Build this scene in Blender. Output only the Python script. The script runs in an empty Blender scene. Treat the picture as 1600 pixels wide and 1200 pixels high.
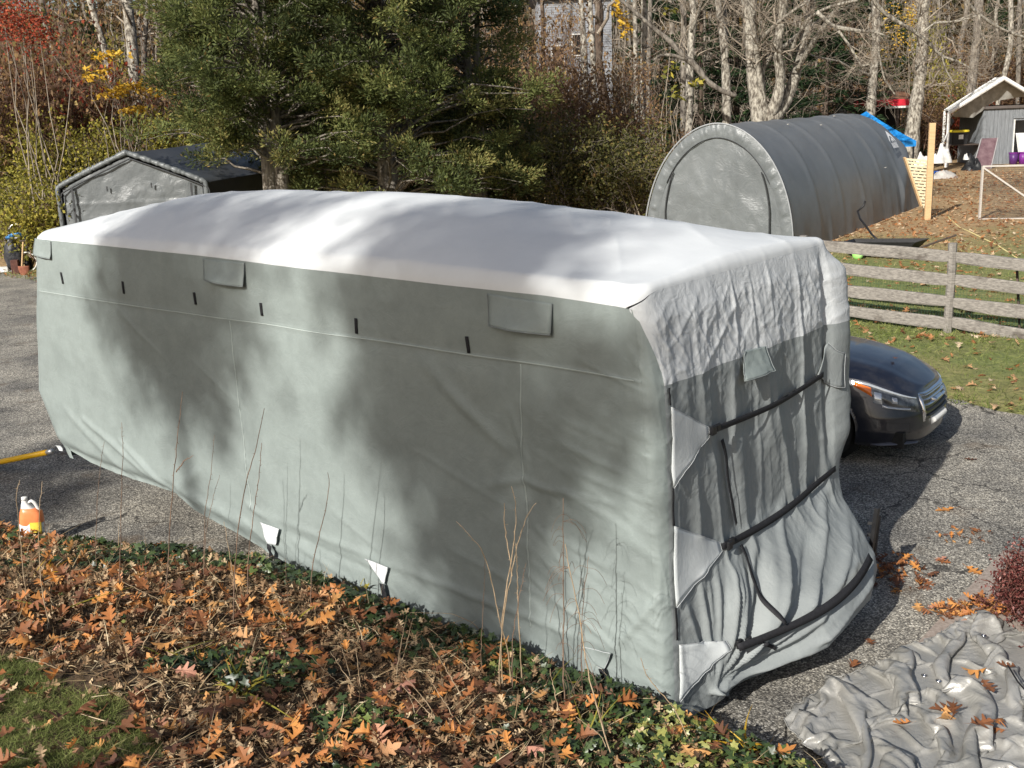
import bpy, math, random
import numpy as np
from mathutils import Matrix, Vector

SC = bpy.context.scene
COL = SC.collection
PI = math.pi
rnd = random.Random(7)

# ------------------------------------------------------------------ camera
CAM_H, CAM_P, CAM_R, CAM_F = 4.072, 0.249, -0.04, 1700.0
cam_data = bpy.data.cameras.new('camera')
cam = bpy.data.objects.new('camera', cam_data)
COL.objects.link(cam)
cam_data.sensor_width = 36.0
cam_data.lens = 36.0 * CAM_F / 1600.0
cam_data.clip_start = 0.05
cam_data.clip_end = 600.0
_c, _s = math.cos(CAM_R), math.sin(CAM_R)
_cp, _sp = math.cos(CAM_P), math.sin(CAM_P)
_right = Vector((_c, _s * _sp, _s * _cp))
_up = Vector((-_s, _c * _sp, _c * _cp))
_back = _right.cross(_up)
_m = Matrix((_right, _up, _back)).transposed().to_4x4()
_m.translation = Vector((0, 0, CAM_H))
cam.matrix_world = _m
SC.camera = cam

# ------------------------------------------------------------------ light
SUN_EL = math.radians(31.0)
SUN_AZ = math.atan2(-0.555, -0.832)          # direction towards the sun, from +Y clockwise
world = bpy.data.worlds.new('World')
SC.world = world
world.use_nodes = True
wn = world.node_tree
bg = wn.nodes['Background']
sky = wn.nodes.new('ShaderNodeTexSky')
sky.sky_type = 'NISHITA'
sky.sun_disc = False
sky.sun_elevation = SUN_EL
sky.sun_rotation = SUN_AZ
sky.air_density = 1.0
sky.dust_density = 2.5
sky.ozone_density = 0.4
wn.links.new(sky.outputs[0], bg.inputs[0])
bg.inputs[1].default_value = 0.078
sun_data = bpy.data.lights.new('sun', 'SUN')
sun_data.energy = 5.0
sun_data.angle = math.radians(0.55)
sun_data.color = (1.0, 0.965, 0.90)
sun = bpy.data.objects.new('sun', sun_data)
COL.objects.link(sun)
SUN = Vector((math.sin(SUN_AZ) * math.cos(SUN_EL), math.cos(SUN_AZ) * math.cos(SUN_EL), math.sin(SUN_EL)))
sun.rotation_euler = SUN.to_track_quat('Z', 'Y').to_euler()
sun.location = (-12, -16, 20)
SC.view_settings.view_transform = 'Standard'
SC.view_settings.look = 'None'
SC.view_settings.gamma = 1.0
SC.view_settings.use_curve_mapping = False
SC.view_settings.exposure = 0.42
try:
    SC.cycles.max_bounces = 6
    SC.cycles.transparent_max_bounces = 8
except Exception:
    pass

# ------------------------------------------------------------------ places
X0, Y0, YAW, TW = 0.838, 6.36, 0.702, 2.6
EX, EY = -math.cos(YAW), math.sin(YAW)      # along the trailer, away to the left
NX, NY = math.sin(YAW), math.cos(YAW)       # across the trailer, away from the camera


def T(s, t, z=0.0):
    """trailer frame (s along, t across, z up) to world"""
    return (X0 + EX * s + NX * t, Y0 + EY * s + NY * t, z)


def TA(s, t, z):
    s, t, z = np.broadcast_arrays(np.asarray(s, float), np.asarray(t, float), np.asarray(z, float))
    return np.stack([X0 + EX * s + NX * t, Y0 + EY * s + NY * t, z], -1)


def sight(px, py):
    u, v = px - 800.0, py - 600.0
    a = _c * u + _s * v
    b = -(-_s * u + _c * v)
    return (a, CAM_F * _cp + b * _sp, -CAM_F * _sp + b * _cp)


def G(px, py, z=0.0):
    """where a line of sight meets the level z"""
    d = sight(px, py)
    k = (z - CAM_H) / d[2]
    return Vector((d[0] * k, d[1] * k, z))


def AT(px, py, dist):
    """point at ground distance dist on a line of sight"""
    d = sight(px, py)
    k = dist / d[1]
    return Vector((d[0] * k, d[1] * k, CAM_H + d[2] * k))


def ON_SIDE(px, py, off=0.0):
    d = sight(px, py)
    k = ((X0 * NX + Y0 * NY) + off) / (d[0] * NX + d[1] * NY)
    x, y = d[0] * k - X0, d[1] * k - Y0
    return (x * EX + y * EY, CAM_H + d[2] * k)


def ON_END(px, py, off=0.0):
    d = sight(px, py)
    k = ((X0 * EX + Y0 * EY) + off) / (d[0] * EX + d[1] * EY)
    x, y = d[0] * k - X0, d[1] * k - Y0
    return (x * NX + y * NY, CAM_H + d[2] * k)


def ST(p):
    x, y = p[0] - X0, p[1] - Y0
    return (x * EX + y * EY, x * NX + y * NY)


# ------------------------------------------------------------------ numpy noise
def _hash(ix, iy, iz, seed):
    n = (ix.astype(np.int64) * 374761393 + iy.astype(np.int64) * 668265263 + iz.astype(np.int64) * 2147483647 + seed * 974711) & 0xffffffff
    n = ((n ^ (n >> 13)) * 1274126177) & 0xffffffff
    n = ((n ^ (n >> 15)) * 2246822519) & 0xffffffff
    n = n ^ (n >> 16)
    return (n & 0xffff) / 32767.5 - 1.0


def vnoise(x, y, z=0.0, seed=0):
    x, y, z = np.broadcast_arrays(np.asarray(x, float), np.asarray(y, float), np.asarray(z, float))
    ix, iy, iz = np.floor(x), np.floor(y), np.floor(z)
    fx, fy, fz = x - ix, y - iy, z - iz
    fx = fx * fx * fx * (fx * (fx * 6 - 15) + 10)
    fy = fy * fy * fy * (fy * (fy * 6 - 15) + 10)
    fz = fz * fz * (3 - 2 * fz)
    r = 0
    for dx in (0, 1):
        wx = fx if dx else 1 - fx
        for dy in (0, 1):
            wy = fy if dy else 1 - fy
            for dz in (0, 1):
                wz = fz if dz else 1 - fz
                r = r + wx * wy * wz * _hash(ix + dx, iy + dy, iz + dz, seed)
    return r


def fbm(x, y, z=0.0, seed=0, oct=4, gain=0.5):
    r, a = 0, 1.0
    for i in range(oct):
        r = r + a * vnoise(np.asarray(x) * 2 ** i + 17.3 * i, np.asarray(y) * 2 ** i + 5.1 * i, np.asarray(z) * 2 ** i, seed + i)
        a *= gain
    return r


def ridge(x, y, z=0.0, seed=0, oct=1, p=2.0):
    r, a = 0, 1.0
    for i in range(oct):
        r = r + a * (1 - np.abs(vnoise(np.asarray(x) * 2 ** i + 3.7 * i, np.asarray(y) * 2 ** i + 9.1 * i, z, seed + i))) ** p
        a *= 0.5
    return r


def sstep(a, b, x):
    k = np.clip((np.asarray(x, float) - a) / (b - a), 0, 1)
    return k * k * (3 - 2 * k)


def segdist(x, y, a, b):
    ax, ay = a
    bx, by = b
    dx, dy = bx - ax, by - ay
    l2 = dx * dx + dy * dy
    k = np.clip(((x - ax) * dx + (y - ay) * dy) / l2, 0, 1)
    return np.hypot(x - ax - k * dx, y - ay - k * dy), k


# ------------------------------------------------------------------ meshes
def mesh_np(name, V, Fs, smooth=True, attr=None):
    """V (N,3); Fs list of int arrays (M,k); attr dict name -> per-face float array"""
    me = bpy.data.meshes.new(name)
    V = np.asarray(V, np.float32).reshape(-1, 3)
    Fs = [np.asarray(f, np.int32) for f in (Fs if isinstance(Fs, (list, tuple)) else [Fs]) if len(f)]
    nl = sum(f.size for f in Fs)
    npoly = sum(len(f) for f in Fs)
    me.vertices.add(len(V))
    me.vertices.foreach_set('co', V.ravel())
    me.loops.add(nl)
    me.loops.foreach_set('vertex_index', np.concatenate([f.ravel() for f in Fs]))
    me.polygons.add(npoly)
    tot = np.concatenate([np.full(len(f), f.shape[1], np.int32) for f in Fs])
    st = np.concatenate([[0], np.cumsum(tot)[:-1]]).astype(np.int32)
    me.polygons.foreach_set('loop_start', st)
    try:
        me.polygons.foreach_set('loop_total', tot)
    except Exception:
        pass
    me.polygons.foreach_set('use_smooth', np.full(npoly, bool(smooth)))
    if attr:
        for k, a in attr.items():
            at = me.attributes.new(k, 'FLOAT', 'FACE')
            at.data.foreach_set('value', np.asarray(a, np.float32))
    me.update(calc_edges=True)
    me.validate(verbose=False)
    return me


def put(name, me, mat=None, parent=None):
    o = bpy.data.objects.new(name, me)
    COL.objects.link(o)
    if mat is not None and me is not None and not me.materials:
        me.materials.append(mat)
    if parent is not None:
        o.parent = parent
    return o


def tag(o, label=None, cat=None, group=None, kind=None):
    if label:
        o['label'] = label
    if cat:
        o['category'] = cat
    if group:
        o['group'] = group
    if kind:
        o['kind'] = kind
    return o


def thing(name, label, cat, loc=(0, 0, 0), rz=0.0, group=None):
    o = bpy.data.objects.new(name, None)
    COL.objects.link(o)
    o.empty_display_size = 0.2
    o.location = loc
    o.rotation_euler = (0, 0, rz)
    return tag(o, label, cat, group)


def gridF(nu, nv, closed_u=False):
    i = np.arange(nu if closed_u else nu - 1)
    j = np.arange(nv - 1)
    I, J = np.meshgrid(i, j, indexing='ij')
    I2 = (I + 1) % nu
    return np.stack([I * nv + J, I2 * nv + J, I2 * nv + J + 1, I * nv + J + 1], -1).reshape(-1, 4)


class MB:
    def __init__(self):
        self.V = []
        self.F = {}
        self.n = 0

    def add(self, V, F):
        V = np.asarray(V, float).reshape(-1, 3)
        F = np.asarray(F, int)
        self.V.append(V)
        self.F.setdefault(F.shape[1], []).append(F + self.n)
        self.n += len(V)
        return self

    def box(self, c, size, rot=None, taper=1.0):
        """box with centre c; rot = 3x3 numpy or z angle"""
        h = np.array(size) / 2.0
        v = np.array([[x, y, z] for z in (-1, 1) for y in (-1, 1) for x in (-1, 1)], float) * h
        if taper != 1.0:
            v[4:, :2] *= taper
        v = self._rot(v, rot) + np.array(c)
        f = [[0, 2, 3, 1], [4, 5, 7, 6], [0, 1, 5, 4], [2, 6, 7, 3], [0, 4, 6, 2], [1, 3, 7, 5]]
        return self.add(v, f)

    def bbox(self, c, size, rot=None, b=0.004):
        """box with chamfered vertical and horizontal edges"""
        hx, hy, hz = np.array(size) / 2.0
        V = []
        for z, q in ((-hz, b), (-hz + b, 0), (hz - b, 0), (hz, b)):
            X, Y = hx - q, hy - q
            V += [[-X + b, -Y, z], [X - b, -Y, z], [X, -Y + b, z], [X, Y - b, z], [X - b, Y, z], [-X + b, Y, z], [-X, Y - b, z], [-X, -Y + b, z]]
        V = self._rot(np.array(V, float), rot) + np.array(c)
        n0 = 8
        F = []
        for r in range(3):
            for k in range(n0):
                a, d = r * 8 + k, r * 8 + (k + 1) % 8
                F.append([a, d, d + 8, a + 8])
        self.add(V, F)
        self.F.setdefault(8, []).append(np.array([[7, 6, 5, 4, 3, 2, 1, 0]]) + self.n - 32)
        self.F.setdefault(8, []).append(np.array([[24, 25, 26, 27, 28, 29, 30, 31]]) + self.n - 32)
        return self

    @staticmethod
    def _rot(v, rot):
        if rot is None:
            return v
        if np.isscalar(rot):
            c, s = math.cos(rot), math.sin(rot)
            rot = np.array([[c, -s, 0], [s, c, 0], [0, 0, 1]])
        return v @ np.asarray(rot).T

    def beam(self, a, b, w, h, up=(0, 0, 1), bev=0.0):
        a, b = np.array(a, float), np.array(b, float)
        d = b - a
        L = np.linalg.norm(d)
        d = d / L
        up = np.array(up, float)
        s = np.cross(d, up)
        if np.linalg.norm(s) < 1e-4:
            s = np.cross(d, (1, 0, 0))
        s /= np.linalg.norm(s)
        u = np.cross(s, d)
        R = np.stack([d, s, u], 1)
        if bev:
            return self.bbox((a + b) / 2, (L, w, h), R, bev)
        return self.box((a + b) / 2, (L, w, h), R)

    def tube(self, P, r, sides=6, caps=True):
        P = np.asarray(P, float)
        n = len(P)
        r = np.full(n, r) if np.isscalar(r) else np.asarray(r, float)
        d = np.gradient(P, axis=0)
        d /= np.linalg.norm(d, axis=1)[:, None] + 1e-9
        ref = np.array([0, 0, 1.0]) if abs(d[0][2]) < 0.9 else np.array([1.0, 0, 0])
        V = []
        for i in range(n):
            a = np.cross(d[i], ref)
            a /= np.linalg.norm(a) + 1e-9
            b = np.cross(a, d[i])
            ref = b
            th = np.arange(sides) * 2 * PI / sides
            V.append(P[i] + r[i] * (np.cos(th)[:, None] * a + np.sin(th)[:, None] * b))
        V = np.concatenate(V)
        F = []
        for i in range(n - 1):
            for k in range(sides):
                k2 = (k + 1) % sides
                F.append([i * sides + k, i * sides + k2, (i + 1) * sides + k2, (i + 1) * sides + k])
        self.add(V, F)
        if caps and sides >= 3:
            self.F.setdefault(sides, []).append(np.array([list(range(sides))[::-1]]) + self.n - len(V))
            self.F.setdefault(sides, []).append(np.array([list(range((n - 1) * sides, n * sides))]) + self.n - len(V))
        return self

    def lathe(self, prof, c=(0, 0, 0), sides=16, rot=None):
        prof = np.asarray(prof, float)
        th = np.arange(sides) * 2 * PI / sides
        V = np.stack([np.outer(np.cos(th), prof[:, 0]), np.outer(np.sin(th), prof[:, 0]), np.outer(np.ones(sides), prof[:, 1])], -1).reshape(-1, 3)
        V = self._rot(V, rot) + np.array(c)
        return self.add(V, gridF(sides, len(prof), True))

    def grid(self, P):
        P = np.asarray(P, float)
        return self.add(P.reshape(-1, 3), gridF(P.shape[0], P.shape[1]))

    def slab(self, P, thick, nrm):
        """a grid given thickness along nrm (3,) or per-vertex"""
        P = np.asarray(P, float)
        nu, nv = P.shape[:2]
        Q = P - np.asarray(nrm) * thick
        self.add(P.reshape(-1, 3), gridF(nu, nv))
        n1 = self.n
        self.add(Q.reshape(-1, 3), gridF(nu, nv)[:, ::-1])
        A = np.arange(nu * nv).reshape(nu, nv)
        ring = list(A[:, 0]) + list(A[-1, 1:]) + list(A[-2::-1, -1]) + list(A[0, -2:0:-1])
        F = [[ring[(k + 1) % len(ring)] - nu * nv, ring[k] - nu * nv, ring[k], ring[(k + 1) % len(ring)]] for k in range(len(ring))]
        F = np.array(F)
        self.F.setdefault(4, []).append(F + n1)
        return self

    def mesh(self, name, smooth=False):
        return mesh_np(name, np.concatenate(self.V), [np.concatenate(f) for f in self.F.values()], smooth)

    def build(self, name, mat, parent=None, smooth=False):
        return put(name, self.mesh(name, smooth), mat, parent)


# ------------------------------------------------------------------ materials
def _nodes(name):
    m = bpy.data.materials.new(name)
    m.use_nodes = True
    nt = m.node_tree
    return m, nt, nt.nodes['Principled BSDF']


def _ramp(nt, cols, fac=None):
    r = nt.nodes.new('ShaderNodeValToRGB')
    e = r.color_ramp.elements
    while len(e) < len(cols):
        e.new(0.5)
    for k, (p, c) in enumerate(cols):
        e[k].position = p
        e[k].color = (c[0], c[1], c[2], 1)
    if fac is not None:
        nt.links.new(fac, r.inputs[0])
    return r


def _noise(nt, scale, detail=4, rough=0.5, coord='Object', stretch=None, dist=0.0):
    tc = nt.nodes.new('ShaderNodeTexCoord')
    out = tc.outputs[coord]
    if stretch:
        mp = nt.nodes.new('ShaderNodeMapping')
        mp.inputs['Scale'].default_value = stretch
        nt.links.new(out, mp.inputs[0])
        out = mp.outputs[0]
    n = nt.nodes.new('ShaderNodeTexNoise')
    n.inputs['Scale'].default_value = scale
    n.inputs['Detail'].default_value = detail
    n.inputs['Roughness'].default_value = rough
    n.inputs['Distortion'].default_value = dist
    nt.links.new(out, n.inputs['Vector'])
    return n


def _mix(nt, a, b, fac, mode='MIX'):
    x = nt.nodes.new('ShaderNodeMix')
    x.data_type = 'RGBA'
    x.blend_type = mode
    for sock, v in ((x.inputs[0], fac), (x.inputs[6], a), (x.inputs[7], b)):
        if isinstance(v, bpy.types.NodeSocket):
            nt.links.new(v, sock)
        elif isinstance(v, (int, float)):
            sock.default_value = v
        else:
            sock.default_value = (v[0], v[1], v[2], 1)
    return x.outputs[2]


def _bump(nt, p, h, strength=0.3, dist=0.01, prev=None):
    b = nt.nodes.new('ShaderNodeBump')
    b.inputs['Strength'].default_value = strength
    b.inputs['Distance'].default_value = dist
    nt.links.new(h, b.inputs['Height'])
    if prev is not None:
        nt.links.new(prev, b.inputs['Normal'])
    nt.links.new(b.outputs[0], p.inputs['Normal'])
    return b.outputs[0]


def M(name, c1, c2=None, scale=6.0, rough=0.8, bump=0.0, bscale=None, bdist=0.005, metal=0.0, stretch=None, detail=5, spec=0.3, p0=0.35, p1=0.65, coord='Object'):
    m, nt, p = _nodes(name)
    c2 = c2 or c1
    n = _noise(nt, scale, detail, 0.6, coord, stretch)
    r = _ramp(nt, [(p0, c1), (p1, c2)], n.outputs[0])
    nt.links.new(r.outputs[0], p.inputs['Base Color'])
    p.inputs['Roughness'].default_value = rough
    p.inputs['Metallic'].default_value = metal
    p.inputs['Specular IOR Level'].default_value = spec
    if bump:
        n2 = _noise(nt, bscale or scale * 4, 4, 0.6, coord, stretch)
        _bump(nt, p, n2.outputs[0], bump, bdist)
    return m


def M_leaf(name, cols, source='attr', rough=0.7, trans=0.35, mottle=0.25, spec=0.25):
    """leaf material; colour picked per leaf (face attribute rnd) or per object"""
    m, nt, p = _nodes(name)
    if source == 'attr':
        a = nt.nodes.new('ShaderNodeAttribute')
        a.attribute_name = 'rnd'
        fac = a.outputs['Fac']
    else:
        a = nt.nodes.new('ShaderNodeObjectInfo')
        fac = a.outputs['Random']
    r = _ramp(nt, cols, fac)
    n = _noise(nt, 60, 2)
    rr = _ramp(nt, [(0.3, (1 - mottle,) * 3), (0.7, (1 + mottle * 0.4,) * 3)], n.outputs[0])
    col = _mix(nt, r.outputs[0], rr.outputs[0], 1.0, 'MULTIPLY')
    nt.links.new(col, p.inputs['Base Color'])
    p.inputs['Roughness'].default_value = rough
    p.inputs['Specular IOR Level'].default_value = spec
    if trans:
        t = nt.nodes.new('ShaderNodeBsdfTranslucent')
        nt.links.new(col, t.inputs[0])
        mx = nt.nodes.new('ShaderNodeMixShader')
        mx.inputs[0].default_value = trans
        out = nt.nodes['Material Output']
        nt.links.new(p.outputs[0], mx.inputs[1])
        nt.links.new(t.outputs[0], mx.inputs[2])
        nt.links.new(mx.outputs[0], out.inputs[0])
    return m
# ================================================================== ground
def mat_asphalt():
    m, nt, p = _nodes('asphalt')
    tc = nt.nodes.new('ShaderNodeTexCoord')
    # exposed aggregate
    v = nt.nodes.new('ShaderNodeTexVoronoi')
    v.inputs['Scale'].default_value = 75
    nt.links.new(tc.outputs['Object'], v.inputs['Vector'])
    sep = nt.nodes.new('ShaderNodeSeparateColor')
    nt.links.new(v.outputs['Color'], sep.inputs[0])
    stone = _ramp(nt, [(0.0, (0.09, 0.086, 0.079)), (0.35, (0.21, 0.199, 0.178)), (0.7, (0.38, 0.36, 0.315)), (0.93, (0.56, 0.53, 0.46)), (1.0, (0.72, 0.69, 0.62))], sep.outputs[0])
    big = _noise(nt, 0.9, 5, 0.6)
    bigr = _ramp(nt, [(0.35, (0.55, 0.55, 0.56)), (0.62, (1.1, 1.08, 1.04))], big.outputs[0])
    c = _mix(nt, stone.outputs[0], bigr.outputs[0], 1.0, 'MULTIPLY')
    # fine dark binder between the stones
    d = _ramp(nt, [(0.0, (1.15, 1.15, 1.15)), (0.55, (1.0, 1.0, 1.0)), (0.9, (0.55, 0.54, 0.53))], v.outputs['Distance'])
    vs = nt.nodes.new('ShaderNodeMath'); vs.operation = 'MULTIPLY'; vs.inputs[1].default_value = 1.3
    nt.links.new(v.outputs['Distance'], vs.inputs[0])
    nt.links.new(vs.outputs[0], d.inputs[0])
    c = _mix(nt, c, d.outputs[0], 1.0, 'MULTIPLY')
    # cracks
    wn_ = _noise(nt, 2.2, 4, 0.6)
    add = nt.nodes.new('ShaderNodeMixRGB'); add.blend_type = 'LINEAR_LIGHT'; add.inputs[0].default_value = 0.28
    nt.links.new(tc.outputs['Object'], add.inputs[1]); nt.links.new(wn_.outputs['Color'], add.inputs[2])
    cr = nt.nodes.new('ShaderNodeTexVoronoi'); cr.feature = 'DISTANCE_TO_EDGE'; cr.inputs['Scale'].default_value = 0.8
    nt.links.new(add.outputs[0], cr.inputs['Vector'])
    msk = _noise(nt, 0.35, 2)
    mm = _ramp(nt, [(0.46, (0.0,) * 3), (0.66, (0.015,) * 3)], msk.outputs[0])
    lt = nt.nodes.new('ShaderNodeMath'); lt.operation = 'LESS_THAN'
    nt.links.new(cr.outputs['Distance'], lt.inputs[0]); nt.links.new(mm.outputs[0], lt.inputs[1])
    lm = nt.nodes.new('ShaderNodeMath'); lm.operation = 'MULTIPLY'; lm.inputs[1].default_value = 0.75
    nt.links.new(lt.outputs[0], lm.inputs[0])
    c = _mix(nt, c, (0.022, 0.02, 0.018), lm.outputs[0])
    st = _noise(nt, 1.7, 3, 0.5)
    sr = _ramp(nt, [(0.60, (0, 0, 0)), (0.72, (0.55,) * 3)], st.outputs[0])
    c = _mix(nt, c, (0.11, 0.075, 0.045), sr.outputs[0])
    nt.links.new(c, p.inputs['Base Color'])
    p.inputs['Roughness'].default_value = 0.82
    p.inputs['Specular IOR Level'].default_value = 0.35
    _bump(nt, p, v.outputs['Distance'], 0.7, -0.006)
    return m


def mat_yard():
    """autumn yard: green grass near, tan thatch and leaf litter beyond"""
    m, nt, p = _nodes('yard_grass')
    big = _noise(nt, 0.22, 4, 0.6)
    fine = _noise(nt, 9.0, 5, 0.7)
    g = _ramp(nt, [(0.25, (0.06, 0.075, 0.02)), (0.5, (0.14, 0.17, 0.045)), (0.75, (0.27, 0.26, 0.09))], fine.outputs[0])
    t = _ramp(nt, [(0.25, (0.14, 0.085, 0.04)), (0.5, (0.32, 0.21, 0.10)), (0.75, (0.52, 0.37, 0.20))], fine.outputs[0])
    tc = nt.nodes.new('ShaderNodeTexCoord')
    sx = nt.nodes.new('ShaderNodeSeparateXYZ')
    nt.links.new(tc.outputs['Object'], sx.inputs[0])
    mr = nt.nodes.new('ShaderNodeMapRange')
    mr.inputs['From Min'].default_value = 25.0
    mr.inputs['From Max'].default_value = 44.0
    nt.links.new(sx.outputs[1], mr.inputs[0])
    ad = nt.nodes.new('ShaderNodeMath'); ad.operation = 'ADD'
    nt.links.new(mr.outputs[0], ad.inputs[0])
    nt.links.new(big.outputs[0], ad.inputs[1])
    f = _ramp(nt, [(0.52, (0, 0, 0)), (0.95, (1, 1, 1))], ad.outputs[0])
    c = _mix(nt, g.outputs[0], t.outputs[0], f.outputs[0])
    nt.links.new(c, p.inputs['Base Color'])
    p.inputs['Roughness'].default_value = 0.95
    _bump(nt, p, fine.outputs[0], 1.0, 0.05)
    return m


ASPHALT = mat_asphalt()
YARD = mat_yard()

# base ground, one sheet to the horizon
me = mesh_np('ground', [(-400, -200, -0.03), (400, -200, -0.03), (400, 420, -0.03), (-400, 420, -0.03)], [np.array([[0, 1, 2, 3]])])
tag(put('ground', me, M('forest_floor', (0.07, 0.045, 0.025), (0.24, 0.15, 0.075), 3.0, 0.95, 0.8, 12, 0.04)), kind='structure')

# yard behind the driveway, gently uneven
ss = np.concatenate([np.arange(-26, 30, 0.5), np.arange(30, 70, 3)])
tt = np.concatenate([[8.65, 8.75, 8.9], np.arange(9.2, 30, 0.5), np.arange(30, 75, 2.5)])
Sg, Tg = np.meshgrid(ss, tt, indexing='ij')
edge = 8.95 + 0.22 * vnoise(Sg * 0.8, 0, seed=3)
Zg = -0.028 + 0.07 * sstep(0, 0.35, Tg - edge) + 0.03 * fbm(Sg * 0.3, Tg * 0.3, seed=5) * sstep(0, 2, Tg - edge)
Pg = TA(Sg, Tg, Zg)
yard = put('lawn', mesh_np('lawn', Pg, gridF(*Sg.shape)), YARD)
tag(yard, kind='structure')

# driveway slab
ss = np.linspace(-16, 46, 40)
tt = np.linspace(-1.2, 9.6, 12)
Sg, Tg = np.meshgrid(ss, tt, indexing='ij')
drive = put('driveway', mesh_np('driveway', TA(Sg, Tg, 0.0 * Sg), gridF(*Sg.shape)), ASPHALT)
tag(drive, kind='structure')

# concrete walk at the near right
mb = MB()
a = [T(-0.93, 0.9, 0.0), T(-0.93, 4.35, 0.0), T(-3.4, 4.35, 0.0), T(-3.4, 0.9, 0.0)]
mb.add([(x, y, 0.035) for x, y, _ in a] + [(x, y, -0.01) for x, y, _ in a], [[0, 1, 2, 3], [0, 4, 5, 1], [1, 5, 6, 2], [2, 6, 7, 3], [3, 7, 4, 0]])
tag(mb.build('concrete_path', M('concrete', (0.22, 0.18, 0.15), (0.36, 0.30, 0.26), 30, 0.9, 0.5, 160, 0.003)), kind='structure')


# planted bank in front of the trailer
def crest_t(s):
    return -(0.16 + 0.015 * np.maximum(0, s - 1) + 0.13 * np.maximum(0, s - 3.6))


def bank_h(s, t):
    """height of the bank; t negative towards the camera"""
    s, t = np.asarray(s, float), np.asarray(t, float)
    hc = 0.34 * (1 - sstep(3.4, 7.2, s)) + 0.10 + 0.0 * s
    hc = hc - 0.06 * sstep(0.5, -1.5, s)
    d = crest_t(s) - t
    z = hc * sstep(-0.10, 0.10, d) + 0.17 * np.maximum(0, d - 0.1) + 0.02 * np.maximum(0, d - 1.5)
    z = z + (0.035 * fbm(s * 1.7, t * 1.7, seed=11) + 0.02 * vnoise(s * 5, t * 5, seed=12)) * sstep(-0.1, 0.2, d)
    return z - 0.02 * sstep(0.0, -0.15, d)


ss = np.arange(-4.5, 12.0, 0.06)
tt = -np.concatenate([np.arange(-0.1, 3.4, 0.05), np.arange(3.4, 12, 0.3)])
Sg, Tg = np.meshgrid(ss, tt, indexing='ij')
tcr = crest_t(Sg)
Zg = bank_h(Sg, Tg)
bank = put('garden_bed', mesh_np('garden_bed', TA(Sg, Tg, Zg), gridF(*Sg.shape)[:, ::-1]), M('garden_soil', (0.035, 0.023, 0.014), (0.12, 0.08, 0.045), 14, 0.95, 0.8, 40, 0.02))
tag(bank, kind='structure')
# ================================================================== covered trailer
def mat_fabric(name, c1, c2, rough=0.62, crinkle=0.25, weave=0.12, sheen=0.2, stretch=(1, 1, 1), sc=9.0, smudge=0.10):
    m, nt, p = _nodes(name)
    n = _noise(nt, 0.7, 4, 0.6)
    r = _ramp(nt, [(0.3, c1), (0.7, c2)], n.outputs[0])
    d = _noise(nt, 5.0, 5, 0.7)
    dr = _ramp(nt, [(0.35, (1 - smudge,) * 3), (0.65, (1.0,) * 3)], d.outputs[0])
    c = _mix(nt, r.outputs[0], dr.outputs[0], 1.0, 'MULTIPLY')
    nt.links.new(c, p.inputs['Base Color'])
    p.inputs['Roughness'].default_value = rough
    p.inputs['Specular IOR Level'].default_value = 0.35
    w = _noise(nt, 420, 2, 0.5)
    b = _bump(nt, p, w.outputs[0], weave, 0.0015)
    k = _noise(nt, sc, 5, 0.62, stretch=stretch, dist=0.6)
    kr = nt.nodes.new('ShaderNodeMath'); kr.operation = 'PINGPONG'; kr.inputs[1].default_value = 0.09
    nt.links.new(k.outputs[0], kr.inputs[0])
    b = _bump(nt, p, kr.outputs[0], crinkle, 0.05, b)
    return m


FAB_TOP = mat_fabric('white_fabric', (0.60, 0.62, 0.628), (0.64, 0.66, 0.668), crinkle=0.05, sc=2.5, smudge=0.04)
FAB_SIDE = mat_fabric('grey_green_fabric', (0.222, 0.258, 0.248), (0.250, 0.287, 0.277), crinkle=0.24, sc=4.5, smudge=0.14)
FAB_BAND = mat_fabric('pale_fabric', (0.50, 0.52, 0.53), (0.55, 0.57, 0.58), crinkle=0.34, sc=5.0)
FAB_END = mat_fabric('grey_fabric', (0.225, 0.245, 0.245), (0.26, 0.28, 0.28), crinkle=0.30, sc=4.0)
WEB = M('black_webbing', (0.012, 0.012, 0.014), (0.022, 0.022, 0.025), 60, 0.75, 0.3, 300, 0.001)
BLACKPL = M('black_plastic', (0.012, 0.012, 0.013), (0.02, 0.02, 0.021), 20, 0.45)
HEMPIPE = M('grey_piping', (0.16, 0.18, 0.18), (0.2, 0.22, 0.22), 8, 0.7)

trailer = thing('camper_trailer', 'large camper trailer under a white topped grey storage cover with black straps', 'trailer', T(3.7, 1.3, 0))
TINV = Matrix.Translation(Vector(trailer.location)).inverted()


def tput(name, me, mat, parent=None):
    """part of the trailer from world-space vertices"""
    me.transform(TINV)
    return put(name, me, mat, parent or trailer)


_zs = [0.0, 0.35, 0.7, 1.3, 2.41, 2.98, 3.4]
def s_left(z): return np.interp(z, _zs, [7.0, 7.25, 7.56, 7.88, 7.56, 7.40, 7.38])
def s_near(z): return np.interp(z, [0, .37, 1, 2.4, 2.8, 3.0, 3.4], [-.12, -.12, -.10, -.05, 0.0, 0.06, .08])
_hs = [-.5, -.12, .36, .9, 1.82, 2.52, 3.72, 3.92, 4.6, 5.1, 5.39, 6.17, 7.0, 7.56, 8]
_hz = [.12, .12, .12, .12, .14, .16, .25, .30, .42, .51, .62, .60, .62, .70, .74]
def hem(s): return np.interp(s, _hs, _hz)


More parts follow.
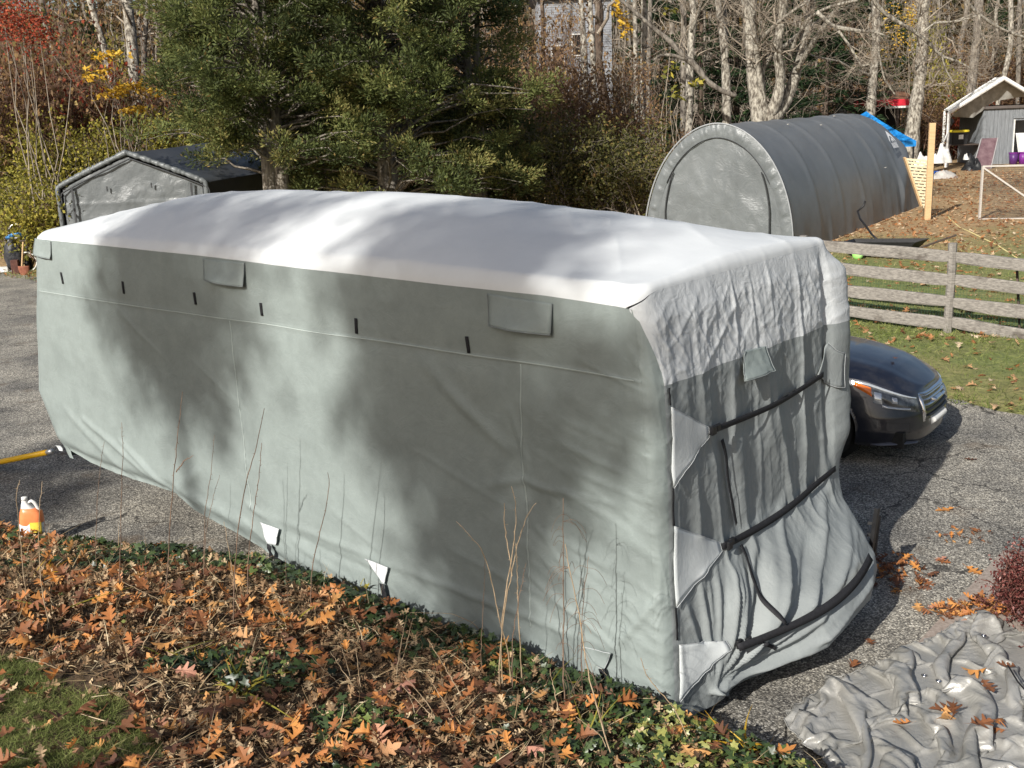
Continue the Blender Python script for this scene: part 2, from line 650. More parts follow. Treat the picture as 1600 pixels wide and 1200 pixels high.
def P2S(a): return ON_SIDE(*a)
_side_folds = [  # picture points of creases on the long side, width, height
    ((130, 655), (250, 758), .035, .030), ((185, 690), (268, 768), .03, .028), ((100, 640), (200, 745), .05, .02),
    ((60, 690), (270, 772), .04, -.02), ((310, 735), (275, 772), .05, .02), ((385, 790), (420, 812), .03, .02),
    ((290, 770), (420, 840), .05, .018), ((700, 610), (790, 700), .05, .018), ((660, 560), (740, 650), .06, .015),
    ((868, 688), (985, 742), .018, .014), ((880, 655), (985, 700), .016, .010), ((800, 752), (985, 792), .016, .012),
    ((815, 748), (870, 770), .02, .014), ((870, 760), (985, 830), .016, .012), ((860, 840), (985, 905), .02, .012),
    ((430, 810), (600, 880), .03, .014), ((610, 885), (950, 1015), .03, .018), ((520, 800), (600, 872), .02, .008),
    ((820, 900), (960, 1012), .02, .016), ((1030, 935), (962, 1012), .022, .028), ((985, 940), (958, 1012), .02, .014),
    ((700, 860), (900, 960), .025, .010), ((445, 830), (600, 905), .03, -.012), ((460, 850), (580, 930), .03, .012),
    ((885, 730), (1030, 790), .016, .012), ((900, 560), (1025, 620), .02, .007), ((640, 700), (800, 800), .02, .007),
    ((820, 800), (905, 925), .02, .008), ((300, 560), (380, 640), .02, .006), ((175, 470), (260, 560), .025, .008),
    ((800, 640), (830, 750), .03, .016), ((760, 760), (822, 748), .03, .012), ((985, 540), (1020, 600), .02, .01)]
SIDE_FOLDS = [(P2S(a), P2S(b), w, h) for a, b, w, h in _side_folds]


def side_disp(s, z):
    """outward displacement of the long side"""
    d = 0.020 * fbm(s * 0.55, z * 0.8, seed=21, oct=3)
    hang = sstep(2.4, 0.6, z)
    # soft vertical drape
    d = d + 0.010 * hang * vnoise(s * 1.5, z * 0.35, seed=22)
    for a, b, w, h in SIDE_FOLDS:
        dd, k = segdist(s, z, a, b)
        d = d + h * np.exp(-(dd / w) ** 2) * (0.35 + 0.65 * np.sin(PI * np.clip(k * 0.9 + 0.05, 0, 1)))
    # diagonal drag lines towards the near bottom corner
    ang = 0.42
    u = s * math.cos(ang) + z * math.sin(ang)
    v = -s * math.sin(ang) + z * math.cos(ang)
    m1 = sstep(2.0, 0.1, s) * sstep(2.5, 1.9, z)
    d = d + 0.0085 * m1 * (ridge(u * 1.6, v * 11, seed=23, oct=2, p=3) - 0.6)
    m2 = sstep(0.95, 0.45, z)
    d = d + 0.010 * m2 * (ridge(u * 1.0, v * 7, seed=24, oct=2, p=2.5) - 0.6)
    # crinkled strip beside the corner
    m3 = sstep(0.24, 0.16, s)
    d = d + 0.006 * m3 * (ridge(s * 9, z * 5, seed=25, oct=3) - 0.8) + 0.012 * m3
    # seams: raised tape lines
    zs = 2.43 + 0.012 * vnoise(s * 1.3, 0, seed=26)
    d = d + 0.005 * np.exp(-((z - zs) / 0.012) ** 2) - 0.012 * np.exp(-((z - zs) / 0.10) ** 2) * (0.5 + 0.5 * vnoise(s * 2.2, 1, seed=27))
    for sc, zt in ((4.18, 2.43), (1.03, 2.43)):
        wob = 0.012 * vnoise(0, z * 3, seed=28)
        m = (z < zt)
        d = d + m * (0.006 * np.exp(-((s - sc - wob) / 0.010) ** 2) - 0.014 * np.exp(-((s - sc - wob) / 0.07) ** 2) * (0.55 + 0.45 * vnoise(1, z * 7, seed=29)))
    # pull in at the hem
    d = d - 0.05 * sstep(0.16, 0.0, z - hem(s)) * (z < 1.2)
    # fine wrinkling everywhere
    d = d + 0.0022 * (ridge(s * 5, z * 5, seed=30, oct=3) - 0.9)
    return d


def bulge(t, z):
    """how far the near end stands out over the tongue (towards -s)"""
    x = np.clip(t / TW, 0, 1.1)
    top = 1.32 - 0.12 * x
    along = np.interp(x, [0, .12, .25, .5, .8, .95, 1.0, 1.1], [0.0, 0.06, .22, .50, .50, .40, .32, .25])
    g = sstep(top, 0.36, z)
    under = 1 - 0.42 * sstep(0.50, 0.10, z) ** 1.3
    return along * g * under


_KN = ON_END(1143, 1072, -0.35)
_RAYS = [(ON_END(x_, y_, o_), w_, h_) for x_, y_, o_, w_, h_ in ((1345, 800, -.35, .035, .045), (1350, 850, -.35, .03, .035), (1318, 760, -.25, .03, .035), (1262, 770, -.25, .035, .040), (1222, 850, -.35, .03, .035), (1190, 900, -.4, .025, .035),
    (1340, 905, -.4, .03, .035), (1300, 965, -.5, .03, .04), (1262, 1010, -.5, .03, .03), (1160, 880, -.3, .025, .03), (1125, 905, -.25, .022, .03), (1095, 940, -.2, .022, .03), (1300, 850, -.45, .025, -.03), (1240, 900, -.45, .025, -.03), (1285, 915, -.5, .02, .02))]


def end_disp(t, z):
    up = sstep(2.0, 2.6, z)
    low = sstep(1.15, 0.8, z)
    mid = 1 - low
    # hanging pleats
    tw = t + 0.05 * vnoise(t * 2, z * 0.9, seed=41) + 0.10 * (z - 1.6) * 0.25
    d = (0.036 - 0.022 * up) * mid * (ridge(tw * 3.3, z * 0.40, seed=42, p=3.0) - 0.5)
    d = d + 0.011 * mid * (ridge(tw * 8.0, z * 1.0, seed=43, oct=2, p=2.0) - 0.8)
    # storage creases in the pale band and everywhere
    u = t * 0.8 + z * 0.6
    v = -t * 0.6 + z * 0.8
    d = d + 0.0060 * (0.6 + 0.7 * up) * (ridge(u * 3.2, v * 8.0, seed=44, oct=2, p=4.0) - 0.4)
    d = d + 0.0050 * (0.6 + 0.7 * up) * (ridge(u * 9.0, v * 3.5, seed=45, oct=2, p=4.0) - 0.4)
    d = d + 0.0022 * (ridge(t * 10.0, z * 10.0, seed=46, oct=3, p=2.5) - 0.7)
    # folds radiating from the gathered point at the bottom
    dt, dz = t - _KN[0] - 0.05, z - _KN[1] + 0.16
    th = np.arctan2(dz, dt)
    r = np.hypot(dt, dz)
    n1, n2 = vnoise(th * 5.2, r * 0.35, seed=47), vnoise(th * 11, r * 0.6, seed=48)
    fan = (1 - n1 * n1) ** 5 * sstep(0.05, 0.45, r) + 0.40 * (1 - n2 * n2) ** 4 * sstep(0.40, 0.8, r)
    d = d + low * sstep(0.0, 0.35, r) * sstep(0.10, 0.75, t) * 0.080 * (fan - 0.75) * np.clip(1.3 - 0.35 * r, 0.3, 1.2)
    for q_, w_, h_ in _RAYS:
        dd, k = segdist(t, z, (_KN[0] + 0.05, _KN[1] - 0.10), q_)
        wk = w_ * (0.45 + 0.9 * k)
        d = d + h_ * np.exp(-(dd / wk) ** 2) * np.sin(PI * np.clip(0.06 + 0.9 * k, 0, 1)) ** 0.7
    # puckering below the two upper straps
    d = d + 0.012 * np.exp(-((z - 1.88) / 0.09) ** 2) * (ridge(t * 9, z * 1.2, seed=49, p=2) - 1.0)
    d = d + 0.03 * mid * np.exp(-((t - 1.02 + 0.1 * (z - 1.5)) / 0.09) ** 2) * sstep(2.5, 2.0, z)
    # sleeve of cloth standing out beside the far corner
    d = d + 0.13 * np.exp(-((t - TW + 0.02) / 0.075) ** 2) * sstep(1.15, 1.5, z) * sstep(3.02, 2.75, z)
    d = d - 0.035 * np.exp(-((t - TW + 0.22) / 0.05) ** 2) * sstep(1.1, 1.4, z)
    return d * (0.12 + 0.88 * sstep(2.99, 2.74, z))


CR = 0.09


def shell(u, z):
    """near end and its two corners; u runs from -0.25 (on the long side) over t to past the far corner"""
    s0 = s_near(z)
    t = u
    # rounded corner at t = 0 and t = TW
    ang0 = np.clip((u + 0.0) / 0.14, 0, 1) * PI / 2           # u 0..0.14 : corner arc
    on_side = u < 0
    tt_ = np.where(on_side, 0.0, np.where(u < 0.14, CR - CR * np.cos(ang0), CR + (u - 0.14) * (TW - 2 * CR) / (TW - 0.28)))
    sx_ = np.where(on_side, s0 + CR - u, np.where(u < 0.14, s0 + CR - CR * np.sin(ang0), s0))
    nu_s = np.where(on_side, 0.0, np.where(u < 0.14, -np.sin(ang0), -1.0))
    nu_t = np.where(on_side, -1.0, np.where(u < 0.14, -np.cos(ang0), 0.0))
    a2 = np.clip((u - (TW - 0.14)) / 0.14, 0, 1) * PI / 2
    far = u > TW - 0.14
    tt_ = np.where(far, TW - CR + CR * np.sin(a2), tt_)
    sx_ = np.where(far, s0 + CR - CR * np.cos(a2), sx_)
    nu_s = np.where(far, -np.cos(a2), nu_s)
    nu_t = np.where(far, np.sin(a2), nu_t)
    past = u > TW
    sx_ = np.where(past, s0 + CR + (u - TW), sx_)
    # tongue bulge
    b = bulge(tt_, z) * np.where(past, np.clip(1 - (u - TW) / 0.5, 0, 1), 1) * sstep(-0.02, 0.3, u)
    sx_ = sx_ - b
    # far side flares a little
    tt_ = tt_ + np.where(far, 0.09 * sstep(0, 1, a2) * sstep(0.9, 1.3, z) * sstep(3.0, 2.7, z), 0)
    wE = sstep(-0.02, 0.12, u)
    de = end_disp(np.maximum(u, 0), z)
    ds = side_disp(np.maximum(sx_, -0.1), z)
    d = de * wE + ds * (1 - wE)
    return sx_ + nu_s * d, tt_ + nu_t * d


SEAM_Z = lambda s: np.interp(s, [-.3, .0, .15, .8, 2.3, 4.4, 7.4], [2.85, 2.86, 2.875, 2.90, 2.91, 2.95, 2.97])

# long side ---------------------------------------------------------
def side_nodes():
    base = np.arange(0.0, 7.35, 0.022)
    ex = []
    for c in (4.18, 1.03):
        ex += list(c + np.linspace(-0.04, 0.04, 13))
    a = np.unique(np.round(np.concatenate([base, ex]), 4))
    return a / 7.35


A = side_nodes()
zz0 = np.unique(np.round(np.concatenate([np.linspace(0, 1, 125), (2.43 + np.linspace(-.04, .04, 13)) / 2.9]), 4))
Ag, Bg = np.meshgrid(A, zz0, indexing='ij')
Sg = Ag * 7.35
for _ in range(2):
    hz = hem(Sg)
    Zg = hz + Bg * (SEAM_Z(Sg) - hz)
    Sg = (s_near(Zg) + CR) + Ag * (s_left(Zg) - 0.12 - s_near(Zg) - CR)
# long drape sag of the hem line at the left
dS = side_disp(Sg, Zg)
Tg = -dS
tput('side_panel', mesh_np('side_panel', TA(Sg, Tg, Zg), gridF(*Sg.shape)), FAB_SIDE)
# tucked hem, inward
P0 = TA(Sg[:, 0], Tg[:, 0], Zg[:, 0])
P1 = TA(Sg[:, 0], Tg[:, 0] + 0.05, Zg[:, 0] - 0.025)
P2 = TA(Sg[:, 0], Tg[:, 0] + 0.28, Zg[:, 0] + 0.03)
tput('hem', mesh_np('hem', np.stack([P0, P1, P2], 1), gridF(len(P0), 3)[:, ::-1]), FAB_SIDE)

# near end ----------------------------------------------------------
BAND_Z = lambda u: 2.40 - 0.02 * u + 0.004 * np.sin(u * 9)
HEM_E = lambda u: np.interp(u, [-.3, 0, .15, .35, .6, .9, 1.3, 1.9, 2.45, 2.9], [.12, .12, .12, .10, .10, .14, .20, .26, .30, .34])


def zone(name, ua, ub, za, zb, mat, du=0.011, dz=0.013):
    """patch of the near end shell between two heights (functions of u)"""
    us = np.arange(ua, ub + 1e-6, du)
    nz = max(3, int(max(np.max(zb(us) - za(us)), 0.05) / dz))
    U, B = np.meshgrid(us, np.linspace(0, 1, nz), indexing='ij')
    Z = za(U) + B * (zb(U) - za(U))
    S_, T_ = shell(U, Z)
    return tput(name, mesh_np(name, TA(S_, T_, Z), gridF(*U.shape)[:, ::-1]), mat)


CB = lambda u: np.interp(u, [-.02, .02, .115], [2.86, 2.80, 2.48])
zone('corner_strip', -0.02, 0.116, HEM_E, CB, FAB_SIDE, 0.008)
zone('end_panel', 0.115, TW + 0.35, HEM_E, BAND_Z, FAB_END)
TOPZ = lambda u: np.interp(u, [-.02, .12, .2], [2.875, 2.95, 2.965])
zone('end_upper_panel', 0.115, TW + 0.35, BAND_Z, TOPZ, FAB_BAND, dz=0.011)
zone('corner_upper_panel', -0.02, 0.116, CB, TOPZ, FAB_BAND, 0.008)
# gathered underside of the end
us = np.arange(0.0, TW, 0.03)
S_, T_ = shell(us, HEM_E(us))
P0 = TA(S_, T_, HEM_E(us)); P1 = TA(S_ + 0.10, T_, HEM_E(us) - 0.02); P2 = TA(S_ * 0.2 + 0.7, T_, HEM_E(us) + 0.12)
tput('end_hem', mesh_np('end_hem', np.stack([P0, P1, P2], 1), gridF(len(us), 3)), FAB_END)

# hidden left end and far side, plain but closed
zz = np.linspace(0.6, 2.93, 60)
us = np.linspace(0, 1, 80)
U, Z = np.meshgrid(us, zz, indexing='ij')
ang = np.clip(U / 0.06, 0, 1) * PI / 2
sl = s_left(Z)
Sx = np.where(U < 0.06, sl - 0.12 + 0.12 * np.sin(ang), sl)
Tx = np.where(U < 0.06, 0.12 - 0.12 * np.cos(ang), 0.12 + (U - 0.06) / 0.94 * (TW - 0.12))
Sx = Sx + 0.02 * vnoise(Tx * 3, Z * 2, seed=61) * sstep(0.0, 0.2, U) - 0.0
d0 = side_disp(sl - 0.12, Z) * (1 - sstep(0, 0.06, U))
Tx = Tx - d0
tput('rear_panel', mesh_np('rear_panel', TA(Sx, Tx, Z), gridF(*U.shape)), FAB_SIDE)
U, Z = np.meshgrid(np.linspace(0.2, 7.56, 120), np.linspace(0.45, 2.93, 40), indexing='ij')
Tx = TW + 0.05 * sstep(0.9, 1.3, Z) + 0.02 * fbm(U, Z, seed=62)
tput('far_side_panel', mesh_np('far_side_panel', TA(np.minimum(U, s_left(Z)), Tx, Z), gridF(*U.shape)), FAB_SIDE)

# top ---------------------------------------------------------------
def roof_z(s, t):
    x = np.clip(t / TW, 0, 1)
    long_ = np.interp(s, [-.2, .3, .8, 1.5, 2.4, 3.3, 5.2, 6.2, 6.9, 7.5], [.03, .09, .19, .28, .35, .385, .385, .33, .23, .10])
    dome = np.sin(PI * x) ** 0.85
    z = 3.0 + long_ * dome
    z = z + 0.005 * fbm(s * 0.9, t * 0.9, seed=51) + 0.010 * vnoise(s * 0.7 + t * 1.6, t * 0.5 - s * 0.2, seed=52) * 0.8
    z = z + 0.006 * (ridge(s * 0.9 + t * 0.7, s * 2.6 - t * 2.0, seed=53, p=2.5) - 0.5) * 1.5
    return z


NP_ = 420
# perimeter in plan at the top: long side, near end, far side, left end
per = []
zt = 2.93
k1 = np.linspace(7.28, 0.24, 230)
per += [(s_, -float(side_disp(np.array(s_), SEAM_Z(s_)))) for s_ in k1]
zper = [float(SEAM_Z(s_)) for s_ in k1]
k2 = np.arange(-0.02, TW + 0.2, 0.022)
a_, b_ = shell(k2, np.full(len(k2), 2.965))
per += list(zip(a_, b_)); zper += list(np.interp(k2, [-.02, .12, .2], [2.875, 2.95, 2.965]))
k3 = np.linspace(0.35, 7.2, 90)
per += [(s_, TW + 0.05) for s_ in k3]; zper += [2.93] * len(k3)
k4 = np.linspace(TW - 0.05, 0.12, 50)
per += [(7.42, t_) for t_ in k4]; zper += [2.95] * len(k4)
per += [(7.38, 0.05), (7.33, 0.01)]; zper += [2.965, 2.97]
per = np.array(per); zper = np.array(zper)
spine = np.stack([np.clip(per[:, 0], 1.2, 6.3), np.full(len(per), TW / 2)], 1)
vec = spine - per
L = np.linalg.norm(vec, axis=1)
RB = 0.06
rings = [0.0, 0.004, 0.012, 0.025, 0.042, 0.06] + list(np.linspace(0.06, 1.0, 46)[1:] * 1.0)
Pt = np.zeros((len(per), len(rings), 3))
for j, rr in enumerate(rings):
    if rr <= RB:
        q = per + vec / L[:, None] * rr
        f = rr / RB
        prof = math.sqrt(max(0, 1 - (1 - f) ** 2))
        z = zper + (roof_z(q[:, 0], q[:, 1]) - zper) * (0.25 * f + 0.75 * prof)
    else:
        f = (rr - RB) / (1 - RB)
        a0 = per + vec / L[:, None] * RB
        q = a0 + (spine - a0) * f
        z = roof_z(q[:, 0], q[:, 1])
    Pt[:, j] = TA(q[:, 0], q[:, 1], z)
tput('cover_top', mesh_np('cover_top', Pt, gridF(len(per), len(rings), True)), FAB_TOP)


# strips lying on the cloth -----------------------------------------
def on_side_surface(s, z, off):
    return TA(s, -(side_disp(np.asarray(s, float), np.asarray(z, float)) + off), z)


def t_to_u(t):
    return 0.14 + (np.asarray(t, float) - CR) * (TW - 0.28) / (TW - 2 * CR)


def on_end_surface(t, z, off):
    u = t_to_u(t)
    s_, t_ = shell(u, np.asarray(z, float))
    return TA(s_ - off, t_, z)


def end_at(px, py):
    """(t, z) on the real end surface for a line of sight"""
    off = 0.0
    for _ in range(14):
        t, z = ON_END(px, py, off)
        s_, _t = shell(t_to_u(np.array([min(max(t, 0.1), TW)])), np.array([z]))
        off = 0.5 * off + 0.5 * float(s_[0])
    return t, z


def strip(name, pts, width, mat, surf, off=0.006, n=24, parent=None, thick=0.003, smoothd=True, soft=0):
    """flat band along pts [(a, z)...] on a surface"""
    pts = np.array(pts, float)
    seg = np.concatenate([[0], np.cumsum(np.hypot(*np.diff(pts, axis=0).T))])
    k = np.linspace(0, seg[-1], n)
    x = np.interp(k, seg, pts[:, 0]); z = np.interp(k, seg, pts[:, 1])
    dx, dz = np.gradient(x), np.gradient(z)
    l = np.hypot(dx, dz) + 1e-9
    nx, nz = -dz / l, dx / l
    w = np.array([-0.5, 0, 0.5]) * width
    Xg = x[:, None] + nx[:, None] * w; Zg_ = z[:, None] + nz[:, None] * w
    P = surf(Xg, Zg_, off)
    if smoothd:   # webbing bridges the small folds
        base = surf(Xg, Zg_, 0.0)
        for _ in range(60):
            P[1:-1] = 0.5 * P[1:-1] + 0.25 * (P[:-2] + P[2:])
    for _ in range(soft):
        P[1:-1] = 0.5 * P[1:-1] + 0.25 * (P[:-2] + P[2:])
    nrm = np.array((-EX, -EY, 0)) if surf is on_end_surface else np.array((-NX, -NY, 0))
    if smoothd:
        gap = ((P - base) @ nrm).min(axis=0)
        need = np.maximum(0, 0.003 - gap.min())
        P = P + nrm * min(need, 0.075)
    mb = MB(); mb.slab(P, thick, nrm)
    return tput(name, mb.mesh(name, True), mat, parent)


# hanging loops on the long side
for a, b in (((98, 425), (101, 443)), ((196, 439), (198, 458)), ((307, 456), (310, 475)), ((409, 473), (411, 493)), ((557, 497), (558, 521)), ((732, 525), (734, 551))):
    strip('hanging_loop', [ON_SIDE(*a), ON_SIDE(*b)], 0.026, WEB, on_side_surface, 0.010, 6, thick=0.006, smoothd=False)


def flap(name, corners, mat, surf, lift=0.07, n=14, parent=None, wr=0.006, seed=0):
    """cloth flap; corners (a,z): top left, top right, bottom right, bottom left; bottom edge stands off"""
    c = np.array(corners, float)
    U, V = np.meshgrid(np.linspace(0, 1, n), np.linspace(0, 1, n), indexing='ij')
    X = (c[0, 0] * (1 - U) + c[1, 0] * U) * (1 - V) + (c[3, 0] * (1 - U) + c[2, 0] * U) * V
    Z = (c[0, 1] * (1 - U) + c[1, 1] * U) * (1 - V) + (c[3, 1] * (1 - U) + c[2, 1] * U) * V
    off = 0.008 + lift * V ** 1.4 * (1 - 0.55 * np.abs(2 * U - 1) ** 2) + wr * V * vnoise(U * 5 + seed, V * 3, seed=seed)
    P = surf(X, Z, off)
    nrm = np.array((-EX, -EY, 0)) if surf is on_end_surface else np.array((-NX, -NY, 0))
    mb = MB(); mb.slab(P, 0.004, nrm)
    o = tput(name, mb.mesh(name, True), mat, parent)
    # piping round the flap
    ring = np.concatenate([P[0, :], P[1:, -1], P[-1, -2::-1]])
    m2 = MB(); m2.tube(ring, 0.004, 4)
    me2 = m2.mesh('piping', True); me2.transform(TINV)
    put('piping', me2, HEMPIPE, o)
    return o


for k, q in enumerate([((57, 372), (82, 377), (84, 404), (56, 397)), ((320, 404), (384, 410), (387, 447), (326, 436)), ((764, 458), (865, 474), (866, 522), (772, 507))]):
    flap('vent_flap', [ON_SIDE(*a) for a in q], FAB_SIDE, on_side_surface, 0.07 if k else 0.03, seed=k)
flap('vent_flap', [end_at(*a) for a in ((1163, 548), (1196, 541), (1201, 578), (1152, 594))], FAB_SIDE, on_end_surface, 0.09, seed=9)


def patch(name, poly, mat, surf, off=0.012, parent=None, cen=None, n=14):
    """pale reinforcement patch: polygon fan-gridded on the surface"""
    p = np.array(poly, float)
    # quad/triangle via bilinear on 4 corners
    if len(p) == 3:
        p = np.array([p[0], p[1], p[1], p[2]])
    U, V = np.meshgrid(np.linspace(0, 1, n), np.linspace(0, 1, n), indexing='ij')
    X = (p[0, 0] * (1 - U) + p[1, 0] * U) * (1 - V) + (p[3, 0] * (1 - U) + p[2, 0] * U) * V
    Z = (p[0, 1] * (1 - U) + p[1, 1] * U) * (1 - V) + (p[3, 1] * (1 - U) + p[2, 1] * U) * V
    P = surf(X, Z, off)
    for _ in range(12):
        P[1:-1, 1:-1] = 0.4 * P[1:-1, 1:-1] + 0.15 * (P[:-2, 1:-1] + P[2:, 1:-1] + P[1:-1, :-2] + P[1:-1, 2:])
    nrm = np.array((-EX, -EY, 0)) if surf is on_end_surface else np.array((-NX, -NY, 0))
    mb = MB(); mb.slab(P, 0.004, nrm)
    o = tput(name, mb.mesh(name, True), mat, parent)
    ring = np.concatenate([P[:, 0], P[-1, 1:], P[-2::-1, -1]]) + nrm * 0.003
    m2 = MB(); m2.tube(ring, 0.002, 4)
    me2 = m2.mesh('piping', True); me2.transform(TINV)
    put('piping', me2, FAB_BAND, o)
    return o


PATCH = mat_fabric('pale_patch_fabric', (0.56, 0.59, 0.59), (0.64, 0.67, 0.67), crinkle=0.2, sc=4.0)
e_ = end_at
patch('corner_patch', [(0.09, ON_END(1027, 634)[1]), e_(1102, 666), e_(1104, 682), (0.09, ON_END(1032, 757)[1])], PATCH, on_end_surface, 0.020)
patch('corner_patch', [(0.09, ON_END(1034, 815)[1]), e_(1120, 846), e_(1124, 860), (0.09, ON_END(1040, 936)[1])], PATCH, on_end_surface, 0.020)
patch('corner_patch', [(0.10, ON_END(1042, 992)[1]), e_(1130, 1000), e_(1138, 1014), (0.09, ON_END(1045, 1076)[1])], PATCH, on_end_surface, 0.020)
# flap of the far corner above the first strap
patch('corner_patch', [e_(1290, 535), (TW - 0.04, ON_END(1300, 550)[1]), (TW - 0.04, ON_END(1299, 602)[1]), e_(1274, 585)], FAB_END, on_end_surface, 0.02)


def strap(a, b, sag, w, n=40):
    pa, pb = np.array(e_(*a)), np.array(e_(*b))
    k = np.linspace(0, 1, 10)
    pts = [(pa[0] + (pb[0] - pa[0]) * q, pa[1] + (pb[1] - pa[1]) * q - sag * math.sin(PI * q)) for q in k]
    st = strip('strap', pts, w, WEB, on_end_surface, 0.014, n, thick=0.004)
    # buckle
    d = (pb - pa) / np.linalg.norm(pb - pa)
    for j, (off_, sz) in enumerate(((0.045, 0.062), (0.115, 0.05))):
        c = pa + d * off_
        P = on_end_surface(np.array([[c[0]]]), np.array([[c[1]]]), 0.035)[0, 0]
        ang = math.atan2(d[1], d[0])
        R = np.stack([np.array((NX * math.cos(ang), NY * math.cos(ang), math.sin(ang))), np.array((-EX, -EY, 0.0)), np.cross(np.array((NX * math.cos(ang), NY * math.cos(ang), math.sin(ang))), np.array((-EX, -EY, 0.0)))], 1)
        mb = MB(); mb.bbox(P, (0.055, 0.022, sz), R, 0.005)
        me_ = mb.mesh('buckle'); me_.transform(TINV)
        put('buckle', me_, BLACKPL, st)
    return st


strap((1103, 674), (1281, 584), 0.05, 0.042)
strap((1124, 853), (1301, 731), 0.05, 0.045)
strap((1138, 1007), (1345, 866), 0.02, 0.05)


def tail(pts, w=0.032):
    P = np.array([end_at(*q) for q in pts])
    o = strip('strap_tail', P, w, WEB, on_end_surface, 0.030, 30, thick=0.003, smoothd=False, soft=14)
    return o


tail([(1122, 686), (1131, 716), (1129, 736), (1134, 760), (1140, 790), (1145, 818)])
tail([(1152, 850), (1163, 872), (1168, 900), (1180, 935), (1196, 955), (1206, 968)])
tail([(1166, 1000), (1180, 1001), (1194, 1004), (1206, 1012)], 0.026)
# black strips stand in for shade in the corner slits between the patches
for q in (((1032, 757), (1034, 815)), ((1040, 938), (1037, 962), (1042, 985)), ((1025, 606), (1027, 632))):
    P = [(0.095, ON_END(*x)[1]) for x in q]
    strip('corner_slit', P, 0.016, WEB, on_end_surface, 0.012, 10, smoothd=False)

SEAM_HI = mat_fabric('seam_highlight', (0.33, 0.38, 0.365), (0.38, 0.43, 0.41), crinkle=0.2)  # seam strips coloured paler than the cloth to paint in their highlight
strip('seam', [(s_, 2.43 + 0.012 * float(vnoise(s_ * 1.3, 0, seed=26))) for s_ in np.linspace(0.1, 7.4, 120)], 0.009, SEAM_HI, on_side_surface, 0.001, 400, thick=0.001, smoothd=False)
for sc in (4.18, 1.03):
    strip('seam', [(sc + 0.012 * float(vnoise(0, z_ * 3, seed=28)), z_) for z_ in np.linspace(2.42, 0.5, 60)], 0.010, SEAM_HI, on_side_surface, 0.001, 160, thick=0.001, smoothd=False)
# white tabs along the hem with hold-down straps
for q, st_ in ((((409, 815), (440, 825), (434, 850), (421, 847)), ((427, 849), (420, 884))), (((573, 872), (608, 886), (602, 912), (597, 908)), ((600, 910), (607, 952))),
               (((912, 1010), (958, 1018), (946, 1044), (935, 1040)), ((944, 1042), (950, 1062)))):
    patch('hem_tab', [ON_SIDE(*a) for a in q], FAB_TOP if q[0][0] < 900 else FAB_SIDE, on_side_surface, 0.03)
    a, b = ON_SIDE(*st_[0]), ON_SIDE(*st_[1])
    strip('hem_strap', [a, b, (b[0], b[1] - 0.15)], 0.05, WEB, on_side_surface, 0.05, 8, thick=0.004, smoothd=False)
patch('hem_tab', [ON_SIDE(82, 697), ON_SIDE(91, 698), ON_SIDE(93, 706), ON_SIDE(88, 705)], FAB_TOP, on_side_surface, 0.04)

# dark chassis below the cloth
mb = MB()
for t_ in (0.45, 2.1):
    mb.beam(T(0.3, t_, 0.42), T(6.9, t_, 0.5), 0.06, 0.14)
for s_ in np.arange(0.6, 7.0, 0.9):
    mb.beam(T(s_, 0.4, 0.46), T(s_, 2.2, 0.46), 0.05, 0.08)
me_ = mb.mesh('chassis'); tput('chassis', me_, M('chassis_steel', (0.015, 0.014, 0.013), (0.03, 0.027, 0.024), 8, 0.7))
mb = MB()
for t_ in (0.25, 2.35):
    for s_ in (3.0, 3.85):
        R = np.stack([np.array((EX, EY, 0)), np.array((0, 0, 1.0)), np.array((NX, NY, 0))], 1)
        mm_ = MB(); mm_.lathe([(0.0, -.1), (.2, -.1), (.32, -.09), (.345, -.05), (.345, .05), (.32, .09), (.2, .1), (0, .1)], T(s_, t_, 0.345), 24, R)
        tput('wheel', mm_.mesh('wheel', True), M('tyre_rubber', (0.012, 0.012, 0.012), (0.02, 0.02, 0.02), 20, 0.8))
# folding entry step frame sticking out beyond the far corner
mb = MB()
c = [AT(1353, 792, 0), ]
st_p = [T(-0.30, 2.83, 0.93), T(-0.42, 2.86, 0.93)]
for z_ in (0.40, 0.50, 0.60, 0.70):
    mb.beam(T(-0.34, 2.72, z_), T(-0.28, 2.93, z_ - 0.03), 0.05, 0.025)
mb.beam(T(-0.38, 2.74, 0.84), T(-0.32, 2.74, 0.22), 0.05, 0.03)
mb.beam(T(-0.32, 2.93, 0.70), T(-0.28, 2.94, 0.24), 0.03, 0.03)
tput('entry_step', mb.mesh('entry_step'), BLACKPL)
# rear bumper and ladder foot at the left end
mb = MB()
ALU = M('weathered_aluminium', (0.22, 0.22, 0.22), (0.34, 0.34, 0.33), 12, 0.5, metal=0.4)
for k in range(3):
    z_ = 0.98 - 0.075 * k
    mb.bbox(T(7.95, 0.75 + 0.02 * k, z_), (0.52, 0.12, 0.06), math.atan2(EY, EX), 0.008)
tput('rear_bumper', mb.mesh('rear_bumper'), ALU)
mb = MB()
mb.beam(T(8.22, 0.72, 1.04), T(8.22, 0.74, 0.70), 0.05, 0.07)
tput('bumper_foot', MB().beam(T(7.93, 0.45, 0.80), T(7.85, 0.45, 0.50), 0.05, 0.05).mesh('bumper_foot'), BLACKPL)
tput('bumper_bracket', mb.mesh('bumper_bracket'), BLACKPL)
# ================================================================== fence
def plane_z(px, py, P, d):
    """point where a line of sight meets the upright plane through P along d"""
    r = sight(px, py)
    nx, ny = -d[1], d[0]
    k = (P[0] * nx + P[1] * ny) / (r[0] * nx + r[1] * ny)
    return np.array([r[0] * k, r[1] * k, CAM_H + r[2] * k])


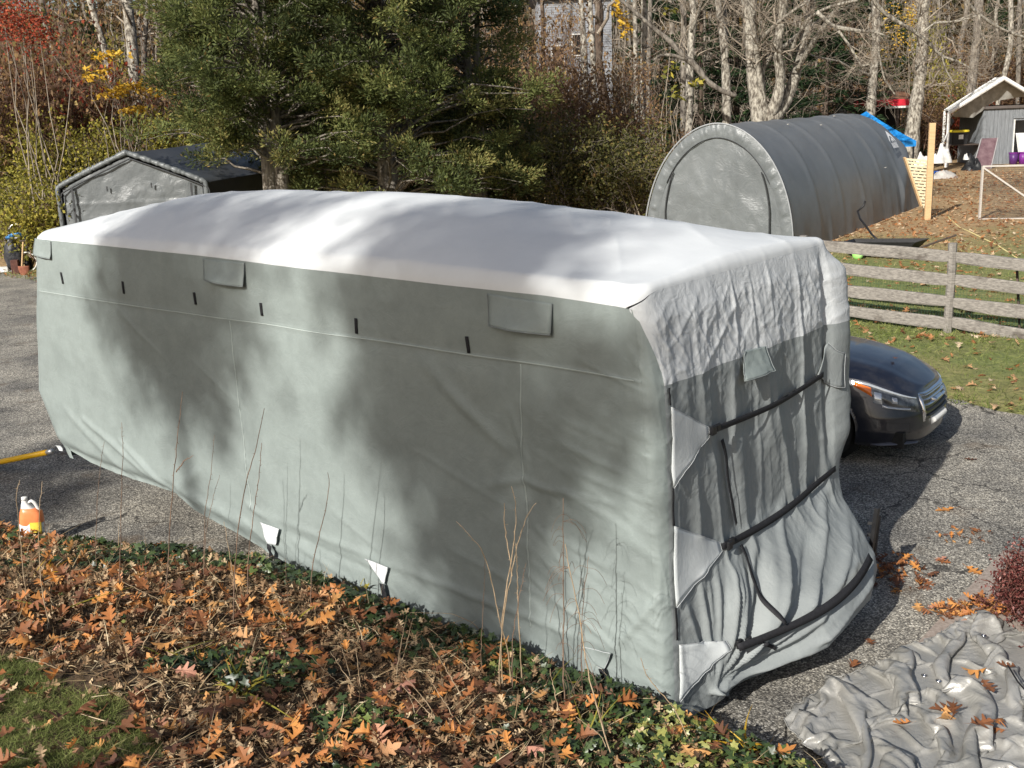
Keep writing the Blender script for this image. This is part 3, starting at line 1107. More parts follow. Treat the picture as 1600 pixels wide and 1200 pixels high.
def mat_wood(name, c1, c2, scale=3.0, stretch=(0.6, 6, 14), rough=0.85, knots=True, coord='Object'):
    m, nt, p = _nodes(name)
    n = _noise(nt, scale, 6, 0.65, coord, stretch)
    r = _ramp(nt, [(0.28, c1), (0.72, c2)], n.outputs[0])
    c = r.outputs[0]
    if knots:
        k = _noise(nt, 1.3, 3, 0.5, coord, (1, 2.5, 2.5))
        kr = _ramp(nt, [(0.60, (1, 1, 1)), (0.72, (0.45, 0.42, 0.40))], k.outputs[0])
        c = _mix(nt, c, kr.outputs[0], 1.0, 'MULTIPLY')
    nt.links.new(c, p.inputs['Base Color'])
    p.inputs['Roughness'].default_value = rough
    _bump(nt, p, n.outputs[0], 0.6, 0.012)
    return m


OLDWOOD = mat_wood('weathered_wood', (0.10, 0.09, 0.08), (0.30, 0.275, 0.245))
NEWWOOD = mat_wood('fresh_lumber', (0.46, 0.30, 0.15), (0.62, 0.43, 0.24), knots=False)
WHITEPAINT = M('white_paint', (0.62, 0.61, 0.58), (0.76, 0.75, 0.72), 9, 0.5)

FP = np.array(G(1481, 520))[:2]
FD = np.array([0.745, -0.667]); FD /= np.linalg.norm(FD)
FN = np.array([-FD[1], FD[0]])
fence = thing('split_rail_fence', 'weathered grey four rail wooden fence across the lawn behind the dark car', 'fence', (FP[0], FP[1], 0))
FI = Matrix.Translation(-Vector(fence.location))


def local_put(name, mb, mat, root, smooth=False, parent=None):
    me = mb.mesh(name, smooth)
    me.transform(Matrix.Translation(-Vector(root.location)))
    return put(name, me, mat, parent or root)


def rail(a, b, h, seed):
    n = 22
    k = np.linspace(0, 1, n)
    P = a[None] + (b - a)[None] * k[:, None]
    P[:, 2] += 0.006 * fbm(k * 2, seed, seed=seed) - 0.015 * np.sin(PI * k)
    hh = h * (0.5 + 0.04 * fbm(k * 2.5, 3.0, seed=seed + 1) - 0.10 * (np.exp(-(k / .05) ** 2) + np.exp(-((1 - k) / .05) ** 2)))
    dd = 0.032 + 0.008 * vnoise(k * 5, 1, seed=seed + 2)
    prof = [(-1, -0.75), (-0.8, -1), (0.8, -1), (1, -0.7), (1, 0.7), (0.75, 1), (-0.8, 1), (-1, 0.8)]
    V = []
    for i in range(n):
        for j, (u, v) in enumerate(prof):
            q = P[i] + np.array([FN[0], FN[1], 0]) * u * dd[i] * (1 + 0.15 * vnoise(k[i] * 9, j, seed=seed)) + np.array([0, 0, 1]) * v * hh[i] * (1 + 0.07 * float(vnoise(k[i] * 3, j * 2.3, seed=seed + 3)))
            V.append(q)
    mb = MB()
    F = []
    for i in range(n - 1):
        for j in range(8):
            j2 = (j + 1) % 8
            F.append([i * 8 + j, (i + 1) * 8 + j, (i + 1) * 8 + j2, i * 8 + j2])
    mb.add(V, F)
    mb.F.setdefault(8, []).append(np.array([list(range(8)), list(range(n * 8 - 1, n * 8 - 9, -1))]))
    return mb


LSP = 2.75
for (xl, yl, x0_, y0_) in ((1310, 385, 1489, 401), (1310, 418, 1486, 437), (1310, 452, 1482, 470), (1310, 482, 1479, 504)):
    a0 = plane_z(xl, yl, FP, FD); b0 = plane_z(x0_, y0_, FP, FD)
    b = b0 + (b0 - a0) / np.linalg.norm(b0 - a0) * 0.03 - np.array([FN[0], FN[1], 0]) * 0.03
    a = b0 - (b0 - a0) / np.linalg.norm(b0 - a0) * LSP
    local_put('rail', rail(a, b, 0.205, yl), OLDWOOD, fence)
for (x0_, y0_, xr, yr) in ((1492, 402, 1600, 413), (1489, 437, 1600, 450), (1485, 473, 1600, 486), (1482, 502, 1600, 522)):
    a0 = plane_z(x0_, y0_, FP, FD); b0 = plane_z(xr, yr, FP, FD)
    a = a0 + np.array([FN[0], FN[1], 0]) * 0.02
    b = a0 + (b0 - a0) / np.linalg.norm(b0 - a0) * LSP
    local_put('rail', rail(a, b, 0.205, yr), OLDWOOD, fence)
ztop = plane_z(1494, 380, FP, FD)[2]
for k in (-1, 0, 1):
    q = FP + FD * LSP * k
    mb = MB()
    zz = np.linspace(-0.1, ztop, 9)
    P = np.stack([q[0] + 0.008 * vnoise(zz * 2, k, seed=71), q[1] + 0.008 * vnoise(zz * 2, k + 5, seed=72), zz], 1)
    V = []
    for i in range(9):
        for j in range(8):
            th = (j + 0.5) * PI / 4 + math.atan2(FD[1], FD[0])
            rr = 0.075 * (1 + 0.06 * float(vnoise(i * 0.7, j, seed=73 + k)))
            V.append(P[i] + np.array([math.cos(th), math.sin(th), 0]) * rr)
    mb.add(V, np.array([[i * 8 + j, i * 8 + (j + 1) % 8, (i + 1) * 8 + (j + 1) % 8, (i + 1) * 8 + j] for i in range(8) for j in range(8)]))
    mb.F.setdefault(8, []).append(np.array([list(range(64, 72))]))
    local_put('post', mb, OLDWOOD, fence)
# wire netting behind the rails
WIRE = M('green_wire', (0.03, 0.075, 0.045), (0.05, 0.10, 0.06), 10, 0.5)
mb = MB()
off = np.array([FN[0], FN[1], 0]) * 0.07
p0 = np.array([*(FP - FD * LSP), 0.0]) + off
for i in range(0, 110):
    q = p0 + np.array([*FD, 0]) * i * 0.05
    mb.tube([q + (0, 0, 0.02), q + (0, 0, 0.9)], 0.0022, 3, False)
for z_ in np.arange(0.05, 0.92, 0.1):
    mb.tube([p0 + (0, 0, z_), p0 + np.array([*FD, 0]) * 5.5 + (0, 0, z_)], 0.0022, 3, False)
o = local_put('wire_netting', mb, WIRE, fence)
tag(o, kind='stuff')
for px, y0_, y1_ in ((1592, 420, 515),):
    a, b = plane_z(px - 3, y0_, FP + FN * 0.3, FD), plane_z(px + 4, y1_, FP + FN * 0.3, FD)
    stake = thing('metal_stake', 'thin dark metal stake standing behind the right hand fence rails', 'stake', (b[0], b[1], 0))
    mb = MB(); mb.beam((b[0], b[1], -0.1), (a[0], a[1], a[2]), 0.035, 0.035)
    local_put('shaft', mb, M('rusty_steel', (0.05, 0.035, 0.03), (0.10, 0.07, 0.055), 12, 0.8), stake)

# ================================================================== round-top shelter
TN0 = np.array([7.46, 28.21]); TN1 = np.array([14.85, 39.25])
TA_ = (TN1 - TN0); TLN = float(np.linalg.norm(TA_)); TA_ /= TLN
TQ = np.array([-TA_[1], TA_[0]])
TWD = 4.25
def arch(a, h=3.42, w=TWD):
    """profile: a 0..1 from right foot over the top to the left foot -> (offset to the left, z)"""
    th = np.asarray(a, float) * PI
    x = np.cos(th); y = np.sin(th)
    xx = np.sign(x) * np.abs(x) ** 1.05
    zz = y ** 0.90
    return w / 2 - xx * w / 2 * (1.0), h * zz


def tun(l, off_, z):
    l, off_, z = np.broadcast_arrays(np.asarray(l, float), off_, z)
    return np.stack([TN0[0] + TA_[0] * l + TQ[0] * off_, TN0[1] + TA_[1] * l + TQ[1] * off_, z], -1)


TARP = M('grey_polyethylene', (0.115, 0.122, 0.128), (0.14, 0.147, 0.152), 1.2, 0.42, 0.25, 5, 0.02, spec=0.5)
TARP2 = mat_fabric('shiny_grey_polyethylene', (0.115, 0.125, 0.13), (0.155, 0.168, 0.173), rough=0.36, crinkle=0.8, sc=3.0, weave=0.0)
TRIM = M('pale_grey_trim', (0.26, 0.27, 0.28), (0.32, 0.33, 0.34), 4, 0.5)
DARKTRIM = M('dark_zip', (0.03, 0.032, 0.035), (0.05, 0.052, 0.055), 12, 0.6)
tunnel = thing('round_shelter', 'dark grey round topped fabric garage shelter behind the fence', 'shelter', tuple(tun(6, TWD / 2, 0)))
nl, na = 150, 72
L_, A_ = np.meshgrid(np.linspace(0, TLN, nl), np.linspace(0, 1, na), indexing='ij')
o_, z_ = arch(A_)
rib = sum(np.exp(-((L_ - TLN * k / 6.0) / 0.16) ** 2) for k in range(7))
sag = -0.035 * (1 - rib) * np.sin(A_ * PI) ** 0.4 + 0.02 * fbm(L_ * 0.7, A_ * 6, seed=81)
foot = sstep(0.10, 0.0, A_) * 0.05 * ridge(L_ * 1.4, A_ * 3, seed=82)
dd_, kk_ = segdist(L_, A_, (TLN - 0.1, 0.20), (TLN - 2.2, 0.06)); foot = foot + 0.12 * np.exp(-(dd_ / 0.05) ** 2)
end_pinch = sstep(TLN - 0.7, TLN, L_) * -0.10 * sstep(0.0, 0.4, A_)
cx, cz = TWD / 2, 1.2
nx_, nz_ = (o_ - cx), (z_ - cz)
ll = np.hypot(nx_, nz_)
d_ = sag + foot + end_pinch
o_ = o_ + 0.30 * (L_ / TLN) ** 2 * (z_ / 3.42)
P = tun(L_, o_ + nx_ / ll * d_, np.maximum(z_ + nz_ / ll * d_, 0.01))
local_put('cover', MB().grid(P), TARP, tunnel, True)
# ruffled band round the front edge
A1, B1 = np.meshgrid(np.linspace(0, 1, 260), np.linspace(0, 1, 6), indexing='ij')
ow, zw = arch(A1)
oi, zi = arch(A1, 3.42 - 0.34, TWD - 0.62); oi = oi + 0.31
ruf = 0.03 * np.sin(B1 * PI) * (1 + 0.9 * vnoise(A1 * 90, B1 * 2, seed=83))
P = tun(-0.04 - ruf, ow + (oi - ow) * B1, zw + (zi - zw) * B1)
local_put('front_band', MB().grid(P[:, ::-1]), TARP2, tunnel, True)
U, B = np.meshgrid(np.linspace(0, 1, 90), np.linspace(0, 1, 60), indexing='ij')
oi, zi = arch(U, 3.42 - 0.34, TWD - 0.62); oi = oi + 0.31
bot = TWD / 2 + (oi - TWD / 2) * 1.0
P = tun(-0.02 - 0.03 * fbm(oi * 2, zi * B * 1.2, seed=84) - 0.02 * ridge(oi * 3, zi * B, seed=85), oi, zi * B)
local_put('front_panel', MB().grid(P), TARP2, tunnel, True)
for a0, a1 in ((0.06, 0.24), (0.94, 0.76)):
    q = []
    for k in np.linspace(0, 1, 12):
        aa = a0 + (a1 - a0) * k
        o1, z1 = arch(aa, 3.42 - 0.34, TWD - 0.62)
        q.append(tun(-0.10, o1 + 0.31 + (0.14 if a0 < .5 else -0.14) * (1 - 0.8 * k) * 2.0, z1 * (0.05 + 0.95 * k) if k < .2 else z1)[()])
    local_put('zip', MB().tube(q, 0.022, 4), DARKTRIM, tunnel)
q = [tun(-0.075, *[x + y for x, y in zip(arch(aa, 3.42 - 0.34, TWD - 0.62), (0.31, 0))]) for aa in np.linspace(0.2, 0.8, 40)]
local_put('piping', MB().tube(q, 0.012, 4), DARKTRIM, tunnel)
q = [tun(-0.03, *arch(aa, 3.45, TWD + 0.05)) for aa in np.linspace(0, 1, 60)]
local_put('edge_piping', MB().tube(q, 0.02, 5), TRIM, tunnel)
local_put('base_rail', MB().beam(tun(0, -0.08, 0.04)[()], tun(TLN, -0.05, 0.04)[()], 0.04, 0.05), NEWWOOD, tunnel)
# white printed mark near the far end: roof shape over a line of small letters
def tun_surf(l, a, off):
    o1, z1 = arch(a)
    n1, n2 = o1 - cx, z1 - cz
    l1 = np.hypot(n1, n2)
    return tun(l, o1 + n1 / l1 * off, z1 + n2 / l1 * off)
lc, ac = TLN - 1.8, 0.26
LOGO = M('white_print', (0.7, 0.72, 0.74), (0.75, 0.77, 0.79), 5, 0.5)
mb = MB()
k = np.linspace(-1, 1, 15)
Lg, Wg = np.meshgrid(k, np.linspace(0, 1, 3), indexing='ij')
P = tun_surf(lc + Lg * 0.36, ac + 0.030 - 0.045 * np.abs(Lg) ** 1.3 - Wg * (0.014 + 0.012 * (1 - np.abs(Lg))), 0.03)
mb.grid(P)
mb.slab  # flat print
P = tun_surf(lc + Lg * 0.13 + 0.05, ac - 0.003 - 0.012 * np.abs(Lg) - Wg * 0.012, 0.03)
mb.grid(P)
o = local_put('printed_mark', mb, LOGO, tunnel, True)
mb = MB()
for q_ in range(9):
    w_ = 0.052
    Lx, Wx = np.meshgrid([0, 1], [0, 1], indexing='ij')
    P = tun_surf(lc - 0.34 + q_ * 0.078 + Lx * w_, ac - 0.028 - Wx * 0.022, 0.03)
    mb.grid(P)
tag(local_put('printed_lettering', mb, LOGO, tunnel), kind='stuff')

# pale scraps stuck on the cover
for l_, a_, s_ in ((3.6, 0.40, .05), (6.0, 0.37, .05), (9.4, 0.15, .05), (8.7, 0.44, 0.06)):
    o1 = tun_surf(l_, a_, 0.02)
    mb = MB(); mb.bbox(o1, (s_, s_, 0.02), 0.5, 0.004)
    tag(local_put('leaf_scrap', mb, M('scrap', (0.4, 0.38, 0.34)), tunnel))

# ================================================================== gabled shelter at the left
def at_z(px, py, z):
    d = sight(px, py)
    k = (z - CAM_H) / d[2]
    return np.array([d[0] * k, d[1] * k, z])
D1 = 31.0
eL, eR, ap = np.array(AT(90, 292, D1)), np.array(AT(322, 286, D1)), np.array(AT(200, 238, D1))
zE = (eL[2] + eR[2]) / 2; zA = ap[2]
far = np.array(AT(520, 201, 40.0))          # the site rises a little towards the back
rdir = (far - ap); rise = float(rdir[2]); rdir[2] = 0; rl = float(np.linalg.norm(rdir)); rdir = rdir / rl
tent = thing('gabled_shelter', 'dark grey gabled fabric garage shelter behind the trailer roof beside the cedar', 'shelter', (eL[0] + 2, D1, 0))
def tentp(u, l, z):
    """u 0..1 across the front"""
    q = eL + (eR - eL) * u + rdir * l
    q[2] = z
    return q
def gable(u):
    """roof height with a short rounded shoulder"""
    a = 1 - abs(u - 0.5) * 2 if True else 0
    uu = np.asarray(u, float)
    apx = 0.49
    f = np.where(uu < apx, uu / apx, (1 - uu) / (1 - apx))
    return zE + (zA - zE) * np.clip(f, 0, 1) ** 0.92
TENT = M('charcoal_polyethylene', (0.035, 0.037, 0.041), (0.052, 0.055, 0.06), 1.0, 0.38, 0.3, 4, 0.03, spec=0.5)
for nm, u0, u1 in (('roof', 0, 0.49), ('roof', 0.49, 1.0)):
    U, L2 = np.meshgrid(np.linspace(u0, u1, 24), np.linspace(-0.05, rl, 60), indexing='ij')
    Z = gable(U) - 0.05 * (1 - sum(np.exp(-((L2 - k * rl / 4) / 0.3) ** 2) for k in range(5))) * np.sin(PI * (U - u0) / (u1 - u0)) + 0.02 * fbm(U * 6, L2, seed=91)
    P = eL[None, None] + (eR - eL)[None, None] * U[..., None] + rdir[None, None] * L2[..., None]
    P[..., 2] = Z + rise * L2 / rl
    local_put(nm, MB().grid(P), TENT, tent, True)
for uu in (0.0, 1.0):
    Zg, L2 = np.meshgrid(np.linspace(0, zE, 20), np.linspace(0, rl, 50), indexing='ij')
    P = np.zeros(Zg.shape + (3,)) + eL + (eR - eL) * uu + rdir * L2[..., None]
    P = P + np.array([1, 0, 0]) * (0.03 * fbm(L2, Zg, seed=92))[..., None] * 1.0
    P[..., 2] = Zg * (1 + rise / zE * L2 / rl)
    local_put('side_wall', MB().grid(P), TENT, tent, True)
U, B = np.meshgrid(np.linspace(0.03, 0.97, 90), np.linspace(0, 1, 60), indexing='ij')
Z = (gable(U) - 0.12) * B
P = eL + (eR - eL) * U[..., None]
P[..., 1] = D1 + 0.02 - 0.035 * ridge(U * 6, Z * 0.6, seed=93) - 0.03 * fbm(U * 8, Z * 2, seed=94) - 0.02 * np.exp(-((Z - zE * 0.8) / 0.03) ** 2)
P[..., 2] = Z
local_put('front_panel', MB().grid(P), TARP2, tent, True)
edge = [np.append((eL + (eR - eL) * u)[:2], gable(u)) for u in np.concatenate([np.linspace(0, 0.49, 14), np.linspace(0.5, 1, 14)])]
edge = [np.array([eL[0], D1, 0.0])] + [np.array([eL[0], D1, zE * 0.5])] + edge + [np.array([eR[0], D1, zE * 0.5]), np.array([eR[0], D1, 0])]
edge = np.array(edge)
ke = np.linspace(0, len(edge) - 1, 160)
E2 = np.stack([np.interp(ke, np.arange(len(edge)), edge[:, j]) for j in range(3)], 1)
rr = 0.075 * (1 + 0.25 * vnoise(ke * 3, 0, seed=95))
E2[:, 1] -= 0.03
local_put('edge_band', MB().tube(E2, rr, 8), TARP2, tent, True)
E3 = E2.copy(); E3[:, 1] -= 0.06; E3[:, 2] -= 0.17; E3[:, 0] += np.where(ke < 80, 0.10, -0.10)
local_put('piping', MB().tube(E3[8:-8], 0.022, 5), DARKTRIM, tent, True)
for u_, z_ in ((0.34, 2.35), (0.64, 2.40)):
    q = eL + (eR - eL) * u_
    local_put('toggle', MB().beam((q[0], D1 - 0.12, z_ - 0.12), (q[0], D1 - 0.12, z_ + 0.02), 0.03, 0.03), DARKTRIM, tent)
for u_ in (0.10, 0.90):
    q = eL + (eR - eL) * u_
    local_put('zip', MB().beam((q[0], D1 - 0.11, 0.0), (q[0] + 0.02, D1 - 0.11, zE), 0.05, 0.03, up=(0, 1, 0)), DARKTRIM, tent)

# ================================================================== far right group
def at(px, py, d): return np.array(AT(px, py, d))
# carport canopy ----------------------------------------------------
DC = 59.0
g0 = at(1478, 262, DC); hE = at(1482, 176, DC)[2]; pk = at(1569, 122, DC)
canopy = thing('carport_canopy', 'white metal framed carport canopy with grey lining over the small shed', 'canopy', (g0[0], DC, 0))
wd = (pk[0] - g0[0]) * 2
back = np.array([1.6, 4.6, 0])
fr = MB()
Lf = np.array([g0[0], DC, hE]); Rf = np.array([g0[0] + wd, DC, hE]); Pk = np.array([g0[0] + wd / 2, DC, pk[2]])
CANV = M('white_canopy_sheet', (0.55, 0.55, 0.52), (0.68, 0.68, 0.65), 2, 0.5, 0.2, 6, 0.02)
for nm, a, b in (('roof_sheet', Lf, Pk), ('roof_sheet', Pk, Rf)):
    U, V = np.meshgrid(np.linspace(0, 1, 18), np.linspace(0, 1, 24), indexing='ij')
    P = a + (b - a) * U[..., None] + back * V[..., None]
    P[..., 2] += 0.07 - 0.05 * np.sin(U * PI) * np.sin(V * PI * 2) ** 2 + 0.02 * fbm(U * 5, V * 5, seed=101)
    local_put(nm, MB().slab(P, 0.02, (0, 0, 1)), CANV, canopy, True)
# hanging lining / valance
U, V = np.meshgrid(np.linspace(0, 1, 30), np.linspace(0, 1, 8), indexing='ij')
P = Lf + back * U[..., None]
P[..., 0] += 0.55 * V * U; P[..., 2] -= (0.15 + 0.62 * np.sin(U * PI * 0.8)) * V
local_put('lining', MB().grid(P), M('grey_lining', (0.25, 0.24, 0.22), (0.36, 0.35, 0.32), 3, 0.7), canopy, True)
U, V = np.meshgrid(np.linspace(0, 1, 30), np.linspace(0, 1, 10), indexing='ij')
_tp = [(1487, 179), (1530, 150), (1569, 124), (1600, 138), (1640, 160)]; _bp = [(1492, 183), (1521, 184), (1553, 158), (1600, 151), (1640, 165)]
_kx = np.linspace(0, 4, 30)
gx = Lf[0] + 0.1 + (Rf[0] - Lf[0] - 0.2) * U
gt = Lf[2] + (Pk[2] - Lf[2]) * (1 - np.abs(2 * U - 1)) - 0.05
gb = Lf[2] - 0.35 + 1.25 * np.sin(np.clip(U * 1.1 - .15, 0, 1) * PI) ** 0.8
P = np.zeros((30, 10, 3))
for i_ in range(30):
    a_ = at(np.interp(_kx[i_], range(5), [q[0] for q in _tp]), np.interp(_kx[i_], range(5), [q[1] for q in _tp]), DC + 0.5)
    b_ = at(np.interp(_kx[i_], range(5), [q[0] for q in _bp]), np.interp(_kx[i_], range(5), [q[1] for q in _bp]), DC + 0.9)
    for j_ in range(10):
        P[i_, j_] = a_ + (b_ - a_) * j_ / 9.0 + np.array([0, 0.06 * math.sin(i_ * 1.7) * j_ / 9, 0])
local_put('gable_cloth', MB().grid(P), M('grey_gable_cloth', (0.22, 0.21, 0.19), (0.33, 0.32, 0.29), 3, 0.7), canopy, True)
for q in (Lf, Rf, Lf + back, Rf + back):
    local_put('leg', MB().tube([(q[0], q[1], 0), (q[0], q[1], q[2])], 0.085, 8), WHITEPAINT, canopy)
for k in (0, 1):
    local_put('rafter', MB().tube([Lf + back * k, Pk + back * k], 0.11, 8), WHITEPAINT, canopy)
    local_put('rafter', MB().tube([Pk + back * k, Rf + back * k], 0.11, 8), WHITEPAINT, canopy)
m2 = at(1478, 205, DC); m3 = at(1455, 240, DC)
local_put('brace', MB().tube([(g0[0], DC, m2[2]), (m3[0], DC - 1, m3[2])], 0.03, 6), WHITEPAINT, canopy)

# shed ---------------------------------------------------------------
DS = 60.0
sL, sR = at(1531, 262, DS), at(1640, 262, DS)
zt_ = at(1545, 166, DS)[2]; zb_ = 0.0
shed = thing('garden_shed', 'small grey plank shed with an open doorway under the white canopy', 'shed', ((sL[0] + sR[0]) / 2, DS, 0))
SHEDW = mat_wood('grey_plank_paint', (0.13, 0.14, 0.15), (0.22, 0.235, 0.25), stretch=(4, 4, 0.6), knots=False)
dl, dr = at(1581, 250, DS)[0], at(1640, 250, DS)[0]
dt = at(1590, 188, DS)[2]
x = sL[0]; zW = zt_ - 0.15
pw = 0.20
while x < dl - 0.02:
    w_ = min(pw, dl - x)
    local_put('plank', MB().bbox((x + w_ / 2, DS + rnd.uniform(0, .012), zW / 2), (w_ - 0.012, 0.03, zW), None, 0.004), SHEDW, shed)
    x += w_
while x < sR[0]:
    local_put('plank', MB().bbox((x + pw / 2, DS, (dt + zW) / 2), (pw - 0.012, 0.03, zW - dt), None, 0.004), SHEDW, shed)
    x += pw
mb = MB(); mb.box(((sL[0] + sR[0]) / 2 - 0.0, DS + 1.5, zW + 0.08), (sR[0] - sL[0] + 0.3, 3.3, 0.14))
local_put('roof', mb, mat_wood('dark_roof_board', (0.06, 0.05, 0.045), (0.13, 0.11, 0.10)), shed)
mb = MB(); mb.box((sL[0] + 0.01, DS + 1.55, zW / 2), (0.04, 3.0, zW - 0.01)); local_put('side_wall', mb, SHEDW, shed)
mb = MB(); mb.box(((sL[0] + sR[0]) / 2, DS + 3.05, zW / 2), (sR[0] - sL[0], 0.04, zW - 0.01)); local_put('back_wall', mb, SHEDW, shed)
local_put('door_frame', MB().beam((dl, DS - 0.04, 0), (dl - 0.02, DS - 0.04, dt + 0.05), 0.07, 0.05), WHITEPAINT, shed)
local_put('door_lintel', MB().beam((dl - 0.1, DS - 0.05, dt + 0.16), (sR[0], DS - 0.05, dt + 0.16), 0.05, 0.10), SHEDW, shed)
# things in the doorway
sheet = put('hanging_sheet', None)
bpy.data.objects.remove(sheet)
U, V = np.meshgrid(np.linspace(0, 1, 16), np.linspace(0, 1, 12), indexing='ij')
a = at(1587, 208, DS - 0.3); b = at(1625, 242, DS - 0.3)
P = np.zeros(U.shape + (3,)); P[..., 0] = a[0] + (b[0] - a[0]) * U + 0.25 * V * (1 - U); P[..., 2] = a[2] + (b[2] - a[2]) * V; P[..., 1] = DS - 0.3 + 0.05 * np.sin(U * 14)
o = MB().slab(P, 0.01, (0, -1, 0)).build('white_sheet', M('white_cloth', (0.5, 0.5, 0.47), (0.62, 0.62, 0.6), 3, 0.8), None, True)
tag(o, 'crumpled white sheet hanging in the shed doorway above the purple bins', 'sheet')
PUR = M('purple_plastic', (0.13, 0.02, 0.17), (0.18, 0.03, 0.23), 3, 0.4)
for k, (px, lab) in enumerate(((1583, 'dark purple plastic bin in the shed doorway, the one touching the door post'), (1598, 'bright purple plastic bin in the shed doorway at the photo edge'))):
    c = at(px, 255, DS - 0.55)
    b_ = thing('storage_bin', lab, 'bin', (c[0], DS - 0.55, 0))
    mb = MB(); mb.lathe([(0.0, 0.0), (0.19, 0.0), (0.24, 0.62), (0.0, 0.62)], (c[0], DS - 0.55, 0.02), 14)
    local_put('bin_body', mb, PUR if k else M('deep_purple_plastic', (0.07, 0.02, 0.11), (0.09, 0.03, 0.14), 3, 0.4), b_, True)
    mb = MB(); mb.lathe([(0.24, 0.60), (0.27, 0.60), (0.27, 0.65), (0.24, 0.65)], (c[0], DS - 0.55, 0.02), 14); local_put('rim', mb, PUR, b_)

# leaning board
a, b = at(1545, 216, 57.5), at(1519, 262, 56.6)
wv = np.array([0.95, 0.0, 0.0])
board = thing('leaning_board', 'dull maroon board leaning against the grey shed wall', 'board', (b[0], 56.8, 0))
mb = MB(); U, V = np.meshgrid(np.linspace(0, 1, 3), np.linspace(0, 1, 3), indexing='ij')
lo = np.array([b[0], 56.6, 0.02]); hi = np.array([a[0] - 0.35, 57.6, a[2]])
P = lo + (hi - lo) * U[..., None] + np.array([0.95, 0, 0]) * V[..., None] * (1 - 0.1 * U[..., None])
mb.slab(P, 0.05, (0, -1, 0)); local_put('panel', mb, M('maroon_board', (0.10, 0.055, 0.065), (0.17, 0.11, 0.12), 3, 0.7), board)
for v in (0, 1):
    local_put('edge_strip', MB().beam(lo + np.array([0.95 * v, -0.03, 0]), hi + np.array([0.86 * v, -0.03, 0]), 0.05, 0.05), M('grey_strip', (0.25, 0.24, 0.24), None, 3, 0.7), board)

# table with tote -----------------------------------------------------
tb = at(1500, 226, 60.5)
table = thing('work_table', 'low dark cluttered table holding the black tote beside the canopy leg', 'table', (tb[0], 60.5, 0))
DKW = mat_wood('dark_wood', (0.03, 0.022, 0.018), (0.09, 0.065, 0.05))
ztb = tb[2]
local_put('tabletop', MB().bbox((tb[0] + 0.2, 60.5, ztb), (2.1, 0.9, 0.06), None, 0.006), DKW, table)
for sx_ in (-0.75, 1.1):
    for sy_ in (-0.38, 0.38):
        local_put('leg', MB().beam((tb[0] + sx_, 60.5 + sy_, 0), (tb[0] + sx_, 60.5 + sy_, ztb - 0.03), 0.07, 0.07), DKW, table)
tote = thing('storage_tote', 'black plastic storage tote with a yellow lid and a white label', 'tote', (tb[0], 60.4, ztb + 0.03))
c0, c1 = at(1486, 204, 60.4), at(1510, 204, 60.4)
wt = c1[0] - c0[0]; ht = at(1500, 206, 60.4)[2] - ztb - 0.03
cx_ = (c0[0] + c1[0]) / 2
mb = MB(); mb.box((cx_, 60.4, ztb + 0.03 + ht / 2), (wt * 0.92, 0.55, ht), None, 1.08); local_put('tote_body', mb, BLACKPL, tote)
for q in np.linspace(-0.4, 0.4, 7):
    pass
mb = MB(); mb.bbox((cx_, 60.4, ztb + 0.07 + ht), (wt * 1.08, 0.66, 0.12), None, 0.02); local_put('lid', mb, M('yellow_plastic', (0.62, 0.50, 0.03), (0.7, 0.57, 0.05), 3, 0.4), tote)
mb = MB(); mb.box((cx_ + 0.02, 60.4 - 0.31, ztb + 0.03 + ht * 0.6), (wt * 0.3, 0.02, ht * 0.36)); local_put('sticker', mb, WHITEPAINT, tote)
# dark chair / grill and heaps
def heap(name, label, cat, c, r, h, mat, seed, n=26, nr=12, rough=0.5, sq=1.0):
    th = np.linspace(0, 2 * PI, n, endpoint=False)
    R_, TH = np.meshgrid(np.linspace(0, 1, nr), th, indexing='ij')
    rr_ = R_ * (1 + 0.25 * vnoise(np.cos(TH) * 2, np.sin(TH) * 2, seed=seed))
    X = c[0] + r * rr_ * np.cos(TH); Y = c[1] + r * sq * rr_ * np.sin(TH)
    Z = c[2] + h * np.clip(1 - R_ ** 2, 0, 1) ** 0.7 * (1 + rough * fbm(X * 2.2 / max(r, .2), Y * 2.2 / max(r, .2), seed=seed)) - 0.01
    mb = MB(); mb.add(np.stack([X, Y, Z], -1).transpose(1, 0, 2), gridF(n, nr, True)[:, ::1])
    o = mb.build(name, mat, None, True)
    return tag(o, label, cat)
WBAG = M('white_bag_plastic', (0.5, 0.49, 0.46), (0.74, 0.73, 0.70), 3, 0.5, 0.5, 8, 0.05)
c = at(1432, 250, 52); heap('sack', 'row of lumpy white bags behind the lattice panel', 'bags', (c[0], 52.0, c[2] - 0.25), 0.75, 0.5, WBAG, 1, rough=0.6, sq=0.5)
c = at(1468, 246, 53); heap('sack', 'white and grey plastic bag heap between the tan stake and the canopy leg', 'bag', (c[0], 53, c[2] - 0.25), 0.55, 0.6, WBAG, 2, rough=0.7, sq=0.6)
c = at(1466, 256, 52.5); heap('grey_sack', 'pale grey lumpy sack lying below the white bags', 'sack', (c[0], 52.0, 0), 0.65, 0.35, M('grey_bag', (0.3, 0.28, 0.26), (0.42, 0.4, 0.37), 3, 0.8), 3)
c = at(1507, 256, 57); heap('black_bag', 'round black rubbish bag on the ground beside the maroon board', 'bag', (c[0], 56, 0), 0.5, 0.7, M('black_bag', (0.01, 0.01, 0.011), (0.03, 0.03, 0.03), 5, 0.35, 0.6, 9, 0.05), 4)
c = at(1507, 246, 56); heap('white_scrap', 'small white rag on top of the black bag', 'rag', (c[0] + .05, 55.9, 0.62), 0.14, 0.3, WBAG, 5)
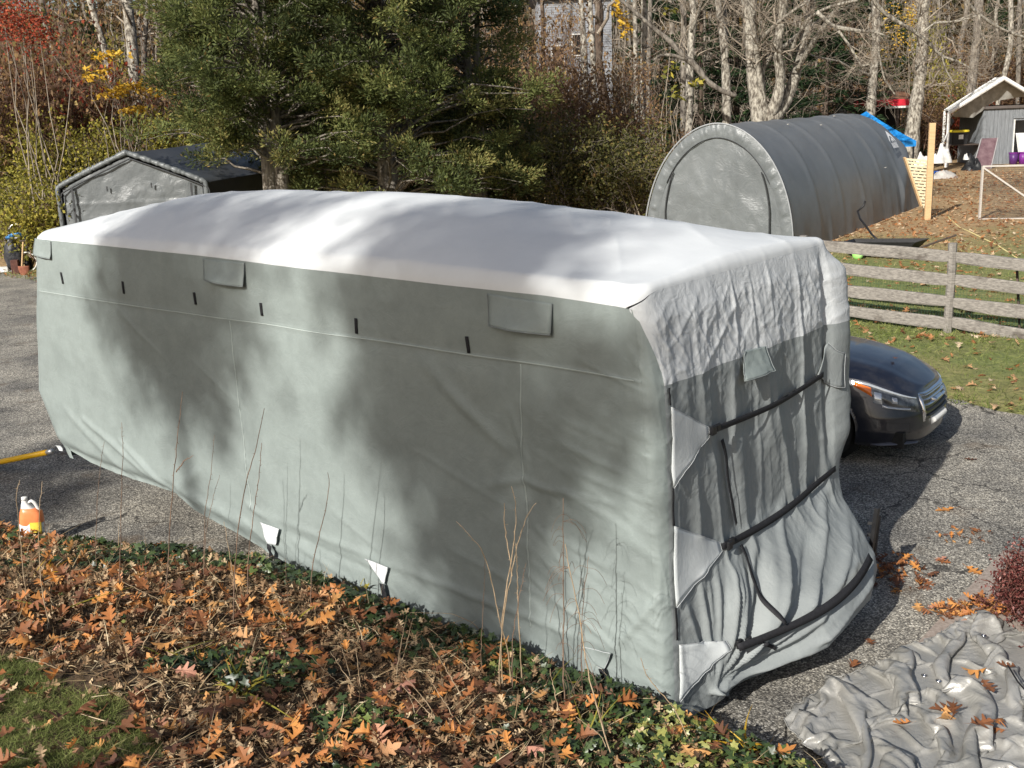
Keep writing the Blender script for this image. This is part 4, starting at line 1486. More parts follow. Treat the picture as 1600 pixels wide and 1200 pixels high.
# blue bowl
c = G(1466, 271, 0.1)
mb = MB(); mb.lathe([(0.0, 0.0), (0.22, 0.0), (0.34, 0.18), (0.32, 0.18), (0.2, 0.03), (0, 0.03)], (c[0], c[1], 0.02), 20)
tag(mb.build('bowl', M('blue_plastic', (0.02, 0.07, 0.33), (0.03, 0.10, 0.42), 3, 0.4), None, True), 'blue plastic bowl on the leafy ground beside the tan stake', 'bowl')

# tall stake, short post and lattice panel -----------------------------
DP = 35.06
base = G(1448, 345)
top = at(1458, 192, base[1]); tw_ = 9.0 / 1700 * base[1]
stk = mb = MB()
mb.bbox(((base[0] + top[0]) / 2 + 0.0, base[1], top[2] / 2 - 0.05), (tw_, 0.10, top[2] + 0.1), None, 0.006)
tag(mb.build('wooden_stake', NEWWOOD, None), 'tall pale tan lumber stake standing at the end of the round shelter', 'stake')
mb = MB(); b2 = at(1455, 262, base[1] + 0.1)
mb.bbox((b2[0] + 0.02, base[1] + 0.13, b2[2] / 2), (0.15, 0.08, b2[2]), None, 0.006)
tag(mb.build('grey_post', OLDWOOD, None), 'shorter weathered post fixed behind the tall tan stake', 'post')
a = at(1411, 246, base[1] + 3.2); b_ = at(1449, 250, base[1] + 0.15)
lat = thing('lattice_panel', 'cream lattice panel with a tan frame between the round shelter and the tall stake', 'panel', (b_[0], b_[1], 0))
A0 = np.array([a[0], a[1], a[2]]); A1_ = np.array([b_[0], b_[1], a[2]])
LATM = M('cream_lattice', (0.55, 0.49, 0.33), (0.66, 0.60, 0.42), 8, 0.7)
rows = 16
lower = np.array([b_[0] - 0.25, b_[1] + 0.05, 0.08])
DLt = base[1] + 0.4
P0l, P1l = at(1413, 246, DLt), at(1439, 322, DLt)
local_put('frame_board', MB().beam(P0l, P1l, 0.05, 0.16, up=(0, 1, 0)), NEWWOOD, lat)
xr_ = at(1449, 280, DLt)[0]
rows = 15
for r_ in range(rows):
    f = (r_ + 0.5) / rows
    l_ = P0l + (P1l - P0l) * f
    local_put('slat', MB().beam(l_, (xr_, l_[1], l_[2] - 0.12 * (xr_ - l_[0])), 0.02, (P0l[2] - P1l[2]) / rows * 0.62, up=(0, 0, 1)), LATM, lat)
mb = MB()
for r_ in range(rows):
    l_ = P0l + (P1l - P0l) * ((r_ + 1.0) / rows)
    x = 0.08 + (0.10 if r_ % 2 else 0)
    while x < xr_ - l_[0]:
        mb.box((l_[0] + x, l_[1] + 0.01, l_[2] - 0.12 * x), (0.045, 0.015, 0.09)); x += 0.20
tag(local_put('lattice_strip', mb, LATM, lat), kind='stuff')

# wire gate -------------------------------------------------------------
gL, gR = np.array(G(1530, 345)), np.array(G(1600, 344)); gR = gL + (gR - gL) * 1.7
hz_ = at(1533, 260, gL[1])[2]
gate = thing('wire_gate', 'pale wooden framed wire gate with one diagonal brace on the leafy lawn', 'gate', tuple(gL))
PALE = mat_wood('pale_grey_wood', (0.33, 0.30, 0.27), (0.50, 0.47, 0.43), knots=False)
H3 = np.array([0, 0, hz_])
for a, b in ((gL, gL + H3), (gL + H3, gR + H3), (gL + (0, 0, .05), gR + (0, 0, .05)), (gR, gR + H3), (gL + H3 * 0.98, gR + (0, 0, 0.05))):
    local_put('frame_bar', MB().beam(a, b, 0.05, 0.09, up=(0, 1, 0.01)), PALE, gate)
mb = MB()
for f in np.linspace(0, 1, 56)[1:-1]:
    q = gL + (gR - gL) * f + np.array((0, .03, 0)); mb.tube([q + (0, 0, .05), q + H3], 0.004, 3, False)
for z_ in np.linspace(0.1, hz_, 26):
    mb.tube([gL + (0, .03, z_), gR + (0, .03, z_)], 0.004, 3, False)
tag(local_put('wire_mesh', mb, M('grey_wire', (0.16, 0.15, 0.14), None, 3, 0.5, metal=0.5), gate), kind='stuff')

# blue canopy, red lean-to ---------------------------------------------
BL = M('blue_tarp', (0.015, 0.20, 0.55), (0.025, 0.27, 0.68), 2, 0.45, 0.3, 6, 0.03)
DB = 45.0
q = [at(*p_, DB) for p_ in ((1350, 165), (1368, 182), (1400, 198), (1428, 218), (1424, 231), (1402, 231))]
canb = thing('blue_canopy', 'bright blue tarp canopy on dark legs behind the round shelter', 'canopy', (q[3][0], DB, 0))
apx_ = at(1352, 168, DB + 1.2)
cA = q[3]; lowz = at(1424, 229, DB)[2]; uppz = q[3][2]
C1 = np.array([cA[0] + 0.1, DB, lowz + 0.22]); C2 = C1 + np.array([-3.6, 0.0, 0]); C3 = C1 + np.array([-0.3, 3.0, 0]); C4 = C2 + np.array([-0.3, 3.0, 0])
AP = at(1354, 174, DB + 1.5)
mb = MB()
for a, b in ((C1, C2), (C3, C1), (C4, C3), (C2, C4)):
    U, V = np.meshgrid(np.linspace(0, 1, 10), np.linspace(0, 1, 10), indexing='ij')
    P = (a + (b - a) * U[..., None]) * (1 - V[..., None]) + AP * V[..., None]
    P[..., 2] -= 0.12 * np.sin(V * PI) * (0.4 + 0.6 * np.sin(U * PI))
    mb.grid(P)
    W2 = np.stack([a + (b - a) * U[:, :2], a + (b - a) * U[:, :2]], 0) if False else None
local_put('roof_sheet', mb, BL, canb, True)
mb = MB()
for a, b in ((C1, C2), (C3, C1)):
    mb.slab(np.stack([np.stack([a, a - (0, 0, .22)]), np.stack([b, b - (0, 0, .22)])]), 0.01, (0, -1, 0))
local_put('valance', mb, BL, canb)
for c in (C1, C2, C3, C4):
    local_put('leg', MB().beam((c[0] - 0.08, c[1] + 0.05, 0), (c[0] - 0.08, c[1] + 0.05, c[2]), 0.06, 0.06), BLACKPL, canb)
DR = 56.0
a, b = at(1334, 163, DR), at(1440, 168, DR)
red = thing('red_lean_to', 'red edged lean-to with fallen leaves covering its flat roof', 'lean-to', (a[0] + 1, DR, 0))
RED = M('red_paint', (0.45, 0.015, 0.03), (0.6, 0.03, 0.05), 3, 0.5)
zr = a[2]
local_put('fascia', MB().bbox(((a[0] + b[0]) / 2, DR, zr), (b[0] - a[0], 0.08, 0.32), None, 0.01), RED, red)
local_put('white_trim', MB().bbox(((a[0] + b[0]) / 2 + .8, DR - 0.03, zr - 0.22), (b[0] - a[0] - 1.6, 0.08, 0.10), None, 0.01), WHITEPAINT, red)
local_put('roof', MB().box(((a[0] + b[0]) / 2, DR + 1.6, zr + 0.28), (b[0] - a[0], 3.1, 0.2), np.array([[1, 0, 0], [0, .99, -.14], [0, .14, .99]])), M('leafy_roof', (0.12, 0.05, 0.025), (0.30, 0.15, 0.08), 6, 0.9, 0.9, 20, 0.1), red)
for f in (0.02, 0.33, 0.66, 0.98):
    x_ = a[0] + (b[0] - a[0]) * f
    local_put('post', MB().beam((x_, DR + .1, 0), (x_, DR + .1, zr - 0.15), 0.12, 0.12), DKW, red)
local_put('back_wall', MB().box(((a[0] + b[0]) / 2, DR + 3.0, zr / 2), (b[0] - a[0], 0.08, zr)), M('black_board', (0.006, 0.006, 0.006), (0.015, 0.013, 0.012), 3, 0.9), red)

# green ball, wheelbarrow, bent rod, rope -------------------------------
c = G(1340, 408); 
ball = mb = MB(); th = np.linspace(-PI / 2, PI / 2, 13)
mb.lathe(np.stack([0.14 * np.cos(th), 0.14 * np.sin(th)], 1), (c[0], c[1], 0.17), 20)
GR = M('lime_rubber', (0.25, 0.62, 0.10), (0.40, 0.72, 0.25), 4, 0.6)
tag(mb.build('ball', GR, None, True), 'lime green ball on the grass behind the top fence rail', 'ball')
wb = G(1400, 404)
barrow = thing('wheelbarrow', 'black low cart lying on the lawn just behind the fence rails', 'cart', tuple(wb))
mb = MB()
V = [(-0.75, -.3, .12), (.55, -.34, .12), (.55, .34, .12), (-0.75, .3, .12), (-1.0, -.42, .42), (.95, -.45, .52), (.95, .45, .52), (-1.0, .42, .42)]
V = np.array(V); V = V @ np.array([[FD[0], FD[1], 0], [FN[0], FN[1], 0], [0, 0, 1]]) + np.array([wb[0] - 0.3, wb[1], 0])
mb.add(V, [[3, 2, 1, 0], [0, 1, 5, 4], [1, 2, 6, 5], [2, 3, 7, 6], [3, 0, 4, 7]])
local_put('tray', mb, BLACKPL, barrow)
for k in (-0.3, 0.3):
    o1 = np.array([wb[0], wb[1], 0]) + np.array([*FD, 0]) * 0.6 + np.array([*FN, 0]) * k
    local_put('handle', MB().tube([o1 + (0, 0, .3), o1 + np.array([*FD, 0]) * 0.75 + (0, 0, .62)], 0.025, 6), DKW, barrow)
mb = MB(); mb.lathe([(0, -.04), (.14, -.04), (.17, 0), (.14, .04), (0, .04)], np.array([wb[0], wb[1], .17]) - np.array([*FD, 0]) * 1.1, 16, np.array([[1, 0, 0], [0, 0, 1], [0, -1, 0.]]))
local_put('wheel', mb, BLACKPL, barrow, True)
pts = [at(*p_) for p_ in ((1352, 314, 29.9), (1349, 322, 29.9), (1340, 330, 29.9), (1344, 342, 29.2), (1352, 352, 28.8), (1362, 366, 28.4), (1378, 382, 28.0))]
tag(MB().tube(pts, 0.028, 6).build('bent_rod', BLACKPL, None, True), 'bent black pole leaning against the round shelter cover', 'pole')
pts = [G(x_, y_, 0.05) for x_, y_ in ((1478, 330), (1484, 342), (1500, 356), (1515, 362), (1535, 372), (1560, 384), (1590, 404), (1640, 420))]
tag(MB().tube([tuple(p_) for p_ in pts], 0.02, 5).build('rope', M('yellow_rope', (0.6, 0.5, 0.22), (0.7, 0.62, 0.32), 5, 0.7), None, True), 'pale yellow rope snaking over the leafy lawn beyond the fence', 'rope')

# ================================================================== left yard items
cb = G(30, 425)
D2 = cb[1]
truck = thing('hand_truck', 'upright hand truck loaded with black bags and a blue strap beside the driveway', 'hand truck', (cb[0], D2, 0))
k_ = D2 / 1700.0
def lp(px, py, dy=0.0):
    return at(px, py, D2 + dy)
MET = M('pale_metal_tube', (0.5, 0.5, 0.5), (0.62, 0.62, 0.62), 3, 0.35, metal=0.7)
fr_ = [lp(13, 425), lp(13, 385), lp(14, 358), lp(18, 352), lp(26, 350), lp(33, 352), lp(37, 358), lp(41, 385), lp(43, 425)]
local_put('frame', MB().tube(fr_, 0.025, 6), MET, truck, True)
for y_ in (372, 392, 412):
    local_put('crossbar', MB().tube([lp(13, y_, .02), lp(42, y_, .02)], 0.02, 5), MET, truck)
for px in (17, 45):
    c = lp(px, 412, 0.1)
    R = np.array([[0, 0, 1], [0, 1, 0], [-1, 0, 0.]])
    local_put('wheel', MB().lathe([(0.06, -.05), (.17, -.05), (.2, 0), (.17, .05), (0.06, .05)], c, 16, R @ np.eye(3)), BLACKPL, truck, True)
heapm = M('black_bag2', (0.012, 0.013, 0.016), (0.05, 0.05, 0.055), 5, 0.4, 0.5, 9, 0.05)
mb = MB(); U, V = np.meshgrid(np.linspace(0, 2 * PI, 20, endpoint=False), np.linspace(0, 1, 12), indexing='ij')
c = lp(28, 420); hh = lp(28, 375)[2] - 0.1
R_ = 0.26 * np.sin(PI * np.clip(V * 0.93 + 0.05, 0, 1)) ** 0.5 * (1 + 0.15 * fbm(np.cos(U) * 2, V * 4 + np.sin(U), seed=111))
mb.add(np.stack([c[0] + R_ * np.cos(U), D2 - 0.12 + 0.7 * R_ * np.sin(U), 0.12 + V * hh], -1), gridF(20, 12, True))
o = mb.build('black_bag', heapm, None, True); tag(o, 'full black bag strapped upright on the hand truck', 'bag')
tag(MB().tube([lp(11, 372, -.3), lp(20, 367, -.42), (lp(30, 366, -.42)), lp(42, 370, -.3)], 0.06, 6).build('blue_strap', M('blue_nylon', (0.03, 0.13, 0.33), (0.08, 0.25, 0.5), 9, 0.6), None, True), 'faded blue strap tied round the top of the hand truck load', 'strap')
# shovel in front
s0, s1 = at(34, 420, D2 - 0.7), at(36, 378, D2 - 0.7)
sh = thing('shovel', 'rusty bladed shovel leaning with its wooden handle up before the hand truck', 'shovel', (s0[0], s0[1], 0))
local_put('shaft', MB().tube([s0, s1], 0.022, 6), NEWWOOD, sh)
local_put('grip', MB().tube([s1 + (-.1, 0, 0.03), s1 + (.1, 0, 0.03)], 0.02, 6), DKW, sh)
U, V = np.meshgrid(np.linspace(-1, 1, 9), np.linspace(0, 1, 9), indexing='ij')
b0 = np.array([s0[0] + .06, s0[1], s0[2] + .02])
P = np.stack([b0[0] + U * 0.16 * (1 - 0.5 * V ** 3), b0[1] - 0.05 + 0.05 * U ** 2, b0[2] + 0.06 - V * 0.30], -1)
local_put('blade', MB().slab(P, 0.006, (0, -1, 0)), M('rust', (0.16, 0.055, 0.03), (0.26, 0.10, 0.06), 8, 0.8), sh, True)
# flower pot / brick block
c = at(27, 418, D2 - 0.4)
tag(MB().bbox((c[0] - .05, D2 - .4, 0.2), (0.2, 0.2, 0.40), 0.2, 0.01).build('clay_block', M('dark_clay', (0.07, 0.03, 0.025), (0.12, 0.055, 0.04), 8, 0.9), None), 'dark red clay block standing beside the shovel blade', 'block')
c = at(48, 408, D2 - 0.1)
R = np.array([[1, 0, 0], [0, 0, 1], [0, -1, 0.]])
th = np.linspace(0, 2 * PI, 25)
tag(MB().tube(np.stack([c[0] - 0.1 + 0.27 * np.cos(th), c[1] + 0 * th, 0.3 + 0.27 * np.sin(th)], 1), 0.02, 5, False).build('wheel_rim', WHITEPAINT, None, True), 'thin white bicycle wheel rim standing behind the shovel', 'wheel')
c = G(3, 424)
heap('pale_tub', 'pale upturned tub lid lying on the grass at the left edge', 'lid', (c[0], c[1], 0.03), 0.45, 0.12, WHITEPAINT, 7, rough=0.1)
# second garden item under trees
# yellow pole on the driveway
a, b = G(-30, 728, 0.05), G(82, 705, 0.42)
pole = thing('yellow_pole', 'bright yellow fibreglass pole resting on the driveway at the trailer corner', 'pole', tuple(a))
a = np.array(a); b = np.array(b)
local_put('shaft', MB().tube([a, a + (b - a) * .3, a + (b - a) * 0.93], 0.034, 10), M('yellow_fibreglass', (0.72, 0.38, 0.01), (0.82, 0.48, 0.02), 2, 0.35), pole, True)
local_put('ferrule', MB().tube([a + (b - a) * 0.93, b], 0.03, 10), MET, pole, True)
# ================================================================== dark sedan
def mat_paint():
    m, nt, p = _nodes('dark_blue_paint')
    n = _noise(nt, 900, 1)
    r = _ramp(nt, [(0.4, (0.006, 0.007, 0.013)), (0.75, (0.016, 0.018, 0.030))], n.outputs[0])
    d = _noise(nt, 5, 5, 0.7)
    dr = _ramp(nt, [(0.45, (0, 0, 0)), (0.8, (0.35,) * 3)], d.outputs[0])
    c = _mix(nt, r.outputs[0], (0.10, 0.09, 0.08), dr.outputs[0])
    nt.links.new(c, p.inputs['Base Color'])
    p.inputs['Roughness'].default_value = 0.33
    p.inputs['Metallic'].default_value = 0.2
    p.inputs['Coat Weight'].default_value = 0.8
    p.inputs['Coat Roughness'].default_value = 0.06
    return m


PAINT = mat_paint()
CHROME = M('chrome', (0.6, 0.6, 0.62), None, 3, 0.15, metal=1.0)
GLASSD = M('dark_glass', (0.01, 0.012, 0.014), None, 3, 0.04, spec=0.8)
AMBER = M('amber_lens', (0.75, 0.16, 0.02), (0.85, 0.22, 0.03), 12, 0.15, spec=0.7)
LAMPG = M('lamp_housing', (0.05, 0.055, 0.06), (0.16, 0.17, 0.18), 14, 0.12, metal=0.3, spec=0.8)
LAMPB = M('lamp_reflector', (0.55, 0.58, 0.6), (0.7, 0.72, 0.74), 9, 0.15, metal=0.6)
RUBBER = M('rubber', (0.012, 0.012, 0.012), (0.02, 0.02, 0.02), 20, 0.8)
GRILLE = M('grille_plastic', (0.012, 0.012, 0.013), None, 3, 0.4)

nose = G(1463, 706)                        # ground below the nose
cyaw = math.atan2(-EY, -EX) + 0.06
car = thing('sedan', 'dark navy sedan parked behind the covered trailer with orange leaf on its hood', 'car', (nose[0], nose[1], 0), cyaw)
car.scale = (1.06, 1.04, 1.13)
HW, XB = 0.92, 0.85


def plan(v):
    """v 0..1: from the rear along the near side (y<0) round the nose to the far side"""
    v = np.asarray(v, float)
    w = np.where(v < 0.5, v, 1 - v) * 2          # 0 rear .. 1 nose centre
    sgn = np.where(v < 0.5, -1.0, 1.0)
    k = np.clip((w - 0.45) / 0.55, 0, 1)
    th = k * PI / 2
    x = np.where(w < 0.45, -4.75 + (4.75 - XB) * w / 0.45, -XB + XB * np.sin(th) ** 0.86)
    y = np.where(w < 0.45, HW, HW * np.cos(th) ** 0.62)
    y = y * np.interp(x, [-4.75, -4.3, -3.6, 0], [0.86, 0.95, 1, 1])
    return x, y * sgn


def zline(x):
    """top edge of the body side"""
    return np.interp(x, [-4.8, -4.2, -3.4, -1.2, -0.9, -0.5, -0.15, 0.0], [0.98, 1.0, 0.97, 0.93, 0.90, 0.84, 0.755, 0.715])


def inset(z, x):
    """tumblehome and bumper shape"""
    front = sstep(-1.2, -0.1, x)
    side = np.interp(z, [0.18, 0.30, 0.55, 0.75, 0.98], [0.07, 0.02, 0.0, 0.015, 0.07])
    fr = np.interp(z, [0.18, 0.24, 0.36, 0.50, 0.60, 0.70, 0.86], [0.10, 0.03, 0.0, 0.02, 0.05, 0.09, 0.20])
    return side * (1 - front) + fr * front


def wall(v, b, off=0.0):
    x, y = plan(v)
    z = 0.20 + b * (zline(x) - 0.20)
    e = 1e-3
    x1, y1 = plan(np.clip(v - e, 0, 1)); x2, y2 = plan(np.clip(v + e, 0, 1))
    tx, ty = x2 - x1, y2 - y1
    l = np.hypot(tx, ty) + 1e-9
    nx, ny = ty / l, -tx / l
    i = inset(z, x) - off
    return np.stack([x - nx * i, y - ny * i, z], -1)


def cput(name, mb, mat, smooth=True, parent=None):
    return put(name, mb.mesh(name, smooth), mat, parent or car)


# body side with wheel openings
v = np.unique(np.concatenate([np.linspace(0, 0.225, 90), np.linspace(0.225, 0.775, 220), np.linspace(0.775, 1, 90)]))
b = np.linspace(0, 1, 40)
Vg, Bg_ = np.meshgrid(v, b, indexing='ij')
P = wall(Vg, Bg_)
F = gridF(*Vg.shape)
Pf = P.reshape(-1, 3)
WX = (-0.98, -3.75)
RAD = 0.375
inside = np.zeros(len(Pf), bool)
for wx in WX:
    dx, dz = Pf[:, 0] - wx, Pf[:, 2] - 0.335
    r = np.hypot(dx, dz)
    near = (r < RAD + 0.03) & (np.abs(Pf[:, 1]) > 0.6)
    ins = (r < RAD) & (np.abs(Pf[:, 1]) > 0.6)
    snap = near & ~ins
    Pf[snap, 0] = wx + dx[snap] / r[snap] * RAD
    Pf[snap, 2] = 0.335 + dz[snap] / r[snap] * RAD
    inside |= ins
F = F[~inside[F].any(axis=1)]
cput('body', MB().add(Pf, F), PAINT)
# hood and deck
w = np.linspace(0, 0.5, 140)
Cn, Wn = np.meshgrid(w, np.linspace(0, 1, 24), indexing='ij')
L_ = wall(Cn, np.ones_like(Cn)); R_ = wall(1 - Cn, np.ones_like(Cn))
P = L_ * (1 - Wn[..., None]) + R_ * Wn[..., None]
xm = P[..., 0]
crown = np.interp(xm, [-4.8, -3.5, -1.5, -0.9, -0.4, 0], [0.06, 0.08, 0.115, 0.12, 0.10, 0.0])
q = np.abs(2 * Wn - 1)
P[..., 2] += crown * (1 - q ** 2.6) + 0.012 * np.exp(-((q - 0.62) / 0.10) ** 2) * sstep(0, -0.4, xm) - 0.012 * np.exp(-((q - 0.86) / 0.02) ** 2)
cput('hood', MB().grid(P), PAINT)
# cabin
st = [(-1.30, 0.98, 0.70, 0), (-1.9, 1.28, 0.62, 0), (-2.35, 1.46, 0.56, 0), (-2.9, 1.49, 0.56, 0), (-3.5, 1.42, 0.55, 0), (-4.1, 1.18, 0.60, 0), (-4.45, 1.0, 0.70, 0)]
st = np.array(st)
xk = np.linspace(-1.30, -4.45, 40)
zt2 = np.interp(-xk, -st[:, 0], st[:, 1]); wt2 = np.interp(-xk, -st[:, 0], st[:, 2])
V = np.linspace(-1, 1, 21)
X = np.repeat(xk[:, None], 21, 1)
Y = np.sign(V)[None] * np.minimum(np.abs(V) * 1.0, 1)[None] * np.where(np.abs(V)[None] > 0.82, 0.86, wt2[:, None] + 0.06)
Y = np.where(np.abs(V)[None] > 0.98, np.sign(V)[None] * 0.86, Y)
Z = np.where(np.abs(V)[None] > 0.92, 0.93, zt2[:, None] - 0.03 * V[None] ** 2)
cput('cabin_glass', MB().grid(np.stack([X, Y, Z], -1)), GLASSD)
X2 = X[13:27]; 
P = np.stack([X[14:28], Y[14:28] * 1.01, Z[14:28] + 0.012], -1)[:, 2:-2]
cput('roof', MB().grid(P), PAINT)
# wheels
for wx in WX:
    for sy in (-1, 1):
        R = np.array([[1, 0, 0], [0, 0, -sy], [0, sy, 0.]])
        mb = MB(); mb.lathe([(0.20, -.11), (.30, -.11), (.325, -.08), (.325, .08), (.30, .11), (.20, .11)], (wx, sy * 0.80, 0.325), 32, R)
        wh = cput('wheel', mb, RUBBER)
        mb = MB(); mb.lathe([(0.0, 0.05), (.05, .06), (.06, .03), (.19, .02), (.205, .07), (.205, .10)], (wx, sy * 0.80, 0.325), 30, R)
        cput('rim', mb, CHROME, parent=wh)
        mb = MB(); mb.lathe([(0.0, -0.02), (.39, -.02), (.39, .12)], (wx, sy * 0.68, 0.335), 24, R)
        cput('wheel_well', mb, RUBBER)
mb = MB(); mb.box((-2.4, 0, 0.28), (4.5, 1.5, 0.16)); cput('underbody', mb, RUBBER, False)


def vpatch(name, va, vb, ba, bb, mat, off, parent=None, nu=24, nv=8, edge=None):
    U, Q = np.meshgrid(np.linspace(0, 1, nu), np.linspace(0, 1, nv), indexing='ij')
    Vv = va + (vb - va) * U
    lo = ba(U) if callable(ba) else ba + 0 * U
    hi = bb(U) if callable(bb) else bb + 0 * U
    Bv = lo + (hi - lo) * Q
    rim = np.minimum(np.minimum(U, 1 - U) * 8, np.minimum(Q, 1 - Q) * 3)
    P = wall(Vv, Bv, off * np.clip(rim, 0, 1) + 0.001)
    return cput(name, MB().grid(P), mat, True, parent)


for sgn in (0, 1):
    f = (lambda q: q) if sgn == 0 else (lambda q: 1 - q)
    # headlight: sweeps back to a point on the fender
    hl = vpatch('headlight', f(0.252), f(0.437), lambda U: 0.72 + 0.20 * (1 - U) ** 2 - 0.10 * U, lambda U: 0.985 - 0.10 * U ** 2, LAMPG, 0.012, nu=40, nv=12)
    vpatch('turn_lens', f(0.256), f(0.300), lambda U: 0.90 - 0.10 * U, lambda U: 0.975 - 0.02 * U, AMBER, 0.018, hl)
    vpatch('chrome_edge', f(0.255), f(0.437), lambda U: 0.945 - 0.09 * U ** 2, lambda U: 0.985 - 0.10 * U ** 2, LAMPB, 0.020, hl, nu=40, nv=4)
    vpatch('reflector', f(0.302), f(0.325), 0.72, 0.93, LAMPB, 0.02, hl)
    vpatch('reflector', f(0.325), f(0.41), 0.665, 0.71, LAMPB, 0.02, hl)
    vpatch('projector_lens', f(0.350), f(0.368), 0.75, 0.88, M('lamp_lens', (0.25, 0.27, 0.3), (0.8, 0.82, 0.85), 30, 0.05, metal=0.4), 0.03, hl, nu=12)
    vpatch('fog_recess', f(0.335), f(0.400), 0.26, 0.44, GRILLE, -0.02)
    # bright blade low on the bumper
    vpatch('bumper_blade', f(0.300), f(0.445), 0.02, lambda U: 0.05 + 0.05 * np.sin(U * PI), M('pale_lip', (0.12, 0.13, 0.16), None, 3, 0.3, metal=0.4), 0.05)
gr = vpatch('grille', 0.452, 0.548, 0.44, 0.93, GRILLE, -0.01, nu=30, nv=12)
for q_ in (0.50, 0.60, 0.70, 0.80, 0.88):
    vpatch('grille_bar', 0.455, 0.545, q_, q_ + 0.035, CHROME if q_ > 0.6 else GRILLE, 0.03, gr, nu=24, nv=4)
vpatch('grille_surround', 0.447, 0.455, 0.42, 0.95, CHROME, 0.03, gr, nu=5)
vpatch('grille_surround', 0.545, 0.553, 0.42, 0.95, CHROME, 0.03, gr, nu=5)
vpatch('grille_surround', 0.447, 0.553, 0.92, 0.955, CHROME, 0.03, gr)
vpatch('badge', 0.492, 0.508, 0.68, 0.82, CHROME, 0.05, gr, nu=12)
vpatch('lower_grille', 0.440, 0.560, 0.08, 0.34, GRILLE, -0.02)
vpatch('licence_plate', 0.478, 0.522, 0.30, 0.46, WHITEPAINT, 0.04)
# ================================================================== leaf clouds
def leaf_quads(pos, dirs, length, width, rng, fold=0.25, roll=None):
    """each leaf a folded rhombus; returns V, F"""
    n = len(pos)
    d = dirs / (np.linalg.norm(dirs, axis=1)[:, None] + 1e-9)
    a = rng.normal(size=(n, 3)) if roll is None else roll
    s = np.cross(a, d); s /= np.linalg.norm(s, axis=1)[:, None] + 1e-9
    nn = np.cross(s, d)
    L = (length * (0.6 + 0.8 * rng.random(n)))[:, None]
    Wd = (width * (0.6 + 0.8 * rng.random(n)))[:, None]
    V = np.stack([pos, pos + d * L * 0.5 + s * Wd * 0.5 + nn * Wd * fold, pos + d * L, pos + d * L * 0.5 - s * Wd * 0.5 + nn * Wd * fold], 1)
    F = np.arange(4 * n).reshape(n, 4)
    return V.reshape(-1, 3), F


def cloud_mesh(name, V, F, rv):
    return mesh_np(name, V, [F], True, {'rnd': rv})


BARK_PALE = M('pale_bark', (0.10, 0.085, 0.068), (0.40, 0.37, 0.31), 11, 0.9, 0.9, 30, 0.04, stretch=(1, 1, 0.45), p0=0.40, p1=0.60)
BARK_GREY = M('grey_bark', (0.06, 0.05, 0.042), (0.27, 0.24, 0.20), 11, 0.9, 0.9, 22, 0.03, stretch=(1, 1, 0.3))
BARK_DARK = M('dark_bark', (0.05, 0.035, 0.026), (0.14, 0.105, 0.08), 8, 0.9, 0.8, 22, 0.03, stretch=(1, 1, 0.3))
TWIG = M('twig_bark', (0.16, 0.13, 0.10), (0.33, 0.28, 0.22), 4, 0.9)
TWIG_BR = M('brown_twig', (0.10, 0.055, 0.035), (0.22, 0.14, 0.10), 4, 0.9)
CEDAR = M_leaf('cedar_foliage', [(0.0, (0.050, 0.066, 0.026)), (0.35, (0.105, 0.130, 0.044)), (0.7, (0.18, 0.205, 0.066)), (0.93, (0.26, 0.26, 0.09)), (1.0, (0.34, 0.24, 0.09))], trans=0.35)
HEMLOCK = M_leaf('conifer_foliage', [(0.0, (0.008, 0.02, 0.008)), (0.6, (0.022, 0.045, 0.014)), (1.0, (0.06, 0.10, 0.03))], trans=0.15)
OLIVE = M_leaf('olive_foliage', [(0.0, (0.05, 0.055, 0.018)), (0.5, (0.12, 0.12, 0.036)), (0.85, (0.22, 0.18, 0.055)), (1.0, (0.34, 0.18, 0.08))])
YGREEN = M_leaf('yellow_green_foliage', [(0.0, (0.09, 0.10, 0.02)), (0.5, (0.27, 0.25, 0.045)), (1.0, (0.52, 0.42, 0.07))])
YELLOW = M_leaf('yellow_foliage', [(0.0, (0.45, 0.24, 0.02)), (0.5, (0.62, 0.38, 0.03)), (1.0, (0.75, 0.50, 0.08))])
REDLEAF = M_leaf('red_foliage', [(0.0, (0.16, 0.025, 0.015)), (0.5, (0.34, 0.06, 0.03)), (1.0, (0.5, 0.13, 0.06))])
BROWNLEAF = M_leaf('brown_foliage', [(0.0, (0.08, 0.045, 0.026)), (0.5, (0.20, 0.12, 0.06)), (0.85, (0.34, 0.21, 0.09)), (1.0, (0.42, 0.32, 0.12))])
OAKHANG = M_leaf('hanging_oak_leaves', [(0.0, (0.12, 0.06, 0.03)), (1.0, (0.30, 0.17, 0.08))])


def wander(rng, a, b, n, amp):
    k = np.linspace(0, 1, n)[:, None]
    P = a + (b - a) * k
    off = np.cumsum(rng.normal(size=(n, 3)) * amp / math.sqrt(n), axis=0)
    off -= off[-1] * k
    return P + off


